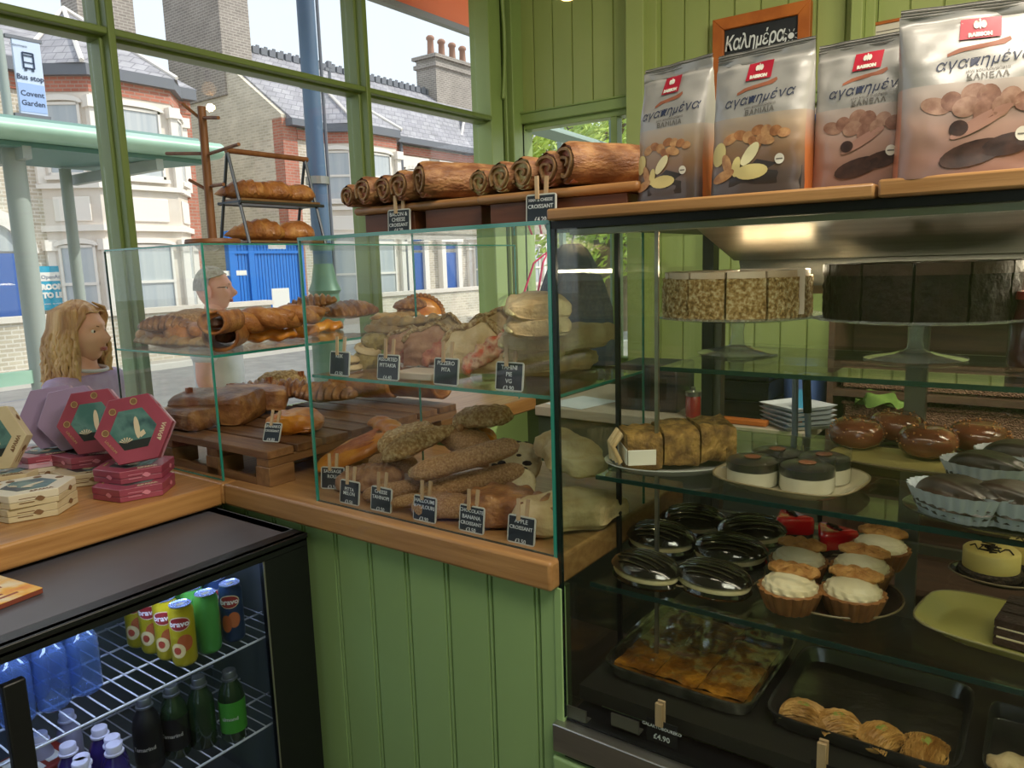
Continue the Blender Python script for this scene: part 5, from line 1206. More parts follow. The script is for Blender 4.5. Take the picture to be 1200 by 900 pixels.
# mousse portions
pm_ = P2(925, 568); plate((pm_[0], pm_[1], Z2), .135, .115, 'rounded square cream plate with four mousse portions, middle shelf', cer, n=3.2, rz=R(-6), rim=.020, rimmat=rimb)
mg1 = M('white_mousse', '#d9d2c0', .5, c2='#c8bfa8', scale=20); mg2 = M('dark_berry_layer', '#3a3026', .35, c2='#22202a', scale=30, coat=.4)
film = glass_mat('clear_film', (.96, .97, .96), 2.0, .05)
for i, (dx, dy, lab) in enumerate(((-.055, -.03, 'mousse portion with white base, front left on the square plate'), (.035, -.025, 'mousse portion with dark glossy top, front right on the square plate'), (-.035, .045, 'mousse portion in clear film, back left on the square plate'), (.045, .045, 'mousse portion in clear film, back right on the square plate'))):
    t = T('mousse_cake', lab, 'cake', (pm_[0]+dx*1.12, pm_[1]+dy*1.12, Z2+.0055), group='mousse portions on the square plate'); t.scale = (1.18, 1.18, 1.1)
    MB().lathe([(0, 0), (.040, 0), (.041, .004), (.041, .026)], 28, capt=True).build('mousse', mg1, t, smooth=50)
    MB().lathe([(.041, .026), (.0412, .040), (.034, .044), (0, .045)], 28, fn=lambda a, k: 1+.012*math.sin(5*a)).build('berry_layer', mg2, t, smooth=50)
    MB().lathe([(.0425, 0), (.0425, .058)], 28, capb=False, capt=False).build('clear_collar', film, t, smooth=60)
    MB().lathe([(.012, .044), (.014, .047), (0, .05)], 12).build('garnish', M('garnish_brown', '#7c4a34', .5), t, smooth=60)
# chocolate buns on tray
pb_ = P2(1063, 545); plate((pb_[0]+.01, pb_[1]+.005, Z2), .165, .085, 'pale oval tray with four chocolate buns, back of the middle shelf', board_y, n=2.6, rz=R(-4), rim=.010, rimmat=rimb)
bunm = M('chocolate_glaze', '#5a2f1c', .22, c2='#8a5036', scale=14, coat=.7, bump=.08, bscale=60); nutc = M('nut_crumbs', '#b07a45', .6)
for i, (px, py, lab) in enumerate(((1003, 527, 'chocolate-glazed bun furthest left on the bun tray'), (1050, 518, 'chocolate-glazed bun at the back of the bun tray'), (1086, 538, 'nut-sprinkled chocolate bun in the middle front of the bun tray'), (1146, 533, 'chocolate-glazed bun furthest right on the bun tray'))):
    q_ = P2(px, py); t = T('chocolate_bun', lab, 'bun', (q_[0], q_[1], Z2+.0055), R(40*i), 'chocolate buns on the bun tray'); t.scale = (1.3, 1.3, 1.15)
    b = MB(); b.grid(lambda u, v: Vector(((.012+.036*math.sin(PI*u)**.7*1.0)*math.cos(2*PI*v) if 0 else (.046*math.sin(PI*u)**.6)*math.cos(2*PI*v), .046*math.sin(PI*u)**.6*math.sin(2*PI*v), .030-.030*math.cos(PI*u)+.002*nz((u*3, v*3, i)))), 16, 26, cv=True); b.build('glazed_dough', bunm, t, smooth=80)
    c = MB(); rn = random.Random(i)
    for k in range(60):
        a, u = rn.uniform(0, 2*PI), rn.uniform(.45, .95); rr_ = .0465*math.sin(PI*u)**.6; c.add(*ball((rr_*math.cos(a), rr_*math.sin(a), .031-.0305*math.cos(PI*u)), rn.uniform(.0010, .0021), 5, 4))
    tag(c.build('nut_crumbs', nutc, t), kind='stuff')
# dark muffin cakes in paper
pf_ = P2(1150, 612); plate((pf_[0]+.035, pf_[1]+.02, Z2), .155, .10, 'dark round tray with ridged chocolate cakes in paper cases, right end of the middle shelf', cer_d, rz=0, rim=.012)
ridm = M('ridged_chocolate', '#1c1310', .42, c2='#33211a', scale=20, coat=.12); papm = M('white_paper_case', '#b9c0c6', .6)
for i, (px, py, lab) in enumerate(((1122, 610, 'ridged dark chocolate cake in a white paper case, front left of the tray'), (1188, 618, 'ridged dark chocolate cake in a white paper case, cut by the right picture edge'), (1158, 575, 'ridged dark chocolate cake at the back of the tray'), (1196, 560, 'ridged dark chocolate cake at the back right of the tray'))):
    q_ = P2(px, py); t = T('chocolate_cake_portion', lab, 'cake', (q_[0], q_[1], Z2+.007), R(-20+10*i), 'ridged chocolate cakes in paper cases'); t.scale = (1.35, 1.35, 1.35)
    blob(MB(), .105, .075, .062, prof=lambda t_: math.sin(PI*t_)**.45, na=.001, nu=50, rid=lambda t_, a: .0034*math.sin(14*math.sin(a)+6*t_), flat=.6, nv=44).build('ridged_cake', ridm, t, smooth=70)
    def pc(u, v):
        a = 2*PI*u; w1 = 1+.03*math.cos(26*a); return Vector((.055*w1*(.78+.30*v)*math.cos(a), .041*w1*(.78+.32*v)*math.sin(a), .001+.035*v))
    o = MB().grid(pc, 104, 4, cu=True).build('paper_case', papm, t, smooth=60)
# ---------------- lower shelf
def P3(px, py, z=Z3): return P2(px, py, z)
pw_ = P3(812, 668); plate((pw_[0], pw_[1], Z3), .150, .125, 'large dark plate with six glossy chocolate sandwich cakes, lower shelf', M('grey_glass_plate', '#55564f', .2, coat=.5), rim=.014, rimmat=rimb)
glz = M('glossy_dark_glaze', '#0f0e0b', .12, c2='#1b1a14', scale=12, coat=1.0); gls = M('glaze_stripes', '#3c382a', .16, coat=.9); crm = M('vanilla_cream', '#d2c08e', .5, c2='#e2d4a8', scale=40, bump=.2)
for i, (px, py, dz, lab) in enumerate(((757, 682, 0, 'glossy sandwich cake at the front left of the dark plate'), (836, 694, 0, 'glossy sandwich cake at the front right of the dark plate'), (775, 650, .012, 'glossy sandwich cake at the back left, in the middle row'), (855, 665, .010, 'glossy striped sandwich cake in the middle right'), (812, 628, .012, 'glossy sandwich cake at the very back of the dark plate'), (880, 640, .010, 'glossy striped sandwich cake at the back right'))):
    q_ = P3(px, py); t = T('sandwich_cake', lab, 'cake', (q_[0], q_[1], Z3+.006+dz), 0, 'glossy chocolate sandwich cakes', rot=(R(6 if dz else 0), R(0), R(-12+8*i))); t.scale = (1.36, 1.36, 1.12)
    def ov(z0, z1, r0, r1, dome=0): return MB().lathe([(0.0, z0), (r0, z0), (r1, (z0+z1)/2), (r0*.96, z1)]+([(r0*.8, z1+dome*.6), (r0*.45, z1+dome*.95), (0, z1+dome)] if dome else [(0, z1)]), 30)
    X = Matrix.Diagonal((1.15, .82, 1, 1))
    def mk(lst, nm, m, par): b = MB(); b.lathe(lst, 30, X); return b.build(nm, m, par, smooth=50)
    mk([(0, 0), (.046, 0), (.050, .006), (.047, .012)], 'bottom_cake', glz, t); mk([(.047, .012), (.0485, .017), (.047, .021)], 'cream_filling', crm, t)
    mk([(.047, .0205), (.0515, .026), (.047, .034), (.036, .042), (.02, .047), (0, .049)], 'glazed_top', glz, t)
    sb = MB()
    for k in range(7):
        y_ = -.030+.010*k; hw_ = .044*math.sqrt(max(.05, 1-(y_/.041)**2)); pts = []
        for j in range(9):
            x_ = -hw_+2*hw_*j/8; rr_ = math.sqrt((x_/1.15)**2+(y_/.82)**2)/.0515; z_ = .026+.024*max(0, 1-rr_**2.6)**.62; pts.append((x_, y_, z_))
        sb.tube(pts, .0014, 6)
    tag(sb.build('glaze_stripes', gls, t, smooth=60), kind='stuff')
# red heart cakes
ph_ = P3(952, 638); plate((ph_[0]-.0, ph_[1]-.0, Z3), .115, .070, 'small grey oval plate with two red glazed wedges, back of the lower shelf', M('grey_glass_plate', '#55564f'), rz=R(-12), rim=.010, rimmat=rimb)
redg = M('red_mirror_glaze', '#c4081a', .12, coat=1.0); dcr = M('dark_crumb_base', '#231a16', .8, c2='#4b3a2c', scale=150, bump=1, bscale=200)
for i, (px, py, lab) in enumerate(((925, 632, 'red glazed wedge cake, the left and further one'), (975, 650, 'red glazed wedge cake, the right and nearer one'))):
    q_ = P3(px, py); t = T('red_wedge_cake', lab, 'cake', (q_[0], q_[1], Z3+.005), R(-25+10*i), 'red glazed wedge cakes'); t.scale = (1.2, 1.2, 1.15)
    def tri(s_, n=12):
        P_t = [Vector((-.045, .028)), Vector((.042, .030)), Vector((.0, -.042))]; o_ = []
        for k in range(3):
            A, B_, C_ = P_t[k-1], P_t[k], P_t[(k+1) % 3]; a1 = B_+(A-B_)*.22; a2 = B_+(C_-B_)*.22
            for j in range(5):
                u = j/4; o_.append((a1*(1-u)**2+B_*2*u*(1-u)+a2*u*u)*s_)
        return o_
    b = MB(); lv = [(1.05, 0), (1.06, .018)]; vs = []; 
    p0 = tri(1.0); b.prism([(p.x, p.y, 0) for p in p0], (0, 0, .020)); b.build('crumb_base', dcr, t, smooth=30)
    b = MB(); rings = [(1.03, .016), (1.05, .022), (1.04, .040), (.98, .047), (.8, .049)]; N = len(p0); vs = []; fs = []
    for s_, z in rings: vs += [(p.x*s_, p.y*s_, z-(.004*abs(math.sin(j*1.9)) if z == .016 else 0)) for j, p in enumerate(p0)]
    for k in range(len(rings)-1):
        for j in range(N): fs.append((k*N+j, k*N+(j+1) % N, (k+1)*N+(j+1) % N, (k+1)*N+j))
    fs.append(tuple(range((len(rings)-1)*N, len(rings)*N))); b.add(vs, fs); b.build('red_glaze', redg, t, smooth=70)
    b = MB(); 
    for k in range(4): b.box((-.012+.008*k, .012-.004*k, .051), (.012, .006, .003), rz=k*.9)
    tag(b.build('chocolate_shards', choc, t), kind='stuff')
# cream tarts
pt_ = P3(975, 700); plate((pt_[0], pt_[1], Z3), .125, .120, 'dark round plate with five cream tarts, lower shelf front', cer_d, rim=.014, rimmat=rimb)
tartm = M('fluted_tart_shell', '#7a4a24', .5, c2='#9a6838', scale=20, bump=.15, bscale=80); lidm = M('nutty_pastry_lid', '#a86c30', .55, c2='#d29a55', scale=60, bump=.8, bscale=140); crw = M('piped_cream', '#ddd0b0', .5, c2='#d2c29c', scale=20)
for i, (px, py, dz, lab) in enumerate(((925, 716, 0, 'cream tart at the front left of the tart plate'), (998, 722, 0, 'cream tart at the front right of the tart plate'), (935, 682, 0, 'cream tart at the back left of the tart plate'), (1008, 694, .004, 'cream tart in the middle right, behind the front right one'), (1030, 672, .010, 'brightly lit cream tart at the back right of the tart plate'))):
    q_ = P3(px, py); t = T('cream_tart', lab, 'tart', (q_[0], q_[1], Z3+.006+dz), R(25*i-30), 'cream tarts on the round plate'); t.scale = (1.22, 1.22, 1.18)
    MB().lathe([(0, 0), (.032, 0), (.036, .004), (.047, .036), (.044, .038), (.03, .030), (0, .030)], 72, fn=lambda a, k: 1+(.085*abs(math.sin(9*a))-.04 if 1 <= k <= 3 else 0)).build('fluted_shell', tartm, t, smooth=45)
    def cm(u, v):
        a = 2*PI*v; rr_ = .041*(1-u**2.2)**.5; tw = .0022*math.sin(14*a+u*9); return Vector(((rr_+tw*(1-u))*math.cos(a), (rr_+tw*(1-u))*math.sin(a), .033+.026*u+.003*math.sin(22*u+a*2)*(1-u)))
    MB().grid(cm, 22, 84, cv=True).build('piped_cream', crw, t, smooth=70)
    LX = Matrix.Rotation(R(-(25*i-30)), 4, 'Z')
    b = MB(); b.grid(lambda u, v: Vector(((.040*math.sin(PI*u)**.6)*math.cos(2*PI*v), (.020*math.sin(PI*u)**.6)*math.sin(2*PI*v)+.018, .056-.007*math.cos(PI*u)+.003*nz((u*4, v*6, i), 2)+.10*(.02*math.sin(PI*u)**.6)*math.sin(2*PI*v)+.004*abs(math.sin(9*2*PI*v*.5)))), 12, 40, cv=True, X=LX); b.build('pastry_lid', lidm, t, smooth=70)
# mini cheesecakes
pc_ = P3(1168, 680); plate((pc_[0], pc_[1], Z3), .085, .060, 'black round plate with a small yellow cheesecake, lower shelf right', M('black_plate', '#131211', .25, coat=.6), rim=.012, rimmat=rimb)
for i, (px, py, lab) in enumerate(((1160, 676, 'small yellow round cheesecake with chocolate drizzle'), (1214, 668, 'small yellow cheesecake cut off by the right picture edge'))):
    q_ = P3(px, py); t = T('mini_cheesecake', lab, 'cake', (q_[0], q_[1], Z3+.007)); t.scale = (1.35, 1.35, 1.25)
    MB().lathe([(0, 0), (.042, 0), (.043, .008), (.039, .012), (0, .012)], 40, fn=lambda a, k: 1+.05*nz((math.cos(a)*6, math.sin(a)*6, k*3))).build('crumb_base', dcr, t, smooth=30)
    MB().lathe([(.0375, .010), (.038, .013), (.038, .040), (.0355, .043), (0, .0435)], 36).build('cheesecake', M('yellow_cheesecake', '#d9c06a', .45, c2='#e6d185', scale=14, bump=.1), t, smooth=50)
    b = MB(); pts = [(-.028+.0056*k, .014*math.sin(k*2.4)-.002, .0442) for k in range(11)]; b.tube(pts, .0012, 5).tube([(p[1], p[0]*.8, .0442) for p in pts], .0012, 5).add(*ball((0, .004, .0445), .005, 8, 5, (1.5, 1, .5))); tag(b.build('chocolate_drizzle', choc, t), kind='stuff')
# yellow plate with layered slices
py_ = P3(1165, 745); YP = (py_[0]+.055, py_[1]+.005, Z3)
plate(YP, .175, .105, 'yellow rectangular plate with layered chocolate slices, lower shelf front right', cer_y, n=4.0, rz=R(-8), rim=.020, rimmat=M('plate_gold_rim', '#8b8358', .3, coat=.5), flat_=.82)
for i in range(3):
    t = T('layered_chocolate_slice', ['dark layered cake slice nearest the glass on the yellow plate', 'dark layered cake slice in the middle of the yellow plate', 'dark layered cake slice at the back of the yellow plate'][i], 'cake', (YP[0]+.022+.006*i, YP[1]-.045+.042*i, Z3+.0065), R(-8), 'dark layered slices on the yellow plate')
    b = MB(); z = 0; L_ = .165
    for k, (dz, nm, m) in enumerate(((.013, 'sponge', choc), (.004, 'cream_layer', crw), (.013, 'sponge', choc), (.003, 'cream_layer', crw), (.013, 'sponge', choc))):
        MB().bb((-.075+.004*(k % 2), -.019, z), (.095, .019, z+dz)).build(nm, M('sponge_brown', '#2a1713', .6, c2='#3b221b', scale=60, bump=.6, bscale=120) if nm == 'sponge' else m, t, bevel=.0015); z += dz
# ---------------- trays on the deck
foil = M('foil_tray', '#b5b7ae', .22, metal=.9, bump=.3, bscale=60, c2='#6a6c66', scale=30)
def tray(corners, label, name='baking_tray', mat=None, hh=.03, rimw=.006):
    """corners fl fr br bl as px at deck height"""
    c = [H(p[0], p[1], 2, ZD+.03) for p in corners]
    x0 = (c[0].x+c[3].x)/2; x1_ = (c[1].x+c[2].x)/2; y0 = (c[0].y+c[1].y)/2; y1_ = (c[2].y+c[3].y)/2
    y0 = max(y0, YF+.085)
    t = T(name, label, 'tray', ((x0+x1_)/2, (y0+y1_)/2, ZD+.001)); a, b = (x1_-x0)/2, (y1_-y0)/2; m = mat or foil; N = 64
    vs = []; fs = []; pr = [(.90, 0), (.93, .003), (.985, hh), (1.0, hh+.001), (1.0, hh+.004), (.97, hh+.003), (.915, .006), (.88, .004)]
    for s_, z in pr:
        for i in range(N):
            w = 1+(.004*math.sin(i*2.7) if s_ > .95 else 0); an = 2*PI*i/N; vs.append((a*s_*w*sg(math.cos(an), 9), b*s_*w*sg(math.sin(an), 9), z))
    for i in range(len(pr)-1):
        for j in range(N):
            k = (j+1) % N; fs.append((i*N+j, i*N+k, (i+1)*N+k, (i+1)*N+j))
    fs.append(tuple(range(N))[::-1]); fs.append(tuple(range((len(pr)-1)*N, len(pr)*N)))
    MB().add(vs, fs).build('pan', m, t, smooth=40); return t, a, b
tA, a, b = tray(((708, 782), (888, 835), (930, 750), (778, 700)), 'foil-lined tray of orange-brown custard pastry under cling film')
gal = T('custard_pastry', 'orange-brown crinkled custard pastry filling the foil tray with one portion cut away', 'pastry', tuple(tA.location+Vector((0, 0, .0065))))
galm = M('crinkled_filo', '#7a4a18', .35, c2='#c98a2e', c3='#a2681f', scale=22, bump=.9, bscale=60, coat=.5)
def gf(u, v):
    x_ = (u-.5)*1.72*a; y_ = (v-.5)*1.68*b; return Vector((x_, y_, .020+.005*nz((x_*30, y_*30, 0), 1, 1)+.003*nz((x_*80, y_*80, 0), 1, 2)))
for (u0, u1, v0, v1) in ((0, .33, 0, .5), (.335, .66, 0, .5), (.665, 1, 0, .5), (0, .33, .505, 1), (.335, .66, .505, 1), (.665, 1, .505, .80)):
    m = MB(); m.grid(lambda u, v: gf(u0+(u1-u0)*u, v0+(v1-v0)*v), 20, 16)
    p = [gf(u0, v0), gf(u1, v0), gf(u1, v1), gf(u0, v1)]
    for i in range(4):
        A, B_ = p[i], p[(i+1) % 4]; m.add([A-Vector((0, 0, .002)), B_-Vector((0, 0, .002)), Vector((B_.x, B_.y, 0)), Vector((A.x, A.y, 0))], [(0, 1, 2, 3)])
    m.build('portion', galm, gal, smooth=60)
cf_ = T('cling_film', 'crumpled shiny clear film stretched over the custard pastry tray', 'film', tuple(tA.location+Vector((0, 0, .040))))
cl = MB(); cl.grid(lambda u, v: Vector(((u-.5)*2.0*a, (v-.5)*2.0*b, .003+.006*max(0, 1-abs(2*u-1)**4)*nz((u*7, v*7, 0), 1, 4)+.004*nz((u*16+v*5, v*4, 0), 1, 5)-.004*(abs(2*u-1)**8)*0)), 50, 36)
cl.build('film_sheet', glass_mat('film_glossy', (.97, .96, .9), 3.0, .08), cf_, smooth=80)
syr = M('dark_syrup_tray', '#1c1b15', .15, c2='#2a281e', scale=9, coat=1, bump=.25, bscale=30)
tB, a, b = tray(((898, 842), (1130, 905), (1140, 812), (940, 748)), 'dark metal tray with syrup and four shredded pastry nests', mat=M('dark_tray_metal', '#5a5c5a', .25, metal=.8))
MB().add([(-a*.9, -b*.88, .0062), (a*.9, -b*.88, .0062), (a*.9, b*.88, .0062), (-a*.9, b*.88, .0062)], [(0, 1, 2, 3)]).build('syrup', syr, tB)
kat = M('shredded_pastry', '#9a6a2c', .5, c2='#cf9f58', scale=30, stretch=(1, 1, 1), bump=.3, bscale=80, rnd=.06); pis = M('pistachio_dust', '#6f7a2c', .8, c2='#8f9440', scale=80)
for i, (px, py, lab) in enumerate(((938, 846, 'shredded pastry nest furthest left in the dark tray'), (980, 858, 'shredded pastry nest second from the left in the dark tray'), (1032, 870, 'shredded pastry nest third from the left in the dark tray'), (1084, 884, 'shredded pastry nest furthest right in the dark tray'))):
    q_ = H(px, py, 2, ZD+.02); t = T('shredded_pastry_nest', lab, 'pastry', (q_.x, max(q_.y, tB.location.y-b+.042), ZD+.008), R(30*i), 'shredded pastry nests'); t.scale = (1.25, 1.25, 1.15)
    blob(MB(), .066, .052, .046, na=.002, seed=i, prof=lambda t_: math.sin(PI*t_)**.5, flat=.5).build('nest_core', kat, t, smooth=80)
    s_ = MB(); rn = random.Random(40+i)
    for k in range(150):
        a0 = rn.uniform(-.9, .9); y_ = rn.uniform(-1, 1); pts = []
        for j in range(7):
            uu = -1+2*j/6; th = uu*1.25; xx = .0335*math.sin(th)*(1-.15*y_*y_); yy = y_*.026+.004*math.sin(th*3+k); hh_ = .0115+.0245*math.cos(th)*math.sqrt(max(0, 1-y_*y_*.85))+rn.uniform(-.0006, .0012); pts.append((xx, yy, max(.001, hh_)))
        s_.tube(pts, .00055, 3, cap=False)
    tag(s_.build('pastry_strands', kat, t), kind='stuff')
    MB().add(*ball((0, 0, .033), .009, 10, 6, (1.3, 1, .45))).build('pistachio', pis, t, smooth=60)
tC, a, b = tray(((1152, 905), (1260, 930), (1255, 850), (1158, 818)), 'dark metal tray at the right picture edge with one pale pastry', mat=M('dark_tray_metal', '#3a3b3a'))
q_ = H(1185, 905, 2, ZD+.02); put('orange_roll', (q_.x+.02, q_.y+.03, ZD+.008), 20, 'pale pastry in the tray at the lower right picture corner', None, .8, 'pastry', {'glazed_dough': flour})
# signs on the deck front
v = H(778, 866, 1, YF+.03)
for px, lines, lab in ((775, ['GALAKTOBOUREKO', '£4.90'], 'black chalk sign reading GALAKTOBOUREKO clipped by a big wooden peg'), (964, ['KATAIFI', '£4.50'], 'black chalk sign under a big wooden peg at the bottom picture edge')):
    zb = ZD-.028; hgt = .05
    v = H(px, 876 if px < 900 else 925, 1, YF+.03); zb = v.z
    t = T('price_sign', lab, 'price sign', (v.x, YF+.03, max(zb, .554)))
    MB().bb((-.031 if px < 900 else -.02, -.001, 0), (.033, .0015, .048)).build('slate', M('plain_black_slate', '#15171c', .5), t)
    if px < 900:
        text(lines[0], .0088, chalk, t, FY((.001, -.0016, .034)), bold=.0001, extrude=.0002); text(lines[1], .0155, chalk, t, FY((.001, -.0016, .014)), bold=.0002, extrude=.0002)
    MB().bb((-.010, -.008, .040), (.005, -.0015, .088)).bb((-.009, .0018, .036), (.006, .007, .090)).build('wooden_peg', peg, t, bevel=.001)
# ================================================================ COOKIE BAGS
silver = M('pearl_bag_foil', '#a8a6a2', .38, metal=.2, coat=.3, bump=.10, bscale=18)
def rampmat(name, stops, rough=.4, axis=2):
    if name in MATS: return MATS[name]
    m = M(name, stops[0][1], rough, coat=.35); nt = m.node_tree; L = nt.links.new; b = nt.nodes['Principled BSDF']
    tc = nd(nt, 'ShaderNodeTexCoord'); sp = nd(nt, 'ShaderNodeSeparateXYZ'); rp = nd(nt, 'ShaderNodeValToRGB'); mr = nd(nt, 'ShaderNodeMapRange'); mr.inputs[2].default_value = .25
    L(tc.outputs['Object'], sp.inputs[0]); L(sp.outputs[axis], mr.inputs[0]); L(mr.outputs[0], rp.inputs[0]); L(rp.outputs[0], b.inputs['Base Color'])
    r = rp.color_ramp; r.elements[0].position = stops[0][0]; r.elements[0].color = c4(hexc(stops[0][1])); r.elements[1].position = stops[-1][0]; r.elements[1].color = c4(hexc(stops[-1][1]))
    for p, c in stops[1:-1]: e = r.elements.new(p); e.color = c4(hexc(c))
    return m
pr_v = rampmat('vanilla_bag_print', [(.0, '#4a403c'), (.12, '#5a4c46'), (.26, '#8a6a4e'), (.42, '#a9937a'), (.56, '#b5aea4')])
pr_c = rampmat('cinnamon_bag_print', [(.0, '#8a6a60'), (.10, '#9a7263'), (.26, '#b08e80'), (.42, '#b8a79e'), (.56, '#b9b3ae')])
sd_v = rampmat('bag_side_print', [(.0, '#b5622c'), (.25, '#b26a3c'), (.45, '#a58e80'), (.6, '#bcbab6')])
sd_c = rampmat('bag_side_print_peach', [(.0, '#d98a6a'), (.3, '#d8937a'), (.5, '#c8aaa0'), (.6, '#c6c4c0')])
logo_r = M('logo_red', '#b01c34', .45); ink_b = M('ink_blue', '#2c3550', .5); ink_g = M('ink_grey', '#6c6862', .5); cook = M('cookie_print', '#b07a4c', .5, c2='#8e5c38', scale=90); cook2 = M('cookie_print_light', '#c79a68', .5, c2='#a3714a', scale=90)
cookc = M('cinnamon_cookie_print', '#7c5546', .5, c2='#9a7260', scale=90); cookc2 = M('cinnamon_cookie_print_light', '#8c6654', .5, c2='#a88470', scale=90)
van = M('vanilla_petal_print', '#d8c987', .5); van2 = M('vanilla_petal_pale', '#e4dcae', .5); stick = M('cinnamon_stick_print', '#33221f', .5, c2='#4a322b', scale=60); pinkp = M('bag_spoon_print', '#9c5e44', .5); palebar = M('best_before_white', '#e0ddcf', .5)
def bag(loc, rz, w_, h_, dp_, kind, label, seed=0, lean=0, name='cookie_bag', roll=0):
    t = T(name, label, 'bag', loc, rot=(R(lean), R(roll), R(rz)), group=None)
    N = 60; sw_ = lambda v: w_/2*(1-.05*math.sin(PI*v)*.6+.02*v)
    def bd(v): return dp_/2*max(.012, (1-v**3.0)**.85) if v < .93 else dp_/2*.02
    def P(a, v):
        n = 4.5-2.0*v; x_ = sw_(v)*sg(math.cos(a), n); y_ = bd(v)*sg(math.sin(a), n)
        k = .0035*nz((x_*14, v*4, math.sin(a)*.6), 1, seed)+.002*nz((x_*40, v*11, math.sin(a)), 1, seed+1)
        if v < .06: k *= v/.06
        y_ += k*(1 if v < .9 else 2.0)
        z_ = h_*v+(.004*nz((x_*12, 0, 0), 1, seed+2) if v > .97 else 0)
        return Vector((x_, y_, z_))
    NV = 44
    for nm, a0, a1, lo, hi in (('front_foil', 1.10*PI, 1.90*PI, 0, 1), ('side_foil', 1.90*PI, 3.10*PI, 0, 1)):
        for part, v0, v1 in (('lower_print', 0, .55), ('upper_foil', .55, 1)):
            mt = silver if part == 'upper_foil' else ({'v': pr_v, 'c': pr_c}[kind] if nm == 'front_foil' else {'v': sd_v, 'c': sd_c}[kind])
            MB().grid(lambda u, v: P(a0+(a1-a0)*u, v0+(v1-v0)*v), 30, 24).build(('front_' if nm == 'front_foil' else 'side_')+part, mt, t, smooth=75)
    def F(x_, z_, off=.0006):     # front surface
        v = min(max(z_/h_, 0), .995); n = 4.5-2.0*v; u = min(.985, abs(x_)/sw_(v)); c = u**(n/2); a = -math.acos(min(1, c)) if x_ >= 0 else -(PI-math.acos(min(1, c)))
        p = P(a, v); return Vector((p.x, p.y-off, z_))
    def deco(name_, polys, m, off=.0007):
        b = MB()
        for pts in polys:
            cx_ = sum(p[0] for p in pts)/len(pts); cz_ = sum(p[1] for p in pts)/len(pts)
            vs = [F(cx_, cz_, off)]
            for s_ in (.5, 1): vs += [F(cx_+(p[0]-cx_)*s_, cz_+(p[1]-cz_)*s_, off) for p in pts]
            n_ = len(pts); fs = [(0, 1+j, 1+(j+1) % n_) for j in range(n_)]+[(1+j, 1+n_+j, 1+n_+(j+1) % n_, 1+(j+1) % n_) for j in range(n_)]
            b.add(vs, fs)
        return b.build(name_, m, t, smooth=80)
    W, Hh = w_, h_
    E = lambda x_, z_, a, b, rt=0, n_=18: [(W*x_+W*(a*math.cos(2*PI*k/n_)*math.cos(rt)-b*math.sin(2*PI*k/n_)*math.sin(rt)), Hh*z_+W*(a*math.cos(2*PI*k/n_)*math.sin(rt)+b*math.sin(2*PI*k/n_)*math.cos(rt))) for k in range(n_)]
    Q = lambda x0, z0, x1_, z1_, sh=0: [(W*(x0+(x1_-x0)*k/6), Hh*z0) for k in range(7)]+[(W*(x1_+sh-(x1_-x0)*k/6), Hh*z1_) for k in range(7)]
    deco('logo_patch', [Q(-.13, .80, .13, .925, .01)], logo_r, .0022)
    deco('logo_emblem', [E(-.023, .884, .018, .030), E(.0, .888, .009, .040), E(.023, .884, .018, .030)], palebar, .0030)
    deco('ribbon_stroke', [[(W*(x_-.10)*.85, Hh*z_) for x_, z_ in ((-.14, .725), (-.05, .752), (.1, .765), (.22, .775), (.32, .795), (.33, .775), (.28, .752), (.1, .738), (-.04, .728), (-.14, .708))]], pinkp)
    TS = min(W, .62*Hh)
    def tw(cx_, cz_, off=.0012, slope=0.0, sx=1.0):
        return lambda co: F(cx_*W+co.x*sx, cz_*Hh+co.y+slope*co.x, off+co.z*.2)
    text('RAISSON', TS*.050, palebar, t, None, extrude=.0002, bold=.0006, warp=tw(.0, .822, off=.0030))
    text('αγαπημένα', TS*.150, ink_b, t, None, extrude=.0001, shear=.25, space=1.02, warp=tw(.02, .668, slope=.06))
    text('μίνι κουλουράκια', TS*.046, ink_g, t, None, extrude=.0002, warp=tw(.05, .612, slope=.03))
    text('ΒΑΝΙΛΙΑ' if kind == 'v' else 'ΚΑΝΕΛΑ', TS*.080, ink_g, t, None, extrude=.0002, space=1.15, bold=.0002, warp=tw(.05, .573, slope=.03))
    if kind == 'v':
        for i, (x_, z_, a, b, rt) in enumerate(((-.24, .40, .085, .05, .5), (-.13, .42, .075, .05, -.3), (-.05, .40, .06, .06, 0), (.05, .44, .07, .05, .2), (.14, .43, .06, .055, 0), (.23, .42, .06, .05, .2), (.31, .40, .06, .045, 0), (.02, .36, .08, .05, -.6), (.13, .37, .10, .05, -.3))):
            deco('printed_cookie', [E(x_, z_, a, b, rt)], cook if i % 2 else cook2, .0008+.0001*i)
        for i, (x_, z_, a, b, rt, m) in enumerate(((-.36, .30, .12, .08, 1.3, van), (-.26, .22, .11, .05, 1.9, cook2), (-.02, .28, .13, .06, .9, van2), (-.16, .20, .10, .045, 1.4, van), (.0, .155, .17, .075, .05, van), (-.30, .14, .13, .05, .4, cook2))):
            deco('printed_petal', [E(x_, z_, a, b, rt)], m, .0017+.0001*i)
        deco('dark_print_area', [[(W*x_, Hh*z_) for x_, z_ in ((-.47, .005), (-.47, .10), (-.2, .14), (.05, .24), (.25, .20), (.47, .17), (.47, .005))]], M('dark_print', '#3a3433', .45), .0006)
    else:
        for i, (x_, z_, a, b, rt) in enumerate(((-.27, .42, .10, .06, -.3), (-.17, .44, .07, .07, 0), (-.03, .47, .085, .08, 0), (.06, .44, .08, .10, 0), (-.08, .40, .09, .07, .3), (.03, .36, .065, .09, 0), (.20, .44, .07, .07, 0), (.30, .41, .085, .07, 0), (.14, .39, .06, .07, 0))):
            deco('printed_cookie', [E(x_, z_, a, b, rt)], cookc if i % 2 else cookc2, .0008+.0001*i)
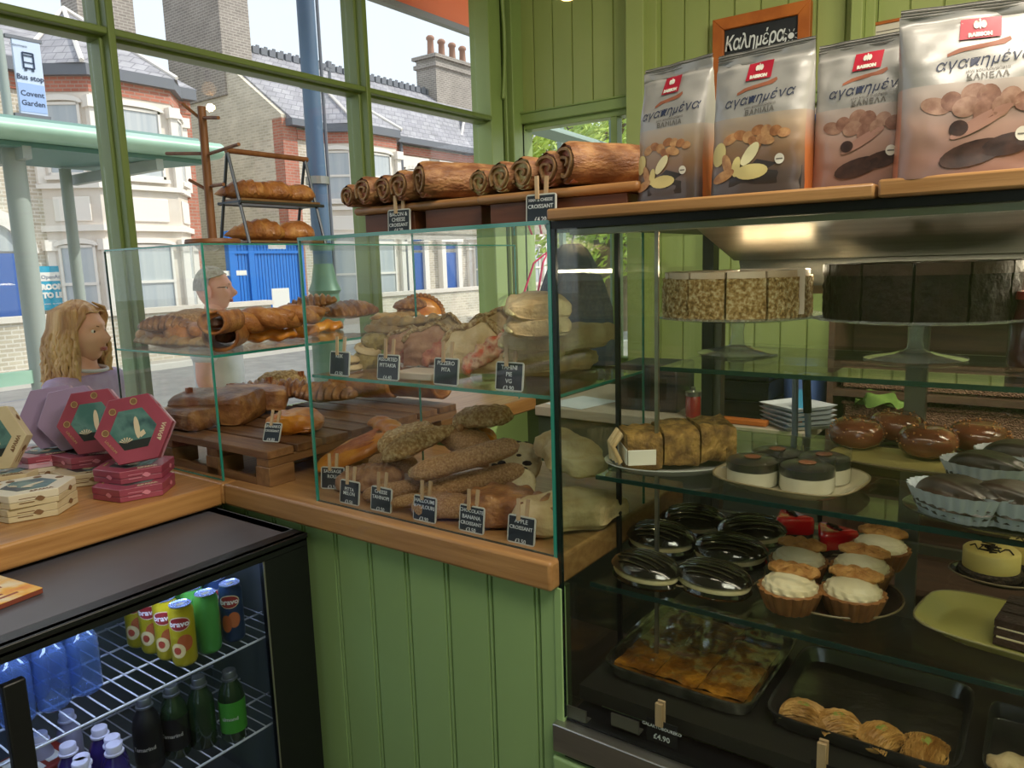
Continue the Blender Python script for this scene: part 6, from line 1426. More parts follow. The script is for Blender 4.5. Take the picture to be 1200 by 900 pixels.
        for i, (x_, z_, a, b, rt) in enumerate(((-.02, .13, .22, .085, .25), (.20, .17, .17, .075, .2), (.34, .20, .10, .05, .3), (-.12, .28, .06, .055, 0))):
            deco('printed_cinnamon', [E(x_, z_, a, b, rt)], stick, .0018+.0001*i)
        deco('printed_bark', [E(.02, .31, .22, .045, .5)], M('pale_bark_print', '#a97f70', .5), .0016)
    deco('date_stamp', [E(.28, .225, .045, .05)], palebar, .0024); deco('date_print', [Q(.25, .22, .31, .228)], ink_g, .0028)
    # crimped top seal
    MB().grid(lambda u, v: Vector((w_/2*1.0*(2*u-1), (.0018*math.sin(v*PI*7))*(1)+.004*nz((u*5, 0, 0), 1, seed), h_*.975+.014*v)), 30, 15).build('top_seal', silver, t, smooth=80)
    return t
zt = ZTB+.0005
def bagat(pxl, pxr, pyb, pyt, y0, rz, dp_, kind, label, seed, lean=0, wx=None):
    a = H(pxl, pyb, 1, y0); c = H(pxr, pyb, 1, y0); top = H((pxl+pxr)/2, pyt, 1, y0+.03); w_ = wx or (c.x-a.x)*1.0; h_ = top.z-zt
    return bag(((a.x+c.x)/2, y0+dp_/2, zt), rz, w_, h_-.012, dp_, kind, label, seed, lean)
bagat(745, 822, 243, 70, 1.265, -12, .085, 'v', 'leftmost cookie bag, ΒΑΝΙΛΙΑ, leaning back with creased top', 1, wx=.142)
bagat(832, 938, 232, 52, 1.215, -6, .08, 'v', 'second cookie bag from the left, ΒΑΝΙΛΙΑ, standing square in front of the blackboard', 5, wx=.158)
bagat(960, 1058, 224, 40, 1.235, -3, .080, 'c', 'third cookie bag from the left, ΚΑΝΕΛΑ, tilted with a slanting top', 9, wx=.150)
bagat(1068, 1196, 208, -2, 1.200, 16, .085, 'c', 'largest cookie bag at the right edge, ΚΑΝΕΛΑ, with peach side fold', 13, wx=.185)
# water bottle behind
v = H(960, 200, 1, 1.42); wb_ = T('water_bottle', 'clear water bottle with white and blue cap between two cookie bags', 'bottle', (v.x, 1.42, zt)); ht = H(960, 128, 1, 1.42).z-zt
pet = glass_mat('clear_pet', (.90, .94, .95), 2.0, .03)
MB().lathe([(0, 0), (.030, 0), (.032, .006), (.032, ht*.66), (.029, ht*.74), (.018, ht*.86), (.0145, ht*.9)], 24, capt=False).build('body', pet, wb_, smooth=50)
MB().lathe([(.0325, ht*.30), (.0325, ht*.60)], 24, capb=False, capt=False).build('label_band', M('water_label', '#cfc9bc', .5), wb_, smooth=60)
text('ΟΓΡ', .02, ink_g, wb_, FY((0, -.0335, ht*.46)))
MB().lathe([(.019, ht*.86), (.020, ht*.9), (.018, ht*.93)], 20).build('blue_ring', M('cap_blue', '#1f66b8', .4), wb_, smooth=50)
MB().lathe([(.018, ht*.93), (.018, ht), (0, ht)], 20).build('cap', white, wb_, smooth=40)
# ================================================================ HEXAGONAL BOXES
pinkm = M('crimson_pink_card', '#9a4459', .42, c2='#8b3a4e', scale=8, coat=.3); pinkt = M('pale_pink_card', '#c9a3b8', .4, coat=.3); crmm = M('cream_card', '#cdbf9e', .45, c2='#c0b08c', scale=10, coat=.3); crmw = M('pale_cream_card', '#d6cdb8', .45, coat=.3); lav = M('lavender_card_back', '#9a86a8', .45, coat=.3)
teal = M('picture_teal', '#3f6a68', .4, c2='#2b4a52', c3='#587f7c', scale=14, stretch=(1, 1, 3), coat=.4); pic_d = M('picture_dark_base', '#26292a', .4); figm = M('picture_cream_shape', '#cdbfa4', .5); goldm = M('stamp_gold', '#b59a6a', .45); kraft = M('print_brown', '#7b5a3c', .6)
HR, HT = .103, .034
def hexpts(r_, x=1.0): return [(r_*math.cos(PI/3*k), r_*math.sin(PI/3*k)) for k in range(6)]
def hexbox(label, loc, rot, body, upright, group, pic=True, grp=None, side=None, rad=HR, th=HT, under=None):
    t = T('hexagonal_box', label, 'box', loc, rot=rot, group=group)
    def hp(r_, z0, z1): return MB().prism([(x, y, z0) for x, y in hexpts(r_)], (0, 0, z1-z0))
    hp(rad*.992, 0, th*.42).build('base', side or body, t, bevel=.0012); hp(rad, th*.44, th).build('lid', body, t, bevel=.0015)
    if pic:
        hp(rad*.60, th, th+.0006).build('picture', teal, t)
        MB().prism([(x, y, th+.0007) for x, y in [(-.3*rad, -.52*rad), (.3*rad, -.52*rad), (.42*rad, -.30*rad), (-.42*rad, -.30*rad)]], (0, 0, .0003)).build('picture_shore', pic_d, t)
        m = MB()
        for k in range(6):
            a = R(35+22*k); m.prism([(-.22*rad+.02*rad*math.cos(a), -.34*rad, th+.0011), (-.22*rad+.20*rad*math.cos(a-.10), -.36*rad+.17*rad*math.sin(a-.1), th+.0011), (-.22*rad+.20*rad*math.cos(a+.10), -.36*rad+.17*rad*math.sin(a+.1), th+.0011)], (0, 0, .0003))
        m.build('pale_fan_print', figm, t)
        m = MB(); m.prism([(.10*rad+.07*rad*math.cos(2*PI*k/12), .02*rad+.30*rad*math.sin(2*PI*k/12), th+.0011) for k in range(12)], (0, 0, .0003)); m.prism([(.16*rad, -.26*rad, th+.0015), (.30*rad, -.18*rad, th+.0015), (.26*rad, -.06*rad, th+.0015), (.12*rad, -.14*rad, th+.0015)], (0, 0, .0003))
        m.build('pale_oval_print', figm, t)
        for cx_, cy_ in ((-.44*rad, .54*rad), (-.70*rad, .02*rad), (.12*rad, .72*rad)):
            MB().lathe([(.0, th+.0002), (.095*rad, th+.0003), (.095*rad, th+.0012), (0, th+.0012)], 18, Matrix.Translation((cx_, cy_, 0))).build('round_stamp', kraft, t)
            MB().lathe([(.075*rad, th+.0013), (.09*rad, th+.0016)], 18, Matrix.Translation((cx_, cy_, 0)), capb=False, capt=False).build('stamp_ring', goldm, t)
        X = Matrix.Translation((.70*rad, -.20*rad, th+.0006))@Matrix.Rotation(R(62), 4, 'Z'); text('ΔΡΑΜΑ', .105*rad*1.3, figm if body in (pinkm,) else kraft, t, X, bold=.0004)
        X = Matrix.Translation((-.62*rad, -.36*rad, th+.0006))@Matrix.Rotation(R(-58), 4, 'Z'); text('LOUKOUMI', .07*rad*1.2, goldm, t, X)
    # side print
    for k in range(6):
        a = PI/3*k+PI/6; ap = rad*math.cos(PI/6); c = Vector((ap*math.cos(a), ap*math.sin(a), 0)); tg = Vector((-math.sin(a), math.cos(a), 0)); n = Vector((math.cos(a), math.sin(a), 0))
        Xs = Matrix(((tg.x, 0, n.x, c.x+n.x*.0006), (tg.y, 0, n.y, c.y+n.y*.0006), (0, 1, 0, 0), (0, 0, 0, 1)))
        m = MB()
        if k % 2: m.bb((-.032, th*.30, 0), (.0, th*.36, .0004), Xs).bb((-.032, th*.62, 0), (.004, th*.67, .0004), Xs)
        m.add(*[[(Xs@Vector((.012+.012*math.cos(2*PI*j/14), th*.5+.005*math.sin(2*PI*j/14)+.002*math.sin(5*j), .0007))) for j in range(14)], [tuple(range(14))]])
        m.build('side_print', kraft if body is not pinkm else M('side_print_pink', '#cc7f92', .5), t)
    return t
def flat(px, py, z, body, label, rz=0, side=None, grp='flat hexagonal boxes on the window worktop', pic=True):
    v = H(px, py, 2, z)
    if v.x < -2.45: v = H(px, py, 0, -2.45)
    return hexbox(label, (v.x, v.y, z), (0, 0, R(rz)), body, False, grp, pic, side=side)
def upright(px, py, zbot, body, label, yaw, lean=12, roll=0, side=None, grp='upright hexagonal boxes', off=0.0, xyz=None, pic=True):
    """hexagon standing on one flat edge; picture side faces direction yaw"""
    ap = HR*math.cos(PI/6)
    v = xyz if xyz else H(px, py, 2, zbot+ap)
    if v[0] < -2.46: v = H(px, py, 0, -2.46)
    # local z -> facing dir; local y -> up (flat edge down since hexpts has vertices on +-x)
    M0 = Matrix.Rotation(R(yaw), 4, 'Z')@Matrix.Rotation(R(90-lean), 4, 'X')@Matrix.Rotation(R(roll), 4, 'Z')
    return hexbox(label, (v[0], v[1], zbot+ap+.001), M0.to_euler(), body, True, grp, pic, side=side)
zc = CT+.001
# cream set at the left
flat(38, 598, zc, crmm, 'lower cream hexagonal box of the nearest pair at the worktop edge', 10, grp=None)
flat(36, 583, zc+HT+.001, crmw, 'upper cream hexagonal box of the nearest pair, picture lid showing', 14, side=crmm, grp=None)
flat(8, 548, zc, crmm, 'cream box lying flat under the upright cream box', 5, grp=None)
upright(-6, 495, zc+HT+.002, crmm, 'upright cream hexagonal box at the left picture edge', 38, 14, 4, grp=None)
# pink pair with an upright box on it
flat(159, 576, zc, pinkm, 'lower crimson box of the front pink pair', 12, grp=None)
flat(159, 556, zc+HT+.001, pinkm, 'upper crimson box of the front pink pair', 12, grp=None)
upright(162, 504, zc+2*HT+.003, pinkm, 'upright crimson hexagonal box standing on the front pink pair', 42, 16, 9, grp=None, side=pinkt)
flat(108, 560, zc, crmm, 'cream patterned box at the bottom of the back pink stack', 0, grp=None)
flat(108, 540, zc+HT+.001, pinkm, 'crimson box lying on the cream patterned box', 5, grp=None)
upright(116, 480, zc+2*HT+.003, pinkm, xyz=H(114, 482, 0, -2.26), label='upright crimson hexagonal box behind, left of the front upright one', yaw=40, lean=12, roll=6, grp=None, side=pinkt)
upright(92, 476, zc+2*HT+.003, lav, xyz=H(90, 478, 0, -2.38), label='pale lavender-backed box leaning directly behind the rear crimson upright box', yaw=44, lean=10, roll=10, grp=None, side=pinkt, pic=False)
flat(55, 535, zc, crmw, 'pale box lying under the rearmost pink boxes near the window', 0, grp=None)
flat(55, 519, zc+HT+.001, pinkm, 'crimson box lying at the back left by the window', 8, grp=None, side=pinkt)
upright(66, 470, zc+2*HT+.003, lav, xyz=H(68, 476, 0, -2.46), label='rearmost lavender hexagonal box standing nearest the window', yaw=48, lean=10, roll=6, grp=None, side=pinkt, pic=False)
# ================================================================ DRINKS
def FP(px, py, z): v = H(px, py, 2, z); return v
canR, canH = .0275, .145
blue_al = M('can_lid_blueish', '#9aa6cc', .25, metal=.8)
def can(px, py, z, base, label, logo=True, fruit=None, grp=None, back=False, xy=None):
    v = Vector(xy) if xy else FP(px, py, z); t = T('drink_can', label, 'can', (min(v.x, FX1-.075), v.y, z+.0035), 0, grp)
    MB().lathe([(.020, 0), (.024, .003), (canR, .011), (canR, canH-.014), (.0235, canH-.004), (.0242, canH-.001)], 28, capt=False).build('can_body', base, t, smooth=40)
    MB().lathe([(.0242, canH-.001), (.0242, canH+.001), (.0215, canH-.003), (0, canH-.003)], 28).build('lid', blue_al, t, smooth=40)
    MB().bb((-.004, -.008, canH-.002), (.006, .008, canH)).build('ring_pull', steel_d, t, bevel=.0005)
    def wr(cx_a, cz, off=.0006):
        def f(co): a = cx_a+co.x/canR; return Vector(((canR+off+co.z*.1)*math.cos(a), (canR+off+co.z*.1)*math.sin(a), cz+co.y))
        return f
    def disc(a0, cz, ra, rb, m, nm, off): 
        f = wr(a0, cz, off); b = MB(); n_ = 20; vs = [f(Vector((0, 0, 0)))]
        for s_ in (.5, 1): vs += [f(Vector((ra*s_*math.cos(2*PI*k/n_), rb*s_*math.sin(2*PI*k/n_), 0))) for k in range(n_)]
        b.add(vs, [(0, 1+j, 1+(j+1) % n_) for j in range(n_)]+[(1+j, 1+n_+j, 1+n_+(j+1) % n_, 1+(j+1) % n_) for j in range(n_)]); return b.build(nm, m, t, smooth=80)
    A = R(-42)
    if logo:
        disc(A, canH*.74, .0245, .017, M('logo_cream_ring', '#d8c9a8', .4), 'logo_ring', .0005); disc(A, canH*.74, .0225, .015, M('logo_oval_red', '#93252c', .4), 'logo_oval', .0010)
        text('bravo', .0185, M('logo_white', '#e6e0e0', .4), t, None, extrude=.0001, bold=.0006, warp=wr(A, canH*.74, .0016))
    if fruit:
        for i, (da, cz, ra, rb, c_) in enumerate(fruit): disc(A+da, canH*cz, ra, rb, M('fruit_print_'+c_.strip('#'), c_, .45), 'fruit_print', .0006+.0004*i)
    return t
ylw = M('can_yellow', '#b9a61e', .3, metal=.3); grn = M('can_green', '#4f9a4a', .3, metal=.3); nvy = M('can_navy', '#25355e', .3, metal=.3)
peach = ((.35, .42, .017, .020, '#a8532c'), (-.25, .30, .016, .018, '#d9c38a'), (-.3, .30, .008, .009, '#a8402c'))
def dxy(v0, dx, dy): return (v0.x+dx, v0.y+dy, 0)
c0 = FP(218, 778, zs1); c0.x = FX1-.085
can(0, 0, zs1, ylw, 'yellow juice can with peach print, front of the yellow can row', fruit=peach, xy=(c0.x, c0.y, 0))
for k in range(1, 4): can(0, 0, zs1, ylw, ['', 'yellow juice can directly behind the front peach can', 'yellow juice can third in the row going back', 'yellow juice can furthest back on the upper wire shelf'][k], fruit=peach, xy=(c0.x-.06*k, c0.y-.004*k, 0))
c1v = FP(247, 762, zs1)
for k in range(3): can(0, 0, zs1, grn, ['plain green side of the juice can beside the front yellow can', 'green juice can behind the front green one', 'green juice can furthest back'][k], logo=False, xy=(c0.x-.004-.06*k, c0.y+.066, 0))
for k in range(2): can(0, 0, zs1, nvy, ['navy and orange juice can at the right end of the upper wire shelf', 'navy juice can behind the rightmost one'][k], fruit=((.3, .42, .014, .020, '#b3603a'), (-.35, .36, .012, .022, '#a8542f')), xy=(c0.x-.004-.06*k, c0.y+.131, 0))
# water bottles
watp = glass_mat('blue_tinted_pet', (.62, .74, .93), 2.4, .08, milk=.13, mc=(.22, .36, .75))
def wbot(x_, y_, label, z=zs1, s_=1):
    t = T('water_bottle', label, 'bottle', (x_, y_, z+.0035), 0, 'water bottles on the upper wire shelf'); pr = [(0, 0), (.026, 0), (.031, .006)]
    for k in range(14): pr.append((.0325-(.002 if k % 2 else 0), .012+k*.0075))
    zt_ = zs1+.118-.0035
    pr += [(.032, .118), (.026, .132), (.013, .146), (.012, .152)]
    MB().lathe(pr, 24).build('body', watp, t, smooth=60)
    MB().lathe([(.014, .148), (.014, .158), (0, .158)], 16).build('cap', M('cap_blue', '#1f66b8', .4), t, smooth=40)
b0_ = FP(100, 800, zs1); bx = FX1-.16
for k, (dy, dx, lab) in enumerate(((0, 0, 'ribbed water bottle nearest the gap on the upper wire shelf'), (-.068, .004, 'ribbed water bottle in the middle of the front row'), (-.136, .002, 'ribbed water bottle behind the door handle'), (-.01, -.07, 'ribbed water bottle behind the first one'), (-.078, -.07, 'ribbed water bottle behind the middle one'), (-.146, -.07, 'ribbed water bottle at the back left'))):
    wbot(bx+dx, H(100, 790, 0, bx).y+dy, lab)
# lower shelf bottles
vio = M('violet_juice', '#2b1c6a', .2, coat=.8); capw = M('cap_white_lilac', '#cfcde6', .45)
def jbot(x_, y_, label, grp, body=vio, cap=capw, hh=.150, rr=.027, lbl=None, ltext=None, nm='juice_bottle', z=zs2):
    t = T(nm, label, 'bottle', (x_, y_, z+.0035), 0, grp)
    MB().lathe([(0, 0), (rr*.9, 0), (rr, .005), (rr, hh*.62), (rr*.85, hh*.74), (rr*.5, hh*.86), (.0125, hh*.9), (.0125, hh*.93)], 24).build('body', body, t, smooth=50)
    MB().lathe([(.019, hh*.88), (.019, hh*.905), (.0155, hh*.91), (.016, hh), (.0145, hh+.002), (0, hh+.002)], 24).build('cap', cap, t, smooth=40)
    if lbl: MB().lathe([(rr+.0005, hh*.14), (rr+.0005, hh*.60)], 24, capb=False, capt=False).build('label_band', lbl, t, smooth=60)
    if ltext:
        def f(co, rr=rr): a = R(-45)+co.x/rr; return Vector(((rr+.0012)*math.cos(a), (rr+.0012)*math.sin(a), hh*.36+co.y))
        text(ltext, .013, M('logo_white', '#e6e0e0', .4), t, None, extrude=.0001, bold=.0003, warp=f)
    return t
jx = FX1-.075
ya = H(92, 862, 0, jx).y
for k, (dx, dy, lab) in enumerate(((0, .0, 'violet bottle with white cap, nearest the glass, left row'), (-.035, .0, 'violet'), (0, 0, ''))): pass
caps = [(79, 757+100, 'left row, furthest back'), (95, 882, 'left row, middle'), (104, 893+8, 'left row, nearest the glass'), (116, 851+0, 'right row, furthest back'), (132, 862, 'right row, middle'), (141, 880, 'right row, nearest the glass')]
ztp = zs2+.1535+.002
for px, py, lab in ((79, 872, 'left row, furthest back'), (95, 886, 'left row, middle'), (104, 900, 'left row, nearest the glass'), (116, 852, 'right row, furthest back'), (131, 863, 'right row, middle'), (142, 878, 'right row, nearest the glass')):
    v = H(px, py, 2, ztp); jbot(min(v.x, FX1-.05), v.y, 'violet juice bottle with white cap, '+lab, 'violet bottles with white caps')
dkl = M('black_label', '#141318', .4); gcap = M('steel_cap', '#7d8088', .35, metal=.7); dglass = M('dark_green_glass', '#16281a', .12, coat=.9)
for px, py, lab, tx_, body in ((168, 800, 'dark bottle with black label and white lettering, left of two', 'Tamarind', dkl), (200, 786, 'dark bottle with black label partly behind the lit glass, right of two', 'Tamarind', dglass), (232, 776, 'tall green glass bottle beside the dark bottles', None, dglass), (268, 768, 'green bottle with bright green label under the rightmost cans', 'almond', dglass)):
    zt_ = zs2+.175; v = H(px, py+18, 2, zt_); jbot(min(v.x, FX1-.06), min(v.y, FY1-.075), lab, None, body, gcap, .172, .031, dkl if tx_ == 'Tamarind' else (M('bright_green_label', '#3f8a2e', .4) if tx_ else None), tx_, 'glass_bottle')
for px, py, lab in ((60, 868, 'white-capped bottle under the wire shelf, left'), (92, 842, 'white-capped bottle under the wire shelf, right')):
    v = H(px, py, 2, zs2+.16); jbot(v.x-.06, v.y, lab, None, M('pale_milk_bottle', '#8c8aa8', .35), capw, .15, .026, nm='milk_bottle')
v = H(52, 885, 2, zs2+.10); rp = T('red_drink_pack', 'red printed drinks pack behind the door handle at the bottom', 'pack', (min(v.x, FX1-.13), v.y-.02, zs2+.0035), R(4))
MB().bb((-.06, -.07, 0), (.06, .06, .10)).build('pack', M('pack_red', '#9c3228', .45, c2='#7d241d', scale=20), rp, bevel=.004)
MB().bb((-.05, -.05, .1), (.05, .0, .1008)).bb((-.03, .01, .1), (.04, .04, .1008)).build('white_print', white, rp)
# ================================================================ BEHIND THE COUNTER
brn = M('back_shelf_brown', '#5a4232', .55, c2='#49362a', scale=5, stretch=(1, 8, 8)); 
ysf = 2.75
xa = H(968, 480, 1, ysf).x; us = T('back_shelf_unit', 'brown wooden shelf unit behind the cake cabinet carrying long woven baskets', 'shelf', (xa, ysf, 0))
WS = 1.6
MB().bb((0, .30, 0), (WS, .32, 1.45)).build('back_panel', brn, us); MB().bb((0, 0, 0), (.02, .3, 1.45)).build('side_panel', brn, us); MB().bb((WS-.02, 0, 0), (WS, .3, 1.45)).build('side_panel', brn, us)
zsl = [H(1080, 505, 1, ysf).z-.0, H(1080, 463, 1, ysf).z, 1.43]
zsl[0] = min(zsl[0], zsl[1]-.14)
for z in (.35,)+tuple(zsl): MB().bb((.02, 0, z-.022), (WS-.02, .3, z)).build('shelf_board', brn, us)
wic = M('brown_wicker', '#6b4a38', .6, c2='#8a6650', scale=120, stretch=(1, 1, 1), bump=.8, bscale=200, tex='voronoi')
for i, (z, dx, lab) in enumerate(((zsl[0], .05, 'long brown woven basket on the lower back shelf'), (zsl[1], .04, 'long brown woven basket on the upper back shelf, left'), (zsl[1], .70, 'long brown woven basket on the upper back shelf, right'), (zsl[0], .72, 'long brown woven basket on the lower back shelf, right'))):
    t = T('woven_basket', lab, 'basket', (xa+dx, ysf+.03, z+.001)); L_ = .60
    MB().bb((0, 0, 0), (L_, .22, .01)).bb((0, 0, 0), (L_, .01, .09)).bb((0, .21, 0), (L_, .22, .09)).bb((0, 0, 0), (.01, .22, .09)).bb((L_-.01, 0, 0), (L_, .22, .09)).build('basket_body', wic, t, bevel=.003)
    MB().tube([(0, 0, .09), (L_, 0, .09), (L_, .22, .09), (0, .22, .09), (0, 0, .09)], .007, 6).build('rim', wic, t)
bkc = T('back_counter', 'low staff counter with a pale worktop against the boarded back wall', 'counter', (-1.72, 2.55, 0))
MB().bb((0, 0, 0), (xa+1.72-.02, .62, .86)).build('carcass', M('back_counter_dark', '#3c4136', .6), bkc); MB().bb((-.01, -.01, .86), (xa+1.72-.015, .63, .90)).build('worktop_board', M('pale_laminate', '#b9ac98', .4), bkc, bevel=.003)
zk = .9015; yk = 2.72
def K(px, y=yk): return H(px, 500, 1, y).x
for i in range(3):
    t = T('black_crate', ['black plastic crate at the bottom of the stack on the back counter', 'black plastic crate in the middle of the stack', 'black plastic crate on top of the stack on the back counter'][i], 'crate', (K(868), yk+.05, zk+i*.071)); hw_ = .12
    MB().bb((-hw_, -.12, 0), (hw_, .12, .008)).bb((-hw_, -.12, 0), (hw_, -.112, .068)).bb((-hw_, .112, 0), (hw_, .12, .068)).bb((-hw_, -.12, 0), (-hw_+.008, .12, .068)).bb((hw_-.008, -.12, 0), (hw_, .12, .068)).build('crate_body', black, t, bevel=.003)
    MB().bb((-hw_-.005, -.125, .058), (hw_+.005, -.118, .068)).bb((-.1, -.122, .02), (.1, -.1195, .03)).build('rim', dark, t)
wt = M('white_plastic', '#d3d6da', .45)
for i in range(5):
    t = T('white_tray', ['white plastic tray at the very bottom of the white stack', 'white plastic tray second from the bottom', 'white plastic tray in the middle of the white stack', 'white plastic tray second from the top', 'white plastic tray on top of the stack, holding a crumpled napkin'][i], 'tray', (K(930, 2.60), 2.64, zk+i*.016), R(3*i))
    MB().lathe([(.0, .0), (.10, .0), (.125, .014), (.128, .014), (.103, -.0), (.1, .003), (0, .003)], 4).build('tray_body', wt, t)
t = T('blue_container', 'blue translucent plastic container behind the white trays', 'container', (K(940, 2.85), 2.88, zk)); MB().lathe([(0, 0), (.075, 0), (.085, .20), (.09, .20), (.09, .215), (0, .215)], 28).build('tub', M('blue_plastic', '#5a74b0', .4), t, smooth=40); MB().lathe([(.092, .205), (.092, .222), (0, .225)], 28).build('lid', M('blue_lid', '#3d528c', .4), t, smooth=40)
t = T('cutting_board', 'orange-brown cutting board lying under the black crates edge', 'board', (K(868, 2.6), 2.585, zk)); MB().bb((-.12, -.022, 0), (.10, .02, .018)).build('board_plank', wood_o, t, bevel=.003)
for dx, lab in ((0, 'left steel tong arm hanging at the cabinet back'), ): pass
t = T('serving_tongs', 'steel serving tongs with black grips hanging behind the middle shelf', 'tongs', (K(942, 2.06), 2.045, 1.0)); 
zz1 = H(942, 440, 1, 2.08).z-1.0; zz0 = H(942, 520, 1, 2.08).z-1.0
MB().tube([(-.018, 0, zz0), (-.022, 0, zz1)], .0085, 10).build('arm', M('tong_steel', '#9aa3b8', .4, metal=.5), t, smooth=60); MB().tube([(.018, 0, zz0), (.012, 0, (zz0+zz1)/2)], .0085, 10).build('arm', MATS['tong_steel'], t, smooth=60)
MB().tube([(.012, 0, (zz0+zz1)/2), (.006, 0, zz1+.01)], .011, 10).build('black_grip', black, t, smooth=60); MB().tube([(-.022, 0, zz1), (-.022, 0, zz1+.02), (-.03, -.03, zz1+.022), (.006, -.03, zz1+.022)], .007, 8).build('hook_bar', black, t)
t = T('green_cloth', 'folded olive green cloth draped over the shelf edge behind the buns', 'cloth', (H(1030, 490, 1, 2.72).x, 2.735, zsl[0]+.1)); t.location.z = zsl[0]+.093
def clf(u, v): a = 2*PI*u; return Vector((.075*math.cos(a)*(1+.2*math.sin(3*a)), .0+.03*math.sin(a)+.02*v, .01+.045*v*math.sin(a)**2+.012*math.sin(4*a+5*v)))
MB().grid(clf, 40, 6, cu=True).build('folded_cloth', M('olive_cloth', '#6d8a3c', .85, c2='#557030', scale=12, bump=.3), t, smooth=80)
t = T('blue_packet', 'small light blue pointed packet standing beside the woven baskets', 'packet', (H(990, 490, 1, 2.6).x, 2.62, zk)); t.location = (xa-.06, 2.62, zk)
MB().add([(-.04, -.02, 0), (.04, -.02, 0), (.04, .02, 0), (-.04, .02, 0), (-.002, 0, .13), (.012, 0, .13)], [(0, 1, 5, 4), (1, 2, 5), (2, 3, 4, 5), (3, 0, 4), (3, 2, 1, 0)]).build('packet_body', M('packet_blue', '#4a9cc0', .4), t)
MB().bb((-.02, -.0212, .01), (.02, -.0190, .035)).build('label_print', wood_o, t)
t = T('spice_jar', 'red jar with a steel lid on the back counter', 'jar', (K(812, 2.62), 2.62, zk)); MB().lathe([(0, 0), (.028, 0), (.028, .075), (.024, .08)], 22).build('jar_body', M('jar_red', '#8c2a22', .3, coat=.5), t, smooth=40); MB().lathe([(.029, .08), (.029, .095), (.008, .10), (.008, .112), (0, .112)], 22).build('lid', steel, t, smooth=40)
# paper and dark box behind the tall case
t = T('paper_sheet', 'pale blue-white paper sheet lying on the back counter behind the tall case', 'paper', (-1.60, 2.68, zk), R(-12)); MB().bb((-.09, -.11, 0), (.11, .12, .0015)).build('sheet', M('pale_paper', '#dfe6ee', .6), t)
t = T('card_terminal_box', 'dark box standing on the back counter behind the tall case', 'box', (-1.28, 2.74, zk), R(5)); MB().bb((-.12, -.10, 0), (.12, .12, .18)).build('box_body', M('charcoal_plastic', '#25272b', .5), t, bevel=.006); MB().bb((-.08, -.102, .05), (.08, -.10, .13)).build('front_panel', dark, t)
# dark coat hung at the back window with a pink scarf
cx_, cy_ = H(672, 320, 1, 3.46).x, 3.44
t = T('hanging_coat', 'dark grey-blue coat hanging in front of the back window frame', 'coat', (cx_, cy_, .95)); zt_ = H(690, 285, 1, 3.46).z-.95
def coat(u, v):
    a = 2*PI*u; w_ = .05+.16*min(1, (v*1.9))**.6+.04*v; return Vector((w_*math.cos(a)*(1+.05*math.sin(7*a)), .055*math.sin(a)*(.5+.5*min(1, v*3))+.006*math.sin(9*a+3*v), zt_*(1-v)+.0))
MB().grid(coat, 60, 24, cu=True).build('coat_body', M('coat_slate', '#3f4852', .9, c2='#343b44', scale=14, bump=.3, bscale=60), t, smooth=80)
MB().tube([(-.06, -.03, zt_*.8), (-.13, -.04, zt_*.5), (-.16, -.045, zt_*.22)], [.05, .045, .035], 12).build('sleeve', MATS['coat_slate'], t, smooth=80)
MB().tube([(0, 0, zt_-.02), (0, .03, zt_+.05), (0, .165, zt_+.05)], .006, 6).build('hook', steel_d, t)
v = H(620, 352, 1, 3.40); t = T('pink_bag', 'bright pink soft bag hanging left of the dark coat', 'bag', (v.x, 3.40, v.z-.14)); blob(MB(), .13, .07, .16, n=2.5, na=.006, flat=1).build('bag_body', M('hot_pink', '#d2305f', .6), t, smooth=80); MB().tube([(-.05, 0, .14), (-.03, .10, .34), (.0, .20, .40), (.03, .10, .34), (.05, 0, .14)], .006, 6).build('strap', M('hot_pink', '#d2305f'), t)
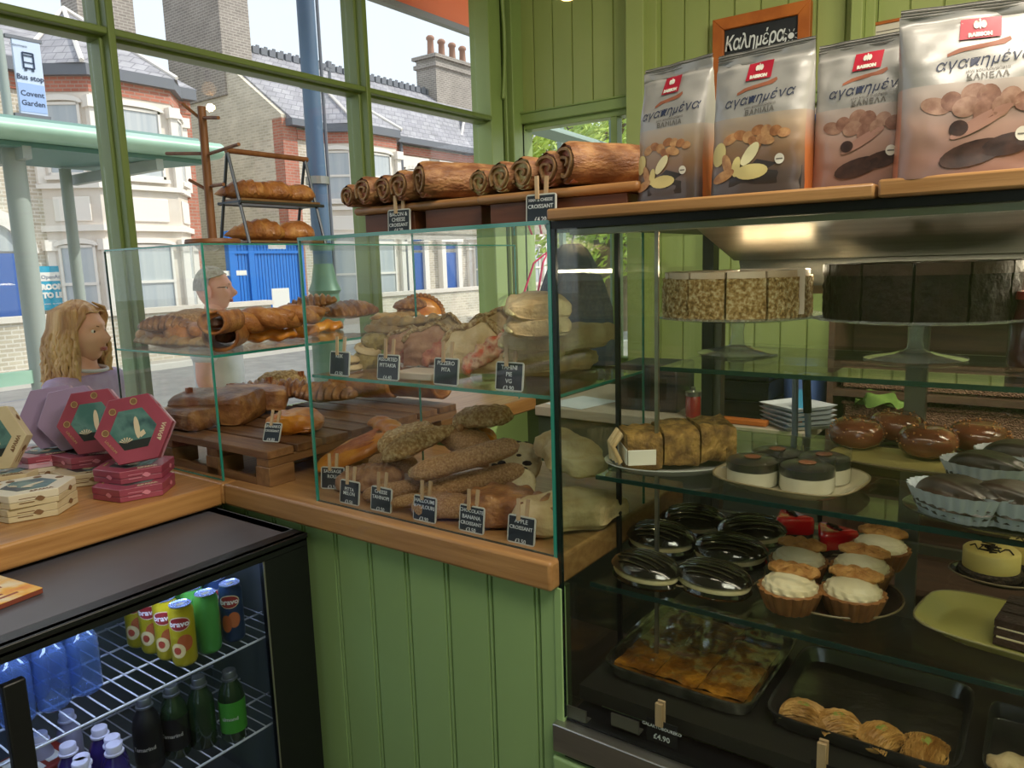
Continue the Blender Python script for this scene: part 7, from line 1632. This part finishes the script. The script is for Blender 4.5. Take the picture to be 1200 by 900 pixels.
# ================================================================ PEOPLE OUTSIDE
def skinmesh(nodes, edges, sub=2):
    me = bpy.data.meshes.new('tmp'); me.from_pydata([n[0] for n in nodes], edges, []); o = bpy.data.objects.new('tmp', me); col.objects.link(o)
    sk = o.modifiers.new('s', 'SKIN'); sk.use_smooth_shade = True
    for i, n in enumerate(nodes):
        r_ = n[1]; me.skin_vertices[0].data[i].radius = r_ if isinstance(r_, tuple) else (r_, r_)
    me.skin_vertices[0].data[0].use_root = True
    ss = o.modifiers.new('u', 'SUBSURF'); ss.levels = sub
    dg = bpy.context.evaluated_depsgraph_get(); m2 = bpy.data.meshes.new_from_object(o.evaluated_get(dg)); bpy.data.objects.remove(o)
    vs = [v.co.copy() for v in m2.vertices]; fs = [tuple(p.vertices) for p in m2.polygons]; bpy.data.meshes.remove(m2); return vs, fs
def headmesh(s_=1.0, fem=False):
    """front = +Y, chin at z=0"""
    G = lambda x, z, x0, z0, a, b: math.exp(-((x-x0)/a)**2-((z-z0)/b)**2)
    def f(u, v):
        th = 2*PI*u; ph = PI*(v-.5); x = math.cos(ph)*math.cos(th); y = math.cos(ph)*math.sin(th); z = math.sin(ph)
        X, Y, Z = .074*x, .092*y, .112+.116*z
        jaw = max(0, -z); X *= 1-.30*jaw**1.5; Y = Y*(1-.12*jaw)+.010*jaw
        if y > 0:
            k = y**.7
            Y += k*(.026*G(X, Z, 0, .088, .011, .020)+.012*G(X, Z, 0, .108, .008, .024)      # nose
                +.006*G(X, Z, 0, .148, .045, .012)-.010*(G(X, Z, .031, .122, .015, .012)+G(X, Z, -.031, .122, .015, .012))
                +.006*(G(X, Z, .035, .085, .020, .018)+G(X, Z, -.035, .085, .020, .018))+.009*G(X, Z, 0, .058, .022, .0055)+.008*G(X, Z, 0, .047, .020, .005)-.004*G(X, Z, 0, .0525, .024, .002)+.010*G(X, Z, 0, .018, .024, .014))
        return Vector((X, Y, Z))*s_
    b = MB().grid(f, 88, 64, cu=True)
    for sx in (-1, 1):
        b.grid(lambda u, v, sx=sx: Vector((sx*(.072+.010*math.sin(PI*v)+.004*math.cos(2*PI*u)), -.004+(.020*math.sin(PI*v))*math.cos(2*PI*u)*.8-.004*v, .104+.034*math.sin(PI*(v-.5))+.004*math.sin(2*PI*u)))*s_, 16, 10, cu=True)
    return b
skinw = M('skin_fair', '#eab79c', .5, c2='#e2a68c', scale=10, sss=.05); skinm = M('skin_ruddy', '#e8b09c', .5, c2='#dd9f8c', scale=10, sss=.05)
def person(label, loc, rz, ht, skin_, fem):
    t = T('person', label, 'person', loc, R(rz)); k = ht/1.70
    hz = (1.70-.228)*1.0
    sh = .165 if fem else .20
    N = [((0, 0, .95), (.15, .11)), ((0, .0, 1.15), (.125, .095)), ((0, 0, 1.34), (.14, .10)), ((0, -.005, 1.43), (.06, .055)), ((0, .005, 1.50), (.052, .052)), ((0, .01, 1.55), (.05, .055)),
         ((sh, 0, 1.38), .055), ((sh+.05, -.02, 1.10), .042), ((sh+.02, .14, .93), .032), ((sh-.0, .20, .90), .024),
         ((-sh, 0, 1.38), .055), ((-sh-.05, -.02, 1.10), .042), ((-sh-.03, .10, .90), .032), ((-sh-.02, .15, .84), .024),
         ((.09, 0, .86), .09), ((.10, .01, .50), .06), ((.10, -.02, .10), .042), ((.10, .12, .04), .035),
         ((-.09, 0, .86), .09), ((-.10, .01, .50), .06), ((-.10, -.02, .10), .042), ((-.10, .12, .04), .035)]
    Ed = [(0, 1), (1, 2), (2, 3), (3, 4), (4, 5), (2, 6), (6, 7), (7, 8), (8, 9), (2, 10), (10, 11), (11, 12), (12, 13), (0, 14), (14, 15), (15, 16), (16, 17), (0, 18), (18, 19), (19, 20), (20, 21)]
    vs, fs = skinmesh(N, Ed); b = MB(); b.add([v*k for v in vs], fs)
    # fingers on both hands
    for (hx, hy, hz2) in ((sh-.0, .20, .90), (-sh-.02, .15, .84)):
        for q_ in range(4):
            b.tube([(Vector((hx-.024+.016*q_, hy+.01, hz2))*k), (Vector((hx-.026+.017*q_, hy+.055+.006*(q_ in (1, 2)), hz2-.012))*k), (Vector((hx-.026+.017*q_, hy+.075+.008*(q_ in (1, 2)), hz2-.035))*k)], [.0085*k, .0078*k, .006*k], 8)
        b.tube([Vector((hx-.03*(1 if hx > 0 else -1), hy-.01, hz2))*k, Vector((hx-.05*(1 if hx > 0 else -1), hy+.02, hz2-.01))*k, Vector((hx-.052*(1 if hx > 0 else -1), hy+.045, hz2-.02))*k], [.011*k, .009*k, .007*k], 8)
    hm = headmesh(1.0, fem); X = Matrix.Translation(Vector((0, .008, hz))*k)@Matrix.Scale(k if not fem else 1.0, 4)
    b.add(hm.v, hm.f, X); b.build('body', skin_, t, smooth=80)
    eyew = M('eye_white', '#e8e2dc', .3); irs = M('iris_brown', '#3a2a20', .3); lip = M('lips', '#b0605c', .45)
    for sx in (-1, 1):
        e = MB().add(*ball((X@Vector((sx*.030, .066, .121)))[:], .0125, 12, 10)); e.build('eye', eyew, t, smooth=80)
        MB().add(*ball((X@Vector((sx*.030, .0755, .121)))[:], .0055, 10, 8)).build('iris', irs, t, smooth=80)
        MB().tube([X@Vector((sx*(.016+.008*i), .088-.006*i*i*.6, .139+.003*math.sin(i))) for i in range(4)], .0028, 6).build('eyebrow', M('brow', '#7a5a40', .8), t)
    lp_ = MB(); lp_.tube([X@Vector((-.020+.01*i, .094-.0022*(i-2)**2, .0545)) for i in range(5)], [.001, .0035, .004, .0035, .001], 8).tube([X@Vector((-.018+.009*i, .0925-.002*(i-2)**2, .0475)) for i in range(5)], [.001, .004, .0045, .004, .001], 8); lp_.build('lips', lip, t, smooth=80)
    return t, X, k, sh
def garment(t, k, nodes, edges, nm, m):
    vs, fs = skinmesh(nodes, edges); return MB().add([v*k for v in vs], fs).build(nm, m, t, smooth=80)
def trousers(t, k, m, nm='trousers'):
    garment(t, k, [((0, 0, .97), (.165, .125)), ((.09, 0, .86), .11), ((.10, .01, .50), .08), ((.10, -.01, .14), .065), ((-.09, 0, .86), .11), ((-.10, .01, .50), .08), ((-.10, -.01, .14), .065)], [(0, 1), (1, 2), (2, 3), (0, 4), (4, 5), (5, 6)], nm, m)
    for sx in (-1, 1): blob(MB(), .27, .10, .09, flat=.8, na=0, X=Matrix.Translation(Vector((sx*.10, .06, 0))*k)@Matrix.Rotation(PI/2, 4, 'Z')).build('shoe', M('shoe_dark', '#35302e', .6), t, smooth=80)
# woman: faces right in the picture
wv = H(100, 388, 0, -3.12)
rzw = -62
pw, Xw, k, sh = person('person with wavy light brown hair in a lilac top, in profile just outside the window', (-3.12, wv.y-.02, zG), rzw, 1.56, skinw, True)
garment(pw, k, [((0, 0, .96), (.17, .13)), ((0, 0, 1.16), (.15, .12)), ((0, 0, 1.33), (.165, .125)), ((0, 0, 1.415), (.085, .075)), ((sh, 0, 1.37), .075), ((sh+.05, -.02, 1.14), .06), ((-sh, 0, 1.37), .075), ((-sh-.05, -.02, 1.14), .06)], [(0, 1), (1, 2), (2, 3), (2, 4), (4, 5), (2, 6), (6, 7)], 'top', M('lilac_fabric', '#b9a6c6', .8, c2='#a893b6', scale=12, bump=.2))
MB().tube([(Vector((.075*math.cos(a), .02+.07*math.sin(a), 1.445-.01*math.sin(a)))*k) for a in [2*PI*i/20 for i in range(21)]], .007, 8).build('collar', M('white_collar', '#d9d6de', .8), pw, smooth=80)
trousers(pw, k, M('jeans_blue', '#4a5a74', .8))
hairm = M('hair_light_brown', '#a87c50', .45, c2='#e0bb88', c3='#c49a66', scale=30, stretch=(1, 1, .12), bump=.5, bscale=80)
C_ = Xw@Vector((0, -.012, .125)); rn = random.Random(11)
def cap(u, v):      # scalp shell
    th = 2*PI*u; ph = PI*(.5-.60*v); x = math.cos(ph)*math.cos(th); y = math.cos(ph)*math.sin(th); z = math.sin(ph)
    fr_ = max(0, y); z2 = z if y < .2 else max(z, .30+.35*fr_)
    return C_+Vector((.088*x*(1+.06*math.sin(9*th)), .104*min(y, .80)*(1+.03*math.sin(11*th+2)), .118*z2+.004*math.sin(7*th)))
MB().grid(cap, 72, 26, cu=True).build('hair_cap', hairm, pw, smooth=80)
hb = MB()
for i in range(230):
    th = rn.uniform(math.radians(-215), math.radians(35)) if i % 4 else rn.choice([-1, 1])*0+rn.uniform(math.radians(150), math.radians(215)); th = rn.uniform(PI*.83, PI*2.17)
    top = C_+Vector((.07*math.cos(th)*.6, .08*math.sin(th)*.6, .105)); sd = C_+Vector((.092*math.cos(th), .108*math.sin(th)-.004, .01)); l_ = rn.uniform(.17, .27); ph0 = rn.uniform(0, 6)
    pts = [top, C_+Vector((.086*math.cos(th), .10*math.sin(th), .075)), sd]
    for j in range(1, 7):
        s_ = j/6; wv_ = .018*math.sin(ph0+s_*9); pts.append(sd+Vector((math.cos(th)*(.018*s_+wv_), math.sin(th)*(.02*s_+wv_)-.01*s_, -l_*s_)))
    hb.tube(pts, [.003, .006, .0075, .0085, .009, .009, .008, .006, .002][:len(pts)], 5)
tag(hb.build('hair_locks', hairm, pw, smooth=80), kind='stuff')
hb = MB()
for i in range(60):   # front locks swept beside the face
    sx = 1 if i % 2 else -1; th0 = rn.uniform(-.3, .9); p0 = C_+Vector((sx*.02, .055, .108)); p1_ = C_+Vector((sx*.066, .072-.03*th0, .055)); p2_ = C_+Vector((sx*.090, .030-.03*th0, -.02)); p3_ = C_+Vector((sx*(.092+.01*rn.random()), .005-.03*th0, -.13-.08*rn.random()))
    hb.tube([p0, (p0+p1_)/2+Vector((sx*.012, .012, .006)), p1_, p2_, (p2_+p3_)/2+Vector((sx*.01, .01, 0)), p3_], [.003, .006, .007, .008, .008, .002], 5)
tag(hb.build('hair_locks', hairm, pw, smooth=80), kind='stuff')
# man in white T-shirt
mv = H(248, 330, 0, -3.75)
pm2, Xm, k, sh = person('person with short grey hair in a white T-shirt, seen through the window case', (-3.75, mv.y, zG), -48, 1.71, skinm, False)
tsh = M('white_tshirt', '#dfe0e4', .8, c2='#cfd1d8', scale=9, bump=.2)
garment(pm2, k, [((0, 0, .94), (.185, .14)), ((0, 0, 1.14), (.17, .135)), ((0, 0, 1.32), (.185, .135)), ((0, 0, 1.425), (.09, .08)), ((sh, 0, 1.37), .085), ((sh+.04, -.015, 1.20), .072), ((-sh, 0, 1.37), .085), ((-sh-.04, -.015, 1.20), .072)], [(0, 1), (1, 2), (2, 3), (2, 4), (4, 5), (2, 6), (6, 7)], 't_shirt', tsh)
trousers(pm2, k, M('shorts_grey', '#6c6a66', .8))
C2 = Xm@Vector((0, -.010, .118)); hg = M('hair_grey_short', '#b8b0a6', .7, c2='#958c82', scale=60, bump=.6, bscale=200)
def cap2(u, v):
    th = 2*PI*u; ph = PI*(.5-.52*v); x = math.cos(ph)*math.cos(th); y = math.cos(ph)*math.sin(th); z = math.sin(ph); fr_ = max(0, y); z2 = z if y < .1 else max(z, .42+.25*fr_)
    return C2+Vector((.079*x, .098*min(y, .74), .124*z2+.001*math.sin(40*th)))
MB().grid(cap2, 60, 20, cu=True).build('hair', hg, pm2, smooth=80)
MB().tube([Xm@Vector((-.074, -.01, .122)), Xm@Vector((-.06, .075, .126)), Xm@Vector((.06, .075, .126)), Xm@Vector((.074, -.01, .122))], .0018, 6).build('glasses', dark, pm2)
